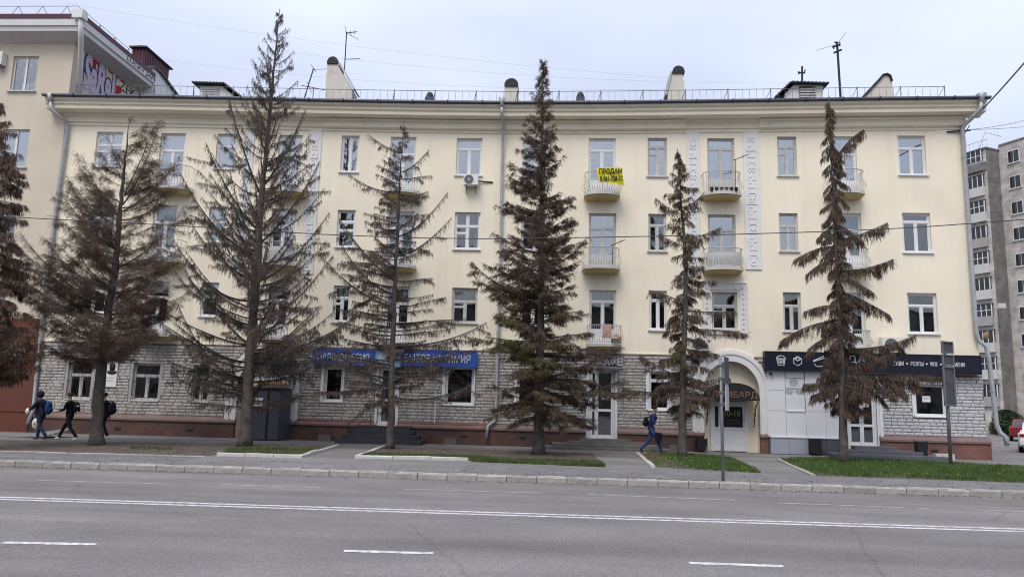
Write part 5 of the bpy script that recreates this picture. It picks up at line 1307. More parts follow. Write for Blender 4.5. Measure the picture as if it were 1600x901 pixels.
# roof railing
m_ = MB()
m_.tube([(NX0, NY - .5, ztop + .75), (NX1 + .3, NY - .5, ztop + .75)], .013, 4); m_.tube([(NX1 + .3, NY - .5, ztop + .75), (NX1 + .3, GD, ztop + .75)], .013, 4)
for k in range(8):
    x = NX1 + .3 - k * 1.15 - .5
    m_.tube([(x, NY - .5, ztop + .75), (x - .12, NY - .7, ztop + .22)], .014, 4); m_.tube([(x, NY - .5, ztop + .75), (x + .12, NY, ztop + .22)], .014, 4)
for k in range(5):
    y = NY + k * 1.2; m_.tube([(NX1 + .3, y, ztop + .75), (NX1 + .45, y, ztop + .22)], .014, 4); m_.tube([(NX1 + .3, y, ztop + .75), (NX1, y + .15, ztop + .22)], .014, 4)
m_.build('roof_railing', M['rail_dark'], nb)
# white downpipe on the corner
P = [at(x, y, yy) for (x, y), yy in zip(((125, 24), (126, 38), (126.5, 60), (126, 84), (124, 150)), (-.95, -.95, -.9, -.15, -.15))]
m_ = MB(); m_.tube(P, .11, 10); dpn = m_.build('downpipe', M['white_metal'], nb, True); m_ = MB(); f = P[0]; m_.box(f[0] - .24, f[0] + .24, f[1] - .2, f[1] + .2, f[2] - .2, f[2] + .2); m_.build('rain_head', M['white_metal'], dpn)
# graffiti on the gable wall: painted flat on the plaster
def onwall(y, z): return np.array([NX1 + .012, y, z])
uy = (0, 1, 0)
gz = at(165, 120, 1.0)[2]
gy = lambda px: None
def wall_at(px, py):   # point of the gable wall plane on a sight line
    d = ray(px, py); t = (NX1 - CAM[0]) / d[0]; return CAM + d * t
w0, w1 = wall_at(128, 122), wall_at(186, 128)
def gtext(body, name, y0, y1, z0, z1, m, off=0.0, p=.012):
    text_obj(body, name, y1 - y0, z1 - z0, m, nb, (NX1 + p, (y0 + y1) / 2, (z0 + z1) / 2), uy, (0, 0, 1), .004, off)
M['graf_lilac'] = mat('lilac_spray', (.52, .44, .55), .8, .1); M['graf_navy'] = mat('navy_spray', (.06, .06, .13), .8, .1); M['graf_red'] = mat('red_spray', (.40, .02, .03), .8, .15)
za, zb = wall_at(140, 144)[2], wall_at(150, 93)[2]
ya, yb = w0[1] + .1, w1[1]
gtext('SaRaL', 'graffiti_outline', ya - .12, yb + .12, za - .10, zb + .10, M['graf_navy'], .10, .012)
gtext('SaRaL', 'graffiti_fill', ya, yb, za, zb, M['graf_lilac'], .045, .022)
p = wall_at(144, 92); gtext('22', 'graffiti_tag', p[1] - .25, p[1] + .5, p[2] - .1, p[2] + .55, M['graf_red'], .02)
p = wall_at(168, 108); gtext('Cash', 'graffiti_tag', p[1], p[1] + 1.3, p[2] - .1, p[2] + .35, M['graf_red'], .01)
p = wall_at(200, 128); gtext('VANO', 'graffiti_tag', p[1] - .6, p[1] + .8, p[2], p[2] + .5, M['ink'], 0); p = wall_at(196, 138); gtext('ZEK', 'graffiti_tag', p[1] - .5, p[1] + .9, p[2] - .25, p[2] + .25, M['ink'], 0)
for px_, py_ in ((146, 101), (160, 112), (158, 143), (184, 141)):
    p = wall_at(px_, py_); m_ = MB(); n = 11; rr2 = [random.uniform(.14, .34) for _ in range(n)]
    m_.add([(NX1 + .008, p[1] + rr2[i] * 1.3 * math.cos(2 * math.pi * i / n), p[2] + rr2[i] * math.sin(2 * math.pi * i / n)) for i in range(n)], [tuple(range(n))]); m_.build('graffiti_splash', M['graf_red'], nb)
text_obj('LUCKY JAM', 'graffiti_tag', 2.6, .26, M['graf_navy'], nb, (NX1 + ov + .035, 4.0, ztop - .16), uy, (0, 0, 1), .004)
aircon((20, 552), 'white air conditioner on the red brown wall at the left edge', Y=NY, w=.80, h=.52); aircon((-3, 92), 'white air conditioner cut by the left edge beside the topmost window', Y=NY, w=.55, h=.6)
# ramp of loose sheets by the left corner
m_ = MB()
for k in range(4): a = gd(12 + k * 9, 683 - k * .4, 0); m_.add([a + [0, 0, .02], a + [1.5, 0, .10 + .04 * k], a + [1.55, .6, .22 + .05 * k], a + [.1, .6, .05 + .03 * k], a + [0, 0, 0], a + [1.5, 0, .06 + .04 * k]], [(0, 1, 2, 3), (4, 5, 1, 0)])
tag(m_.build('metal_sheets', M['post']), 'bent grey metal sheets lying on the pavement by the red brown wall', 'metal sheets')

# ================================================================ TOWER BLOCK, YARD AND CARS ON THE RIGHT
O = at(1566, 600, 49); O[2] = 0
tw = empty('tower_block', (O[0], O[1], 0), 'tall grey brick tower block rising behind the right corner', 'tower block')
du = np.array([.42, -.907, 0]); dv = np.array([-.907, -.42, 0])      # along the wall towards the street; outward to the left
TM = Matrix(((du[0], dv[0], 0, O[0]), (du[1], dv[1], 0, O[1]), (0, 0, 1, 0), (0, 0, 0, 1)))
RW = 2.0; FH = 2.82; ztw = at(1540, 232, 49)[2]
m_ = MB(TM); m_.box(-14, 0, -12, 0, 0, ztw); m_.box(0.001, 26, -12, -RW, 0, ztw + .5); tw_w = m_.build('wall', M['tower'], tw)
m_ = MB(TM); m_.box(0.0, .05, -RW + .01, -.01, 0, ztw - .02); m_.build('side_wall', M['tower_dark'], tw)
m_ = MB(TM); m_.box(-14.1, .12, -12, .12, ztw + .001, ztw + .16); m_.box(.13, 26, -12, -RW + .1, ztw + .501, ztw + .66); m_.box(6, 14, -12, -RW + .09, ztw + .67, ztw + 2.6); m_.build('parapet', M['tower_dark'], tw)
fz = [at(1575 + (i * 4.4), y, 47)[2] for i, y in enumerate((276, 316, 357, 400))]
z0f = at(1563, 615, 47)[2] - .7
for k in range(10):
    zb = z0f + FH * k - FH * 0
    if zb + 1.6 > ztw: break
    for u in (1.0, 3.6, 6.4, 9.2):
        m_ = MB(TM); y0, y1 = -RW - .02, -RW + .02; ww = 1.25
        m_.box(u, u + ww, -RW + .005, -RW + .03, zb, zb + 1.4); w = m_.build('window', M['white_frame'], tw)
        for q in (0, 1): MB(TM).box(u + .07 + q * .58, u + .60 + q * .58, -RW + .031, -RW + .037, zb + .07, zb + 1.33).build('pane', M['car_glass'], w)
        MB(TM).box(u - .08, u + ww + .08, -RW + .003, -RW + .13, zb - .09, zb - .002).build('sill', M['slab'], w)
    # loggia on the bay: white parapet, glazing with mullions, dark soffit line
    u0, u1 = -2.75, -.35
    lg = MB(TM).box(u0, u1, .004, .30, zb - .55, zb + .45).build('loggia', M['slab' if k % 3 else 'concrete'], tw)
    MB(TM).box(u0 + .03, u1 - .03, .004, .26, zb + .452, zb + 1.75).build('loggia_glazing', M['car_glass'], lg)
    m_ = MB(TM)
    for q in range(5): uu = u0 + .02 + (u1 - u0 - .1) * q / 4; m_.box(uu, uu + .08, .20, .285, zb + .453, zb + 1.749)
    m_.box(u0, u1, .2, .29, zb + 1.05, zb + 1.11) if k % 2 else None
    m_.build('glazing_bar', M['white_frame'], lg)
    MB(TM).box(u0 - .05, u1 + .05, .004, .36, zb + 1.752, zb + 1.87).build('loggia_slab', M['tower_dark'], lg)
m_ = MB(TM); m_.box(-3.0, .0, .004, .34, ztw - 2.4, ztw - 1.5); m_.build('top_canopy', M['tower_dark'], tw)
m_ = MB(TM)
m_.tube([(-14, -.3, ztw + 1.1), (0, -.3, ztw + 1.1)], .025, 4)
for k in range(24): m_.tube([(-k * .5, -.3, ztw + .16), (-k * .5, -.3, ztw + 1.1)], .014, 3)
m_.tube([(-1.2, -.5, ztw + .1), (-.6, -1, ztw + 2.2), (1.0, -1.2, ztw + 1.2)], .03, 4)
m_.build('roof_railing', M['rail_dark'], tw)
c = at(1563, 478, 47.6); m_ = MB(); m_.box(c[0] - .35, c[0] + .35, c[1] - .4, c[1], c[2] - .25, c[2] + .25); tag(m_.build('tower_air_conditioner', M['slab']), 'small white air conditioner on the dark side wall of the grey tower block', 'air conditioner')
c = at(1541, 524, 46.0); sdh = empty('satellite_dish', c, 'rusty orange satellite dish beside the right drainpipe on the grey tower block', 'satellite dish'); m_ = MB(); m_.ell((c[0], c[1], c[2]), (.42, .14, .5), 12, 6, 0, 0); m_.M = None
m_ = MB(); m_.ell((c[0], c[1], c[2]), (.30, .14, .38), 14, 7); m_.build('dish', M['copper'], sdh, True); m_ = MB(); m_.tube([(c[0], c[1] + .1, c[2]), (c[0] - .3, c[1] + .6, c[2] - .6)], .04, 5); m_.build('arm', M['post'], sdh)
# low cream hut behind the car and the yard shrub
c = gd(1600, 675, 0); 
hb = empty('notice_hut', (c[0], c[1] + 6, 0), 'cream box with a dark mark behind the red car at the right edge', 'hut'); q = at(1589, 646, c[1] + 6); m_ = MB(); m_.box(q[0], q[0] + 3, c[1] + 6, c[1] + 8, 0, q[2]); m_.build('hut_wall', M['stucco'], hb); MB().box(q[0] + .4, q[0] + .9, c[1] + 5.97, c[1] + 5.998, q[2] - .6, q[2] - .35).build('hut_mark', M['ink'], hb)
def leafy(name, label, cat, c, rx, ry, h, n, material, stems=7):
    r = empty(name, c, label, cat); m_ = MB()
    for _ in range(stems): a = random.uniform(0, 6.28); m_.tube([(c[0], c[1], c[2]), (c[0] + .5 * rx * math.cos(a), c[1] + .5 * ry * math.sin(a), c[2] + h * .5), (c[0] + .75 * rx * math.cos(a), c[1] + .75 * ry * math.sin(a), c[2] + h * .85)], [.04, .025, .008], 5)
    m_.build('stem', M['limb'], r)
    a = rng.uniform(0, 6.28, n); k = rng.uniform(0, 1, n) ** .45; zz = rng.uniform(.05, 1, n); lump = 1 + .25 * np.sin(3 * a + 5 * zz) + .12 * np.sin(7 * a)
    pr2 = np.sqrt(np.clip(1 - (zz - .35) ** 2 / .45, 0.02, 1)) * k * lump
    P = np.stack([c[0] + rx * pr2 * np.cos(a), c[1] + ry * pr2 * np.sin(a), c[2] + h * zz], 1)
    u = rng.normal(size=(n, 3)); u /= np.linalg.norm(u, axis=1)[:, None]; v = np.cross(u, rng.normal(size=(n, 3))); v /= np.linalg.norm(v, axis=1)[:, None]; s = rng.uniform(.05, .11, (n, 1))
    mesh_quads('foliage', np.stack([P - u * s, P + v * s * .5, P + u * s, P - v * s * .5], 1), [material], None, r, 'stuff')
c = gd(1566, 681, 0); c[2] = 0; leafy('yard_shrub', 'dark green rounded shrub between the right drainpipe and the red car', 'shrub', c + np.array([.4, 0, 0]), 1.15, 1.0, 2.05, 9000, M['leaf'])
def car(px, label, paint, rz=0.0):
    c = gd(*px, 0); c[2] = .004
    r = empty('parked_car', c, label, 'car', 'cars in the yard'); X, Y, Z = c
    def sect(y, pts): return [(X + s * x, Y + y, Z + z) for s in (1,) for x, z in pts]
    half = lambda zs: zs
    ys = [0, .06, .5, 1.0, 2.6, 3.2, 4.2, 4.3]
    body = []
    for y, wz in ((0.0, (.80, .42, .92)), (.10, (.86, .30, .98)), (1.0, (.88, .26, .98)), (3.2, (.88, .26, .92)), (4.2, (.82, .28, .78)), (4.32, (.70, .38, .62))):
        hw, zl, zh = wz; body.append([(X - hw, Y + y, Z + zl + .1), (X - hw * .97, Y + y, Z + zl), (X + hw * .97, Y + y, Z + zl), (X + hw, Y + y, Z + zl + .1), (X + hw, Y + y, Z + zh - .12), (X + hw * .9, Y + y, Z + zh), (X - hw * .9, Y + y, Z + zh), (X - hw, Y + y, Z + zh - .12)])
    cab = []
    for y, hw, z in ((.25, .70, 0.96), (.62, .66, 1.36), (1.0, .64, 1.44), (1.9, .64, 1.45), (2.4, .65, 1.38), (3.0, .70, .95)):
        cab.append([(X - hw - .1 * (1.44 - z), Y + y, Z + .95), (X - hw, Y + y, Z + z - .06 if z > 1 else Z + .955), (X - hw * .85, Y + y, Z + z), (X + hw * .85, Y + y, Z + z), (X + hw, Y + y, Z + z - .06 if z > 1 else Z + .955), (X + hw + .1 * (1.44 - z), Y + y, Z + .95)])
    m_ = MB()
    for S_ in (body, cab):
        k = len(S_[0]); vs = [p for s_ in S_ for p in s_]
        m_.add(vs, [(i * k + j, i * k + (j + 1) % k, (i + 1) * k + (j + 1) % k, (i + 1) * k + j) for i in range(len(S_) - 1) for j in range(k)] + [tuple(range(k - 1, -1, -1)), tuple((len(S_) - 1) * k + j for j in range(k))])
    m_.build('body', paint, r)
    m_ = MB(); m_.add([(X - .60, Y + .255, Z + 1.0), (X + .60, Y + .255, Z + 1.0), (X + .52, Y + .58, Z + 1.35), (X - .52, Y + .58, Z + 1.35)], [(0, 1, 2, 3)])
    for s in (-1, 1): m_.add([(X + s * .735, Y + .6, Z + .99), (X + s * .735, Y + 2.6, Z + .99), (X + s * .672, Y + 2.2, Z + 1.36), (X + s * .672, Y + .8, Z + 1.36)], [(0, 1, 2, 3)])
    m_.build('car_window', M['car_glass'], r)
    for s in (-1, 1): m_ = MB(); m_.box(X + s * .60, X + s * .82, Y - .012, Y + .05, Z + .74, Z + .88); m_.build('tail_lamp', M['lamp_red'], r)
    MB().box(X - .26, X + .26, Y - .014, Y - .001, Z + .66, Z + .77).build('number_plate', M['paper'], r); MB().box(X - .8, X + .8, Y - .05, Y + .06, Z + .40, Z + .60).build('bumper', paint, r)
    for s in (-1, 1):
        for y in (.75, 3.4):
            m_ = MB(); m_.disc((X + s * .78, Y + y, Z + .31), .31, (1, 0, 0), .2, 18); wl = m_.build('wheel', M['tyre'], r); m_ = MB(); m_.disc((X + s * .885, Y + y, Z + .31), .19, (1, 0, 0), .012, 14); m_.build('rim', M['pipe'], wl)
    r.rotation_euler[2] = rz
    return r
car((1603, 690), 'dark red hatchback seen from behind in the yard right of the shrub', M['car_red'], rad(-31))
car((1628, 709), 'white car of which only a corner shows at the right edge', M['car_white'], rad(-31))
# house across the street, seen only as the dark band mirrored in the lower windows
op = empty('opposite_building', (0, -58, 0), 'dim plain house across the street, mirrored in the lower windows', 'building')
MB().box(-60, 60, -70, -57.5, -.2, 13).build('wall', M['opp'], op)
m_ = MB()
for i in range(36):
    for j in range(4): x = -58 + i * 3.25; z = 1.2 + j * 3.1; m_.box(x, x + 1.4, -57.498, -57.45, z, z + 1.6)
m_.build('window', M['car_glass'], op); MB().box(-60.3, 60.3, -70.3, -57.2, 13.001, 13.3).build('roof', M['roof'], op)

# ================================================================ AERIALS, WIRES, POLES
def rod(name, label, cat, segs, material='black_metal'):
    m_ = MB()
    for pts, r in segs: m_.tube(pts, r, 5)
    return tag(m_.build(name, M[material]), label, cat)
A_ = lambda x, y, Y=2.0: at(x, y, Y)
rod('roof_aerial', 'tall thin aerial mast beside the leftmost slanted chimney', 'aerial', [([A_(538, 112), A_(541.5, 50)], .028), ([A_(541, 52), A_(558, 50)], .022), ([A_(541, 52), A_(560, 62, 1.6)], .012), ([A_(539, 93), A_(562, 92)], .018), ([A_(547, 48), A_(549, 56)], .012), ([A_(553, 47.5), A_(554, 54)], .012), ([A_(539, 40), A_(541, 54)], .01)])
rod('roof_aerial', 'leaning aerial mast with bent arms left of the slanted chimney', 'aerial', [([A_(474, 158), A_(490, 107)], .03), ([A_(488, 109), A_(512, 108)], .012), ([A_(471, 134), A_(483, 136), A_(508, 141)], .02), ([A_(486, 101), A_(494, 113)], .012), ([A_(480, 128), A_(487, 145)], .012)])
rod('roof_aerial', 'tall dark wooden mast with short crossarms near the right end of the roof', 'aerial', [([A_(1314, 160), A_(1308, 66)], .055), ([A_(1301, 74), A_(1313, 70)], .05), ([A_(1303, 83), A_(1315, 78)], .05), ([A_(1309, 68), A_(1322, 51)], .009), ([A_(1306, 70), A_(1276, 79)], .009), ([A_(1302, 72), A_(1303, 77)], .03), ([A_(1312, 66), A_(1312, 72)], .03), ([A_(1304, 66), A_(1309, 68)], .04)])
rod('roof_aerial', 'short dark cross-shaped mast on the right dormer', 'aerial', [([A_(1253.5, 132), A_(1253.5, 104)], .05), ([A_(1248, 114), A_(1258, 114)], .04), ([A_(1248, 112), A_(1248, 116)], .04), ([A_(1258, 109), A_(1257, 114)], .03)])
def wire(label, pts, r=.010, cat='cable'):
    return rod('overhead_wire', label, cat, [(pts, r)], 'wire' if r < .02 else 'post')
def sag(p, q, s, n=14): return [p + (q - p) * t - np.array([0, 0, s * 4 * t * (1 - t)]) for t in np.linspace(0, 1, n)]
wy = -13.0
wire('dark wire strung along the street across the third floor windows', [at(x, y, wy) for x, y in ((-400, 315), (-150, 331), (52, 341), (200, 348.5), (370, 358), (500, 366), (640, 371.5), (760, 373), (860, 372), (1000, 369.5), (1100, 367.5), (1200, 364.5), (1300, 361.5), (1420, 356), (1520, 349), (1600, 343), (1800, 325))], .012)
k0_ = at(1512, 203, -.25)
wire('thick grey cable running from the house corner up to the right edge', sag(at(1536, 170, -.6), at(1660, 28, -9), .05), .032)
wire('thin wire from the corner bracket to the right edge, upper of two', sag(k0_, at(1680, 165, -4), .15), .009)
wire('thin wire from the corner bracket to the right edge, lower of two', sag(k0_, at(1680, 188, 6), .1), .009)
wire('faint wire in the sky falling from the left house to the middle chimney', sag(at(262, 95, 6), at(1052, 140, 6), .5), .003)
wire('faint wire high in the sky left of the middle', sag(at(100, 5, 3), at(1046, 122, 6), .4), .003)
wire('faint wire in the sky just above the roof railing', sag(at(440, 80, 5), at(1260, 130, 5), .5), .003)
rod('wall_bracket', 'short dark bracket at the right roof corner holding the wires', 'bracket', [([at(1480, 206, -.05), at(1516, 204, -.12)], .035), ([at(1508, 208, -.1), at(1515, 196, -.2)], .02)])
# street sign on a post at the kerb, plates seen edge on
b0 = gd(1130, 752, 0.0); top = at(1126, 556, b0[1]); sp = empty('street_sign', b0, 'slim grey sign post at the kerb with plates seen edge on', 'sign')
m_ = MB(); m_.tube([b0 + [0, 0, -.1], top], .038, 10); m_.build('post', M['post'], sp, True)
def plate(c, w, h, ang, material, name, parent, tube=True):
    R = Matrix.Translation(Vector(c)) @ Matrix.Rotation(ang, 4, 'Z'); m_ = MB(R); m_.box(-w / 2, w / 2, -.012, .012, -h / 2, h / 2); o = m_.build(name, material, parent)
    return o
pt = lambda y: at(1126 + (y - 556) * .02, y, b0[1])
c = pt(580) + [.14, .0, 0]; plate(c, .50, .72, rad(66), M['sign_back'], 'sign_plate', sp); c = pt(620) + [.14, 0, 0]; plate(c, .46, .66, rad(68), M['letter_grey'], 'sign_plate', sp)
m_ = MB()
for y in (570, 590, 612, 630): c = pt(y); m_.box(c[0] - .06, c[0] + .06, c[1] - .05, c[1] + .05, c[2] - .02, c[2] + .02)
m_.build('clamp', M['post'], sp)
b1 = gd(1486, 729, 0.0); top1 = at(1475, 534, b1[1]); bs = empty('board_sign', b1, 'dark back of a tall street sign board on a leaning post in the grass', 'sign')
m_ = MB(); m_.tube([b1 + [0, 0, -.1], top1 + [0, 0, -.05]], .06, 10); m_.build('post', M['post'], bs, True)
hpx = lambda y: at(1475 + (y - 534) * .057, y, b1[1])
for (ya_, yb_) in ((533, 552), (553.5, 571), (572.5, 634)):
    a, b = hpx(ya_), hpx(yb_); c = (a + b) / 2 + [.07, -.02, 0]
    o = plate(c, .62, abs(a[2] - b[2]), rad(30), M['sign_back'], 'sign_panel', bs)
    R = Matrix.Translation(Vector(c)) @ Matrix.Rotation(rad(30), 4, 'Z'); m_ = MB(R); h = abs(a[2] - b[2]) / 2; m_.box(-.31, .31, -.05, -.0125, -h, -h + .04); m_.box(-.31, .31, -.05, -.0125, h - .04, h); m_.box(-.31, -.27, -.05, -.0125, -h + .04, h - .04); m_.box(.27, .31, -.05, -.0125, -h + .04, h - .04); m_.build('panel_rim', M['post'], o)
# ---- bins and planters
def bin_(px, label, w=.36, h=.5, material='black_metal', lift=.1, grp='litter bins along the house front'):
    c = gd(*px, 0); c[2] = 0; r = empty('litter_bin', c, label, 'litter bin', grp)
    m_ = MB(); a, b = w / 2 * .82, w / 2; z0, z1 = lift, lift + h
    lo = [(c[0] - a, c[1] - a * .8, z0), (c[0] + a, c[1] - a * .8, z0), (c[0] + a, c[1] + a * .8, z0), (c[0] - a, c[1] + a * .8, z0)]; hi = [(c[0] - b, c[1] - b * .8, z1), (c[0] + b, c[1] - b * .8, z1), (c[0] + b, c[1] + b * .8, z1), (c[0] - b, c[1] + b * .8, z1)]
    inn = [(c[0] + (x - c[0]) * .88, c[1] + (y - c[1]) * .88, z) for x, y, z in hi]; bot = [(x, y, z0 + .1) for x, y, z in [(c[0] + (x - c[0]) * .88, c[1] + (y - c[1]) * .88, z) for x, y, z in lo]]
    m_.add(lo + hi + inn + bot, [(3, 2, 1, 0)] + [(i, (i + 1) % 4, 4 + (i + 1) % 4, 4 + i) for i in range(4)] + [(4 + i, 4 + (i + 1) % 4, 8 + (i + 1) % 4, 8 + i) for i in range(4)] + [(8 + i, 8 + (i + 1) % 4, 12 + (i + 1) % 4, 12 + i) for i in range(4)] + [(12, 13, 14, 15)]); m_.build('bucket', M[material], r)
    m_ = MB()
    for s in (-1, 1): m_.tube([(c[0] + s * (b + .03), c[1], 0), (c[0] + s * (b + .03), c[1], z1 + .04)], .018, 5)
    m_.tube([(c[0] - b - .03, c[1], .02), (c[0] + b + .03, c[1], .02)], .015, 5); m_.build('stand', M[material], r)
bin_((455, 686), 'grey tilted litter bin right of the metal porch', .38, .46, 'grey_metal', .14); bin_((669, 692), 'black litter bin at the right of the dark perfume shop steps', .34, .5)
bin_((1096, 706), 'black bucket shaped litter bin left of the white arched door', .40, .48, lift=.06); bin_((1274, 711), 'black litter bin against the slate shop cladding', .42, .55, lift=.08); bin_((1440, 717), 'black litter bin at the right end of the blue grey steps', .40, .62, lift=.05)
def planter(px, label, w=.52, h=.26, material='planter', flowers=False):
    c = gd(*px, 0); r = empty('concrete_planter', (c[0], c[1], 0), label, 'planter', 'planters along the house front'); m_ = MB(); x, y = c[0], c[1]; t = .05
    m_.box(x - w / 2, x + w / 2, y, y + t, 0, h); m_.box(x - w / 2, x + w / 2, y + .38 - t, y + .38, 0, h); m_.box(x - w / 2, x - w / 2 + t, y + t, y + .38 - t, 0, h); m_.box(x + w / 2 - t, x + w / 2, y + t, y + .38 - t, 0, h); m_.build('tub', M[material], r)
    MB().box(x - w / 2 + t, x + w / 2 - t, y + t, y + .38 - t, .02, h - .05).build('soil', M['dirt'], r)
    m_ = MB()
    for _ in range(14): q = (x + random.uniform(-w / 2 + .06, w / 2 - .06), y + .19 + random.uniform(-.1, .1)); m_.tube([(q[0], q[1], h - .06), (q[0] + random.uniform(-.05, .05), q[1], h + random.uniform(.03, .12))], [.008, .004], 3)
    m_.build('dry_stems', M['twig'], r, kind='stuff')
    if flowers:
        m_ = MB(); 
        for q in (-.1, .02, .06): m_.ell((x + q, y + .15, h + .06), (.035, .035, .03), 6, 4)
        m_.build('blossom', M['red'], r)
planter((506, 689), 'square concrete planter left of the dark perfume shop steps'); planter((703, 694), 'square concrete planter with red flowers right of the perfume shop steps', flowers=True); planter((817, 697), 'square concrete planter just left of the thick dark spruce trunk'); planter((1057, 706), 'concrete planter hidden partly by the slim spruce left of the arch')
c = gd(1478, 719, 0); tag(MB().box(c[0] - .34, c[0] + .34, c[1], c[1] + .3, 0, .24).build('white_block', M['white_kerb']), 'whitewashed concrete block on the pavement behind the board sign post', 'block')
# ================================================================ PEOPLE
def skinned(name, V, Eg, Rr, material, parent, levels=2, root=0):
    me = bpy.data.meshes.new(name); me.from_pydata([tuple(map(float, v)) for v in V], Eg, []); me.materials.append(material); me.update()
    o = link(name, me, parent)
    sm = o.modifiers.new('skin', 'SKIN'); sm.use_smooth_shade = True; sm.branch_smoothing = .4
    if not me.skin_vertices: me.skin_vertices.new()
    sv = me.skin_vertices[0].data
    for i, r in enumerate(Rr):
        sv[i].radius = (r, r) if np.isscalar(r) else r; sv[i].use_root = (i == root)
    ss = o.modifiers.new('sub', 'SUBSURF'); ss.levels = levels; ss.render_levels = levels
    return o
class Fig:
    """joints in metres: f forward, l to the figure's left, z up, turned to face along the street"""
    def __init__(s, base, face): s.b = np.array(base); s.fx = face
    def __call__(s, f, l, z): return s.b + np.array([s.fx * f, -s.fx * -l * -1.0, z])
def chain(o, pts, rs, V, Eg, R, start=None):
    prev = start
    for p, r in zip(pts, rs):
        V.append(p); R.append(r); i = len(V) - 1
        if prev is not None: Eg.append((prev, i))
        prev = i
    return prev
def person(px, face, label, H, pose, cl, hairm, group='people walking along the pavement', head_f=.05, hood=False):
    b = gd(*px, 0); b[2] = .0
    r = empty('person', b, label, 'person', group); k = H / 1.75
    P = lambda f, l, z: b + np.array([face * f * k, -face * l * k, z * k])
    ln = pose['lean']; hip = (0, .92); 
    pel = P(0, 0, .95); sp_ = P(ln * .3, 0, 1.12); ch = P(ln * .75, 0, 1.32); nk = P(ln, 0, 1.475); hb = P(ln + head_f, 0, 1.56); hm = P(ln + head_f + .015, 0, 1.645); ht = P(ln + head_f, 0, 1.71)
    V, E_, R = [], [], []
    chain(r, [pel, sp_, ch, nk, hb, hm, ht], [(.085 * k, .065 * k), (.095 * k, .075 * k), (.11 * k, .08 * k), .05 * k, .07 * k, .088 * k, .07 * k], V, E_, R)
    nose = len(V); V.append(P(ln + head_f + .115, 0, 1.615)); R.append(.014 * k); E_.append((5, nose))
    for s in (-1, 1): V.append(P(ln + head_f - .005, s * .092, 1.62)); R.append(.016 * k); E_.append((5, len(V) - 1))
    hands = {}
    for s, arm in ((1, pose['armL']), (-1, pose['armR'])):
        sh = P(ln * .9 - .01, s * .17, 1.42); el = P(*arm[0]); wr = P(*arm[1])
        last = chain(r, [sh, el, wr], [.05 * k, .038 * k, .026 * k], V, E_, R, 2)
        d = (wr - el); d = d / np.linalg.norm(d); hd = wr + d * .07 * k; V.append(hd); R.append((.034 * k, .016 * k)); E_.append((last, len(V) - 1)); pm = len(V) - 1; hands[s] = hd
        side = np.cross(d, [0, 0, 1.0]); side = side / (np.linalg.norm(side) + 1e-6); 
        for q in range(4):
            f0 = hd + side * (.024 - .016 * q) * k + d * .03 * k; L_ = [.066, .078, .074, .056][q] * k; V.append(f0); R.append(.0085 * k); E_.append((pm, len(V) - 1)); i0 = len(V) - 1
            V.append(f0 + d * L_ * .5); R.append(.008 * k); E_.append((i0, len(V) - 1)); i1 = len(V) - 1
            V.append(f0 + d * L_ * .8 + np.array([face * .02 * k, 0, -.012 * k])); R.append(.0065 * k); E_.append((i1, len(V) - 1))
        V.append(hd + side * .045 * k - d * .005 * k); R.append(.010 * k); E_.append((pm, len(V) - 1)); V.append(hd + side * .058 * k + d * .03 * k); R.append(.008 * k); E_.append((len(V) - 2, len(V) - 1))
    for s, leg in ((1, pose['legL']), (-1, pose['legR'])):
        hp = P(0, s * .09, .90); kn = P(*leg[0]); an = P(*leg[1]); toe = P(*leg[2]); chain(r, [hp, kn, an, toe], [.066 * k, .048 * k, .034 * k, .028 * k], V, E_, R, 0)
    body = skinned('body', V, E_, R, M['skin'], r)
    # jacket
    V, E_, R = [], [], []; bulk = cl.get('bulk', 1.0)
    lowz = cl.get('hem', .84)
    chain(r, [P(0, 0, lowz), P(0, 0, (lowz + 1.10) / 2), P(ln * .3, 0, 1.10), P(ln * .75, 0, 1.31), P(ln * .95, 0, 1.43), P(ln + .005, 0, 1.485)], [(.168 * k * bulk, .138 * k * bulk), (.166 * k * bulk, .136 * k * bulk), (.16 * k * bulk, .13 * k * bulk), (.165 * k * bulk, .125 * k * bulk), (.11 * k, .09 * k), (.066 * k, .066 * k)], V, E_, R)
    for s, arm in ((1, pose['armL']), (-1, pose['armR'])):
        sh = P(ln * .9 - .01, s * .17, 1.405); el = P(*arm[0]); wr = P(*arm[1]); e2 = el + (wr - el) * cl.get('sleeve', .95)
        chain(r, [sh, el, e2], [.072 * k * bulk, .056 * k * bulk, .042 * k * bulk], V, E_, R, 3)
    skinned('jacket', V, E_, R, M[cl['top']], r)
    V, E_, R = [], [], []
    V.append(P(0, 0, 1.04)); R.append((.145 * k, .12 * k)); V.append(P(0, 0, .88)); R.append((.135 * k, .115 * k)); E_.append((0, 1))
    for s, leg in ((1, pose['legL']), (-1, pose['legR'])):
        hp = P(0, s * .09, .82); kn = P(*leg[0]); an = P(*leg[1]); chain(r, [hp, kn, kn + (an - kn) * .55, kn + (an - kn) * 1.05], [.098 * k, .072 * k, .062 * k, .056 * k], V, E_, R, 1)
    skinned('trousers', V, E_, R, M[cl['legs']], r)
    for s, leg in ((1, pose['legL']), (-1, pose['legR'])):
        an = P(*leg[1]); toe = P(*leg[2]); u = (toe - an); heel = an - u * .35 + [0, 0, -.03]; heel[2] = min(heel[2], an[2])
        V = [heel, an + (toe - an) * .35 + np.array([0, 0, -.01]), toe]; skinned('shoe', V, [(0, 1), (1, 2)], [(.042 * k, .042 * k), (.045 * k, .042 * k), (.036 * k, .03 * k)], M[cl['shoes']], r)
    c = P(ln + head_f - .012, 0, 1.668)
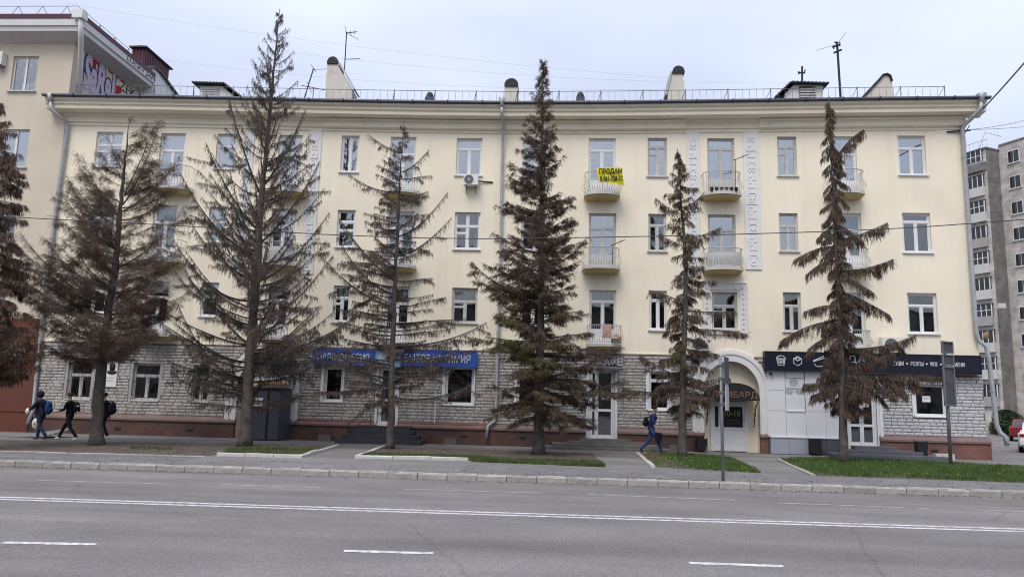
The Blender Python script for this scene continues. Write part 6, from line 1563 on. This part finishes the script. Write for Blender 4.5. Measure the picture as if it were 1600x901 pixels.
    if hood:
        m_ = MB(); m_.ell((c[0] - face * .0, c[1], c[2] - .02), (.135 * k, .125 * k, .15 * k), 14, 9); m_.build('hood', M[cl['top']], r, True)
    else:
        m_ = MB(); m_.ell((c[0] - face * .012, c[1], c[2] + .004), (.112 * k, .10 * k, .105 * k), 14, 8, 0, -.35); m_.build('hair', M[hairm], r, True)
    return r, P, hands
def backpack(P, face, label, f, z, material, stripe=False, w=.15, h=.22, d=.09, group=None):
    m_ = MB(); c = P(f, 0, z); m_.ell(c, (d, w, h), 12, 9); o = m_.build('backpack', M[material], None, True); tag(o, label, 'backpack', group)
    m_ = MB(); m_.ell((c[0] - face * d * .75, c[1], c[2] - h * .3), (d * .5, w * .7, h * .45), 10, 7); m_.build('pocket', M[material], o, True)
    if stripe:
        m_ = MB(); m_.box(c[0] - face * d * 1.02 - .03, c[0] - face * d * 1.02 + .03, c[1] - w * .8, c[1] + w * .8, c[2] + .05, c[2] + .09); m_.box(c[0] - face * d - .05, c[0] - face * d + .02, c[1] - w * .6, c[1] + w * .6, c[2] - .16, c[2] - .13); m_.build('white_stripe', M['paper'], o)
    m_ = MB()
    for s in (-1, 1): m_.tube([P(f + .06, s * .1, z + h * .8), P(f + .16, s * .11, z + h * 1.05), P(f + .24, s * .12, z + h * .3), P(f + .12, s * .12, z - h * .7)], .018, 5)
    m_.build('strap', M[material], o); return o
walk = dict(legL=((.22, .09, .52), (.36, .09, .10), (.52, .09, .045)), legR=((-.05, -.09, .50), (-.38, -.09, .16), (-.30, -.09, .035)))
# man in blue walking right with a phone at his ear
pose = dict(lean=.07, armL=((.02, .24, 1.16), (.12, .26, .93)), armR=((.22, -.22, 1.24), (.15, -.14, 1.53)), **walk)
r, P, hd = person((1018, 708.5), 1, 'man in blue shirt and jeans walking right with a phone at his ear', 1.78, pose, dict(top='c_blue', legs='c_jean', shoes='shoe_d', sleeve=.45), 'hair_black')
backpack(P, 1, 'black backpack worn by the man in the blue shirt', -.20, 1.16, 'c_black', h=.2, d=.10)
m_ = MB(); c = P(.11, -.11, 1.60); m_.box(c[0] - .035, c[0] + .035, c[1] - .006, c[1] + .006, c[2] - .07, c[2] + .07); tag(m_.build('phone', M['ink']), 'dark phone held to the ear of the man in blue', 'phone')
m_ = MB(); c = P(.22, .26, .62); m_.box(c[0] - .12, c[0] + .12, c[1] - .04, c[1] + .04, c[2] - .16, c[2] + .16); m_.tube([P(.12, .26, .76), P(.13, .26, .88), P(.16, .26, .76)], .012, 5); tag(m_.build('shoulder_bag', M['c_navy']), 'small dark bag carried low by the man in blue', 'bag')
# person in black walking left, looking at a phone
pose = dict(lean=.04, armL=((-.02, .24, 1.14), (.20, .20, 1.10)), armR=((.10, -.23, 1.13), (.33, -.14, 1.08)), legL=((.22, .09, .52), (.40, .09, .11), (.55, .09, .06)), legR=((-.10, -.09, .50), (-.40, -.09, .13), (-.26, -.09, .035)))
r, P, hd = person((105, 688), -1, 'person in black with brown hair and white trainers walking left looking at a phone', 1.72, pose, dict(top='c_black', legs='c_black', shoes='shoe_w', bulk=.98, hem=.82), 'hair')
backpack(P, -1, 'black backpack with white stripes on the person in white trainers', -.23, 1.20, 'c_black', True)
m_ = MB(); c = P(.42, -.10, 1.12); m_.box(c[0] - .05, c[0] + .05, c[1] - .04, c[1] + .04, c[2] - .006, c[2] + .006); tag(m_.build('phone', M['ink']), 'dark phone in the hand of the person in white trainers', 'phone')
# hooded person walking left with a white carrier bag
pose = dict(lean=.06, armL=((.06, .27, 1.14), (.22, .24, .90)), armR=((.16, -.25, 1.15), (.33, -.18, 1.08)), legL=((.08, .10, .50), (.10, .10, .09), (.25, .10, .04)), legR=((-.08, -.10, .50), (-.36, -.10, .15), (-.26, -.10, .05)))
r, P, hd = person((59, 687), -1, 'person in a dark hooded jacket and jeans walking left at the house corner', 1.74, pose, dict(top='c_char', legs='c_jean2', shoes='shoe_d', bulk=1.22, hem=.74), 'hair_black', hood=True)
backpack(P, -1, 'blue backpack worn by the hooded person at the left', -.27, 1.16, 'c_bag', h=.26, d=.11)
m_ = MB(); c = P(.30, .26, .58); m_.ell(c, (.17, .10, .22), 12, 9); m_.tube([c + [.05, 0, .18], P(.27, .25, .84), c + [-.05, 0, .18]], .012, 5); o = m_.build('carrier_bag', M['plastic'], None, True); tag(o, 'white plastic carrier bag held by the hooded person', 'bag')
m_ = MB(); m_.disc((c[0] - .02, c[1] - .098, c[2] - .02), .045, (0, 1, 0), .01, 12); m_.build('bag_print', M['orange'], o)
m_ = MB(); c = P(.36, -.2, 1.03); m_.ell(c, (.08, .07, .12), 10, 7); tag(m_.build('paper_bundle', M['paper'], None, True), 'white bundle held in front of the hooded person', 'bundle')
# person in navy half hidden by the trunk
pose = dict(lean=.05, armL=((-.06, .25, 1.14), (-.04, .26, .90)), armR=((.10, -.25, 1.13), (.16, -.24, .90)), legL=((.14, .09, .52), (.22, .09, .10), (.37, .09, .04)), legR=((-.04, -.09, .50), (-.24, -.09, .13), (-.12, -.09, .035)))
r, P, hd = person((160, 686), -1, 'person in a navy jacket mostly hidden behind the leftmost whole trunk', 1.74, pose, dict(top='c_navy', legs='c_black', shoes='shoe_w', bulk=1.14, hem=.78), 'hair_black')
backpack(P, -1, 'navy backpack showing right of the leftmost whole trunk', -.26, 1.18, 'c_navy', h=.27, d=.13)

# ================================================================ SPRUCES
def tree(label, trunk, rb, prof, n, rise, tw, needle, greens=(), explicit=(), seed=1, lens=(.6, 1.05), name='spruce_tree', redpatch=(), topbare=None, curve=(.35, .35)):
    R = np.random.default_rng(seed); base = gd(trunk[0][0], trunk[0][1], 0); Y = base[1]; sc = (Y + 31) / FOC
    r = empty(name, (base[0], Y, 0), label, 'tree', 'dead spruces along the pavement')
    T = [at(x, y, Y) for x, y in trunk]; T[0][2] = -.02
    # denser trunk line with slight wander
    tp = []; tr = []; total = T[-1][2] - T[0][2]
    zs_ = [t[2] for t in T]; xs_ = [t[0] for t in T]
    for z in np.linspace(T[0][2], T[-1][2], 46):
        f = (z - T[0][2]) / total
        tp.append(np.array([np.interp(z, zs_, xs_) + R.normal() * .012, Y + R.normal() * .012, z])); tr.append(max(.012, rb * sc * (1 - f) ** .85) * (1 + .42 * math.exp(-z / .25)))
    m_ = MB(); m_.tube(tp, tr, 14)
    v = np.array(m_.v); a = np.arctan2(v[:, 1] - Y, v[:, 0] - np.interp(v[:, 2], zs_, xs_)); bulge = 1 + .10 * np.sin(3 * a + v[:, 2] * 1.7) * np.exp(-np.maximum(v[:, 2], 0) / 1.2) + .05 * np.sin(7 * a + 5 * v[:, 2]) + R.normal(size=len(v)) * .02
    cx = np.interp(v[:, 2], zs_, xs_); v[:, 0] = cx + (v[:, 0] - cx) * bulge; v[:, 1] = Y + (v[:, 1] - Y) * bulge; m_.v = [tuple(p) for p in v]
    m_.build('trunk', M['bark'], r, True)
    py = np.array([p[0] for p in prof], float)[::-1]; Lp = np.array([p[1] for p in prof], float)[::-1]; Rp = np.array([p[2] for p in prof], float)[::-1]
    txs = np.array([t[0] for t in trunk]); tys = np.array([t[1] for t in trunk])
    mb_ = MB(); twq = []; ndq = []; ndm = []
    br = []
    ylo, yhi = py[0], py[-1]
    for i in range(n):
        u = (i + R.uniform(-.4, .4)) / n; y = ylo + (yhi - ylo) * min(1, max(0, u)) ** tw.get('dist', 1.0)
        y += R.uniform(-3, 3); az = R.uniform(0, 2 * math.pi)
        c, s = math.cos(az), math.sin(az); l, rt = np.interp(y, py, Lp), np.interp(y, py, Rp)
        reach = (rt if c > 0 else l) * c * c + (l + rt) / 2 * s * s
        Ln = reach * sc * R.uniform(*lens)
        x = np.interp(-y, -tys, txs); p0 = at(x, y, Y)
        d = np.array([c, s, 0]); rs = np.interp(y, *zip(*rise)) if isinstance(rise, (list, tuple)) else rise
        br.append((p0, d, Ln, rs * R.uniform(.75, 1.25), None))
    for (a, b, bend) in explicit:
        p0 = at(*a, Y); p1 = at(*b, Y + R.uniform(-.5, .2)); br.append((p0, None, np.linalg.norm(p1 - p0), bend, p1))
    q_ = [(*t_, 0) for t_ in br]
    while q_:
        p0, d, Ln, rs, p1, lev = q_.pop()
        if Ln < .12: Ln = .12
        s = np.linspace(0, 1, 9 if lev == 0 else 6)
        if p1 is None:
            k = curve[1] / (curve[0] + curve[1])
            z = Ln * rs * ((1 - k) * s + k * s * s); path = p0 + np.outer(s * Ln, d); path[:, 2] += z
            side = np.array([-d[1], d[0], 0]); path += np.outer(np.sin(s * R.uniform(2, 5) + R.uniform(0, 6)) * Ln * .04 * s, side); path[:, 2] += np.sin(s * R.uniform(3, 8) + R.uniform(0, 6)) * Ln * .018 * s
        else:
            path = p0 + np.outer(s, p1 - p0); path[:, 2] += -bend_(s) * rs * Ln; dd = p1 - p0; d = np.array([dd[0], dd[1], 0]); d = d / np.linalg.norm(d); side = np.array([-d[1], d[0], 0]); path[:, 2] += np.sin(s * R.uniform(3, 8) + R.uniform(0, 6)) * Ln * .012 * s
        r0 = (.006 + .0085 * Ln) * tw.get('limb', 1) * (1 if lev == 0 else .7); mb_.tube([p for p in path], list(r0 * (1 - .88 * s)), 5 if lev == 0 else 3, 0, False)
        if lev == 0 and Ln > .7:
            for _ in range(int(Ln * tw.get('sub', 2.2))):
                t_ = R.uniform(.2, .92); pp = np.array([np.interp(t_, s, path[:, i]) for i in range(3)]); a_ = R.choice([-1, 1]) * R.uniform(.35, 1.15); ca, sa = math.cos(a_), math.sin(a_)
                slope = (path[-1, 2] - path[0, 2]) / Ln
                q_.append((pp, np.array([d[0] * ca - d[1] * sa, d[0] * sa + d[1] * ca, 0]), Ln * R.uniform(.2, .45) * (1.1 - .6 * t_), slope * R.uniform(.2, .9) + R.uniform(*tw.get('subz', (-.35, .1))), None, 1))
        # side twigs on both flanks, hanging
        m = max(4, int(Ln / tw['gap'])); t = R.uniform(tw.get('bare', .12), 1, m * 2); t = t ** tw.get('tpow', .9)
        o = np.stack([np.interp(t, s, path[:, i]) for i in range(3)], 1)
        sg = np.where(R.random(m * 2) < .5, -1, 1)[:, None]; spread = R.uniform(.35, 1.1, (m * 2, 1))
        fw = d[None, :] * R.uniform(.3, .9, (m * 2, 1)); dr = fw + side[None, :] * sg * spread; dr[:, 2] += R.uniform(*tw['droop'], m * 2)
        dr /= np.linalg.norm(dr, axis=1)[:, None]
        ln = tw['len'] * R.uniform(.4, 1.15, m * 2) * np.clip(1.15 - t * .6, .3, 1) * min(1, .35 + Ln / 2.2)
        mid = o + dr * ln[:, None] * .55; d2 = dr.copy(); d2[:, 2] -= tw['sag']; d2 /= np.linalg.norm(d2, axis=1)[:, None]; end = mid + d2 * ln[:, None] * .5
        wv = np.cross(dr, R.normal(size=dr.shape)); wv /= np.linalg.norm(wv, axis=1)[:, None] + 1e-6; w = tw['tw'] * wv
        twq += [np.stack([o - w, o + w, mid + w * .7, mid - w * .7], 1), np.stack([mid - w * .7, mid + w * .7, end + w * .3, end - w * .3], 1)]
        # twiglets / dead needle shoots along the twigs and the branch itself
        k = tw['per']; idx = np.repeat(np.arange(m * 2), k); tt = R.uniform(0, 1, len(idx))[:, None]
        O_ = np.where(tt < .5, o[idx] + (mid - o)[idx] * tt * 2, mid[idx] + (end - mid)[idx] * (tt * 2 - 1))
        m3 = int(m * tw.get('along', 2)); t3 = R.uniform(.1, 1, m3); O3 = np.stack([np.interp(t3, s, path[:, i]) for i in range(3)], 1)
        O_ = np.concatenate([O_, O3]); D = R.normal(size=O_.shape) * tw['mess']; D[:, 2] -= tw['hang']; D[:len(idx)] += dr[idx] * .45; D /= np.linalg.norm(D, axis=1)[:, None] + 1e-6
        ll = tw['nl'] * R.uniform(.35, 1.25, (len(O_), 1)); wv = np.cross(D, R.normal(size=D.shape)); wv /= np.linalg.norm(wv, axis=1)[:, None] + 1e-6
        w = wv * tw['nw'] * R.uniform(.6, 1.3, (len(O_), 1)); Pm = O_ + D * ll * .45; En = O_ + D * ll + np.stack([np.zeros(len(O_)), np.zeros(len(O_)), -ll[:, 0] * .08], 1)
        ndq.append(np.stack([O_ - w * .6, Pm - w, En, Pm + w], 1))
        mi = np.where(R.random(len(O_)) < tw.get('redmix', .4), 1, 0)
        for (gx, gy, gr, pr) in greens:
            g = at(gx, gy, Y); q = np.hypot(O_[:, 0] - g[0], O_[:, 2] - g[2]) < gr * sc * R.uniform(.6, 1.1, len(O_)); mi = np.where(q & (R.random(len(O_)) < pr) & (O_[:, 1] < Y + .6), 2, mi)
        ndm.append(mi)
    mb_.build('branches', M['limb'], r, True, kind='stuff')
    cr = mesh_quads('twigs', np.concatenate(twq), [M['twig']], None, r, 'stuff')
    mesh_quads('crown', np.concatenate(ndq), [M[needle[0]], M[needle[1]], M['needle_green']], np.concatenate(ndm), r, 'stuff')
    return r
def bend_(s): return 4 * s * (1 - s)
FINE = dict(gap=.085, droop=(-.6, .5), sag=.4, len=.52, tw=.0042, per=9, mess=.65, hang=.4, nl=.18, nw=.0042, along=6, sub=3.2, subz=(-.3, .35), limb=.8)
SPARSE = dict(gap=.085, droop=(-2.6, -.7), sag=1.2, len=.32, tw=.005, per=5, mess=.36, hang=1.0, nl=.14, nw=.0052, along=13, sub=1.3, subz=(-.5, .0), limb=1.1)
DENSE = dict(gap=.085, droop=(-1.1, .2), sag=.75, len=.40, tw=.0052, per=10, mess=.65, hang=.65, nl=.12, nw=.0066, along=10, sub=3.4, subz=(-.5, .2))
HEAVY = dict(gap=.055, droop=(-2.4, -1.0), sag=1.6, len=.46, tw=.006, per=9, mess=.32, hang=1.2, nl=.20, nw=.0075, along=14, sub=1.6, subz=(-.7, -.2))
# 1 reddish feathery one
tree('reddish feathery dead spruce with a forked top, leftmost whole trunk', [(150, 696), (154, 620), (163, 530), (180, 420), (188, 330), (195, 250), (203, 183)], 9.5,
     [(578, 90, 80), (560, 125, 110), (535, 140, 120), (480, 135, 120), (430, 115, 110), (370, 85, 100), (310, 65, 85), (260, 45, 60), (220, 25, 38), (190, 8, 8)], 118, [(180, .9), (300, .7), (450, .55), (560, .45), (620, .4)], dict(FINE, redmix=.8, dist=.66), ('needle_grey', 'needle_red'), seed=3, curve=(.2, .5),
     explicit=[((165, 560), (62, 530), .12), ((170, 500), (20, 420), .10), ((176, 450), (72, 375), .12), ((185, 390), (95, 298), .1), ((190, 340), (128, 240), .1), ((192, 320), (250, 190), .12), ((196, 300), (240, 200), .05), ((192, 330), (285, 240), .1), ((180, 420), (285, 330), .1), ((172, 480), (262, 410), .1), ((172, 470), (30, 360), .12)])
# 2 tall grey one
tree('tallest bare grey spruce with upswept branches, its trunk in front of the metal porch', [(382, 698), (388, 600), (400, 440), (409, 300), (421, 180), (432, 70), (437, 14)], 9.3,
     [(640, 80, 80), (605, 120, 130), (570, 150, 165), (500, 140, 142), (450, 115, 115), (400, 105, 105), (330, 85, 90), (250, 62, 66), (180, 46, 50), (120, 34, 38), (70, 20, 22), (35, 9, 9), (20, 4, 4)], 190, [(20, .9), (150, .9), (300, .85), (450, .72), (540, .5), (640, .12)], dict(SPARSE, redmix=.25), ('needle_grey', 'needle_red'), seed=5, lens=(.75, 1.08), curve=(.12, .6),
     explicit=[((388, 470), (272, 372), .16), ((400, 400), (282, 270), .12), ((404, 360), (322, 220), .1), ((410, 310), (358, 155), .06), ((396, 500), (520, 400), .14), ((402, 440), (515, 330), .12), ((406, 380), (500, 250), .1), ((388, 575), (262, 560), .1), ((386, 590), (275, 470), .18), ((390, 560), (545, 500), .1), ((384, 610), (268, 580), .12), ((386, 615), (330, 597), .1), ((412, 290), (478, 170), .08)])
# 3 sparse one by the perfume shop
tree('thin sparse bare spruce with level branches in front of the blue signs', [(610, 702), (612, 600), (616, 480), (620, 380), (624, 290), (628, 230), (631, 192)], 5.8,
     [(650, 35, 40), (600, 95, 105), (550, 115, 125), (500, 105, 115), (440, 95, 85), (400, 85, 80), (350, 75, 80), (300, 50, 68), (260, 40, 50), (225, 25, 25), (198, 7, 7)], 115, [(190, .3), (300, .15), (450, .2), (600, .12), (650, .0)], dict(SPARSE, redmix=.4, sub=1.2), ('needle_grey', 'needle_red'), seed=8, lens=(.55, 1.05),
     explicit=[((624, 300), (545, 272), .1), ((621, 370), (700, 300), .12), ((620, 400), (706, 338), .12), ((617, 460), (528, 370), .14), ((616, 480), (500, 395), .1), ((618, 440), (530, 338), .08), ((615, 540), (760, 502), .08), ((614, 500), (520, 478), .05), ((613, 560), (745, 545), .06), ((613, 590), (490, 510), .14), ((613, 600), (488, 610), .05), ((613, 620), (560, 648), -.1), ((613, 620), (735, 598), .1), ((612, 600), (545, 560), .1), ((627, 240), (575, 210), .05), ((625, 270), (672, 232), .1)])
# 4 dense one in the middle
tree('densest dark brown spruce in the middle with a few green tufts', [(841, 711), (843, 600), (845, 450), (846, 300), (847, 180), (848, 96)], 8.2,
     [(655, 45, 45), (635, 85, 105), (600, 92, 115), (570, 100, 105), (520, 95, 85), (450, 98, 76), (400, 90, 66), (350, 78, 60), (300, 62, 52), (250, 48, 45), (200, 31, 30), (150, 19, 18), (118, 11, 10), (100, 4, 4)], 290, [(100, .8), (200, .6), (400, .38), (520, .15), (650, -.25)], dict(DENSE, redmix=.35), ('needle_brown', 'needle_red'), seed=12, lens=(.5, 1.0), greens=[(782, 532, 42, .85), (872, 562, 38, .5), (805, 560, 34, .5), (752, 415, 30, .35), (825, 600, 60, .28), (885, 520, 50, .2), (800, 470, 45, .22), (900, 620, 40, .2)],
     explicit=[((844, 460), (736, 408), .12), ((844, 470), (742, 432), .1), ((843, 540), (738, 525), .06), ((843, 600), (985, 610), .05), ((843, 590), (960, 540), .08), ((843, 620), (975, 590), .06), ((843, 630), (770, 600), .05), ((843, 640), (930, 655), .03), ((845, 420), (918, 370), .12)])
# 5 slim one by the arch
tree('slim ragged brown spruce left of the white arched entrance', [(1066, 715), (1067, 620), (1070, 500), (1072, 420), (1066, 330), (1061, 270), (1058, 232)], 6.5,
     [(650, 30, 30), (628, 54, 44), (600, 52, 56), (560, 40, 54), (520, 38, 60), (480, 36, 46), (440, 26, 36), (400, 26, 38), (365, 28, 26), (330, 30, 30), (300, 34, 36), (280, 26, 26), (262, 18, 18), (250, 5, 5), (240, 4, 4)], 165, [(235, .5), (300, .05), (400, -.05), (520, -.12), (640, -.2)], dict(DENSE, redmix=.35, droop=(-1.8, -.4), hang=1.0, mess=.4, sub=2.2, len=.44, nl=.16), ('needle_brown', 'needle_red'), seed=17, lens=(.5, 1.0), greens=[(1052, 555, 16, .6), (1100, 580, 14, .2)],
     explicit=[((1067, 610), (972, 606), .04), ((1069, 515), (1165, 522), -.04), ((1070, 485), (1150, 485), .03), ((1070, 372), (1128, 352), .08), ((1066, 335), (1024, 308), .05), ((1068, 385), (1028, 365), .0), ((1070, 440), (1118, 437), .03), ((1070, 475), (1012, 452), -.05), ((1066, 325), (1100, 300), .1), ((1067, 600), (1140, 590), .0), ((1067, 590), (1000, 552), .05)])
# 6 drooping one on the right
tree('drooping ragged spruce with shaggy hanging branches in front of the navy sign', [(1318, 724), (1316, 620), (1312, 520), (1308, 420), (1303, 320), (1298, 220), (1295, 150)], 6.3,
     [(640, 38, 38), (612, 50, 64), (585, 42, 58), (550, 30, 44), (520, 30, 30), (480, 26, 30), (440, 24, 26), (400, 24, 26), (370, 24, 26), (340, 24, 26), (300, 18, 26), (250, 17, 24), (200, 13, 19), (160, 8, 9)], 165, [(150, -.7), (300, -.8), (400, -.35), (520, -.2), (640, -.2)], dict(HEAVY, redmix=.3), ('needle_brown', 'needle_red'), seed=23, lens=(.5, 1.0), curve=(.6, .4),
     explicit=[((1302, 255), (1350, 202), -.1), ((1308, 375), (1387, 348), .04), ((1310, 425), (1396, 403), .05), ((1309, 385), (1240, 406), -.08), ((1310, 405), (1258, 430), -.08), ((1314, 500), (1218, 532), -.06), ((1316, 545), (1432, 522), .06), ((1316, 585), (1480, 590), -.02), ((1311, 455), (1390, 492), -.05), ((1310, 430), (1366, 458), -.06), ((1313, 478), (1256, 486), -.06), ((1316, 600), (1268, 622), -.08), ((1316, 610), (1415, 612), -.05), ((1316, 590), (1430, 600), -.03), ((1316, 575), (1398, 548), .02), ((1316, 605), (1255, 600), -.06), ((1314, 520), (1262, 545), -.06), ((1308, 350), (1340, 372), -.06), ((1309, 365), (1276, 372), -.08), ((1313, 460), (1350, 480), -.05)])
# 0 the one at the left edge
tree('shaggy reddish spruce cut off by the left edge', [(-16, 702), (-14, 600), (-11, 420), (-8, 260), (-5, 150)], 9.5,
     [(600, 50, 50), (560, 90, 90), (530, 80, 80), (480, 65, 55), (430, 65, 66), (370, 60, 60), (300, 55, 55), (250, 45, 46), (210, 36, 38), (180, 22, 25), (155, 4, 4)], 170, [(150, .2), (300, -.1), (450, -.2), (560, .25), (640, .2)], dict(DENSE, redmix=.75, hang=1.1, mess=.4, droop=(-1.8, -.4), nl=.18), ('needle_brown', 'needle_red'), seed=29, lens=(.55, 1.0))
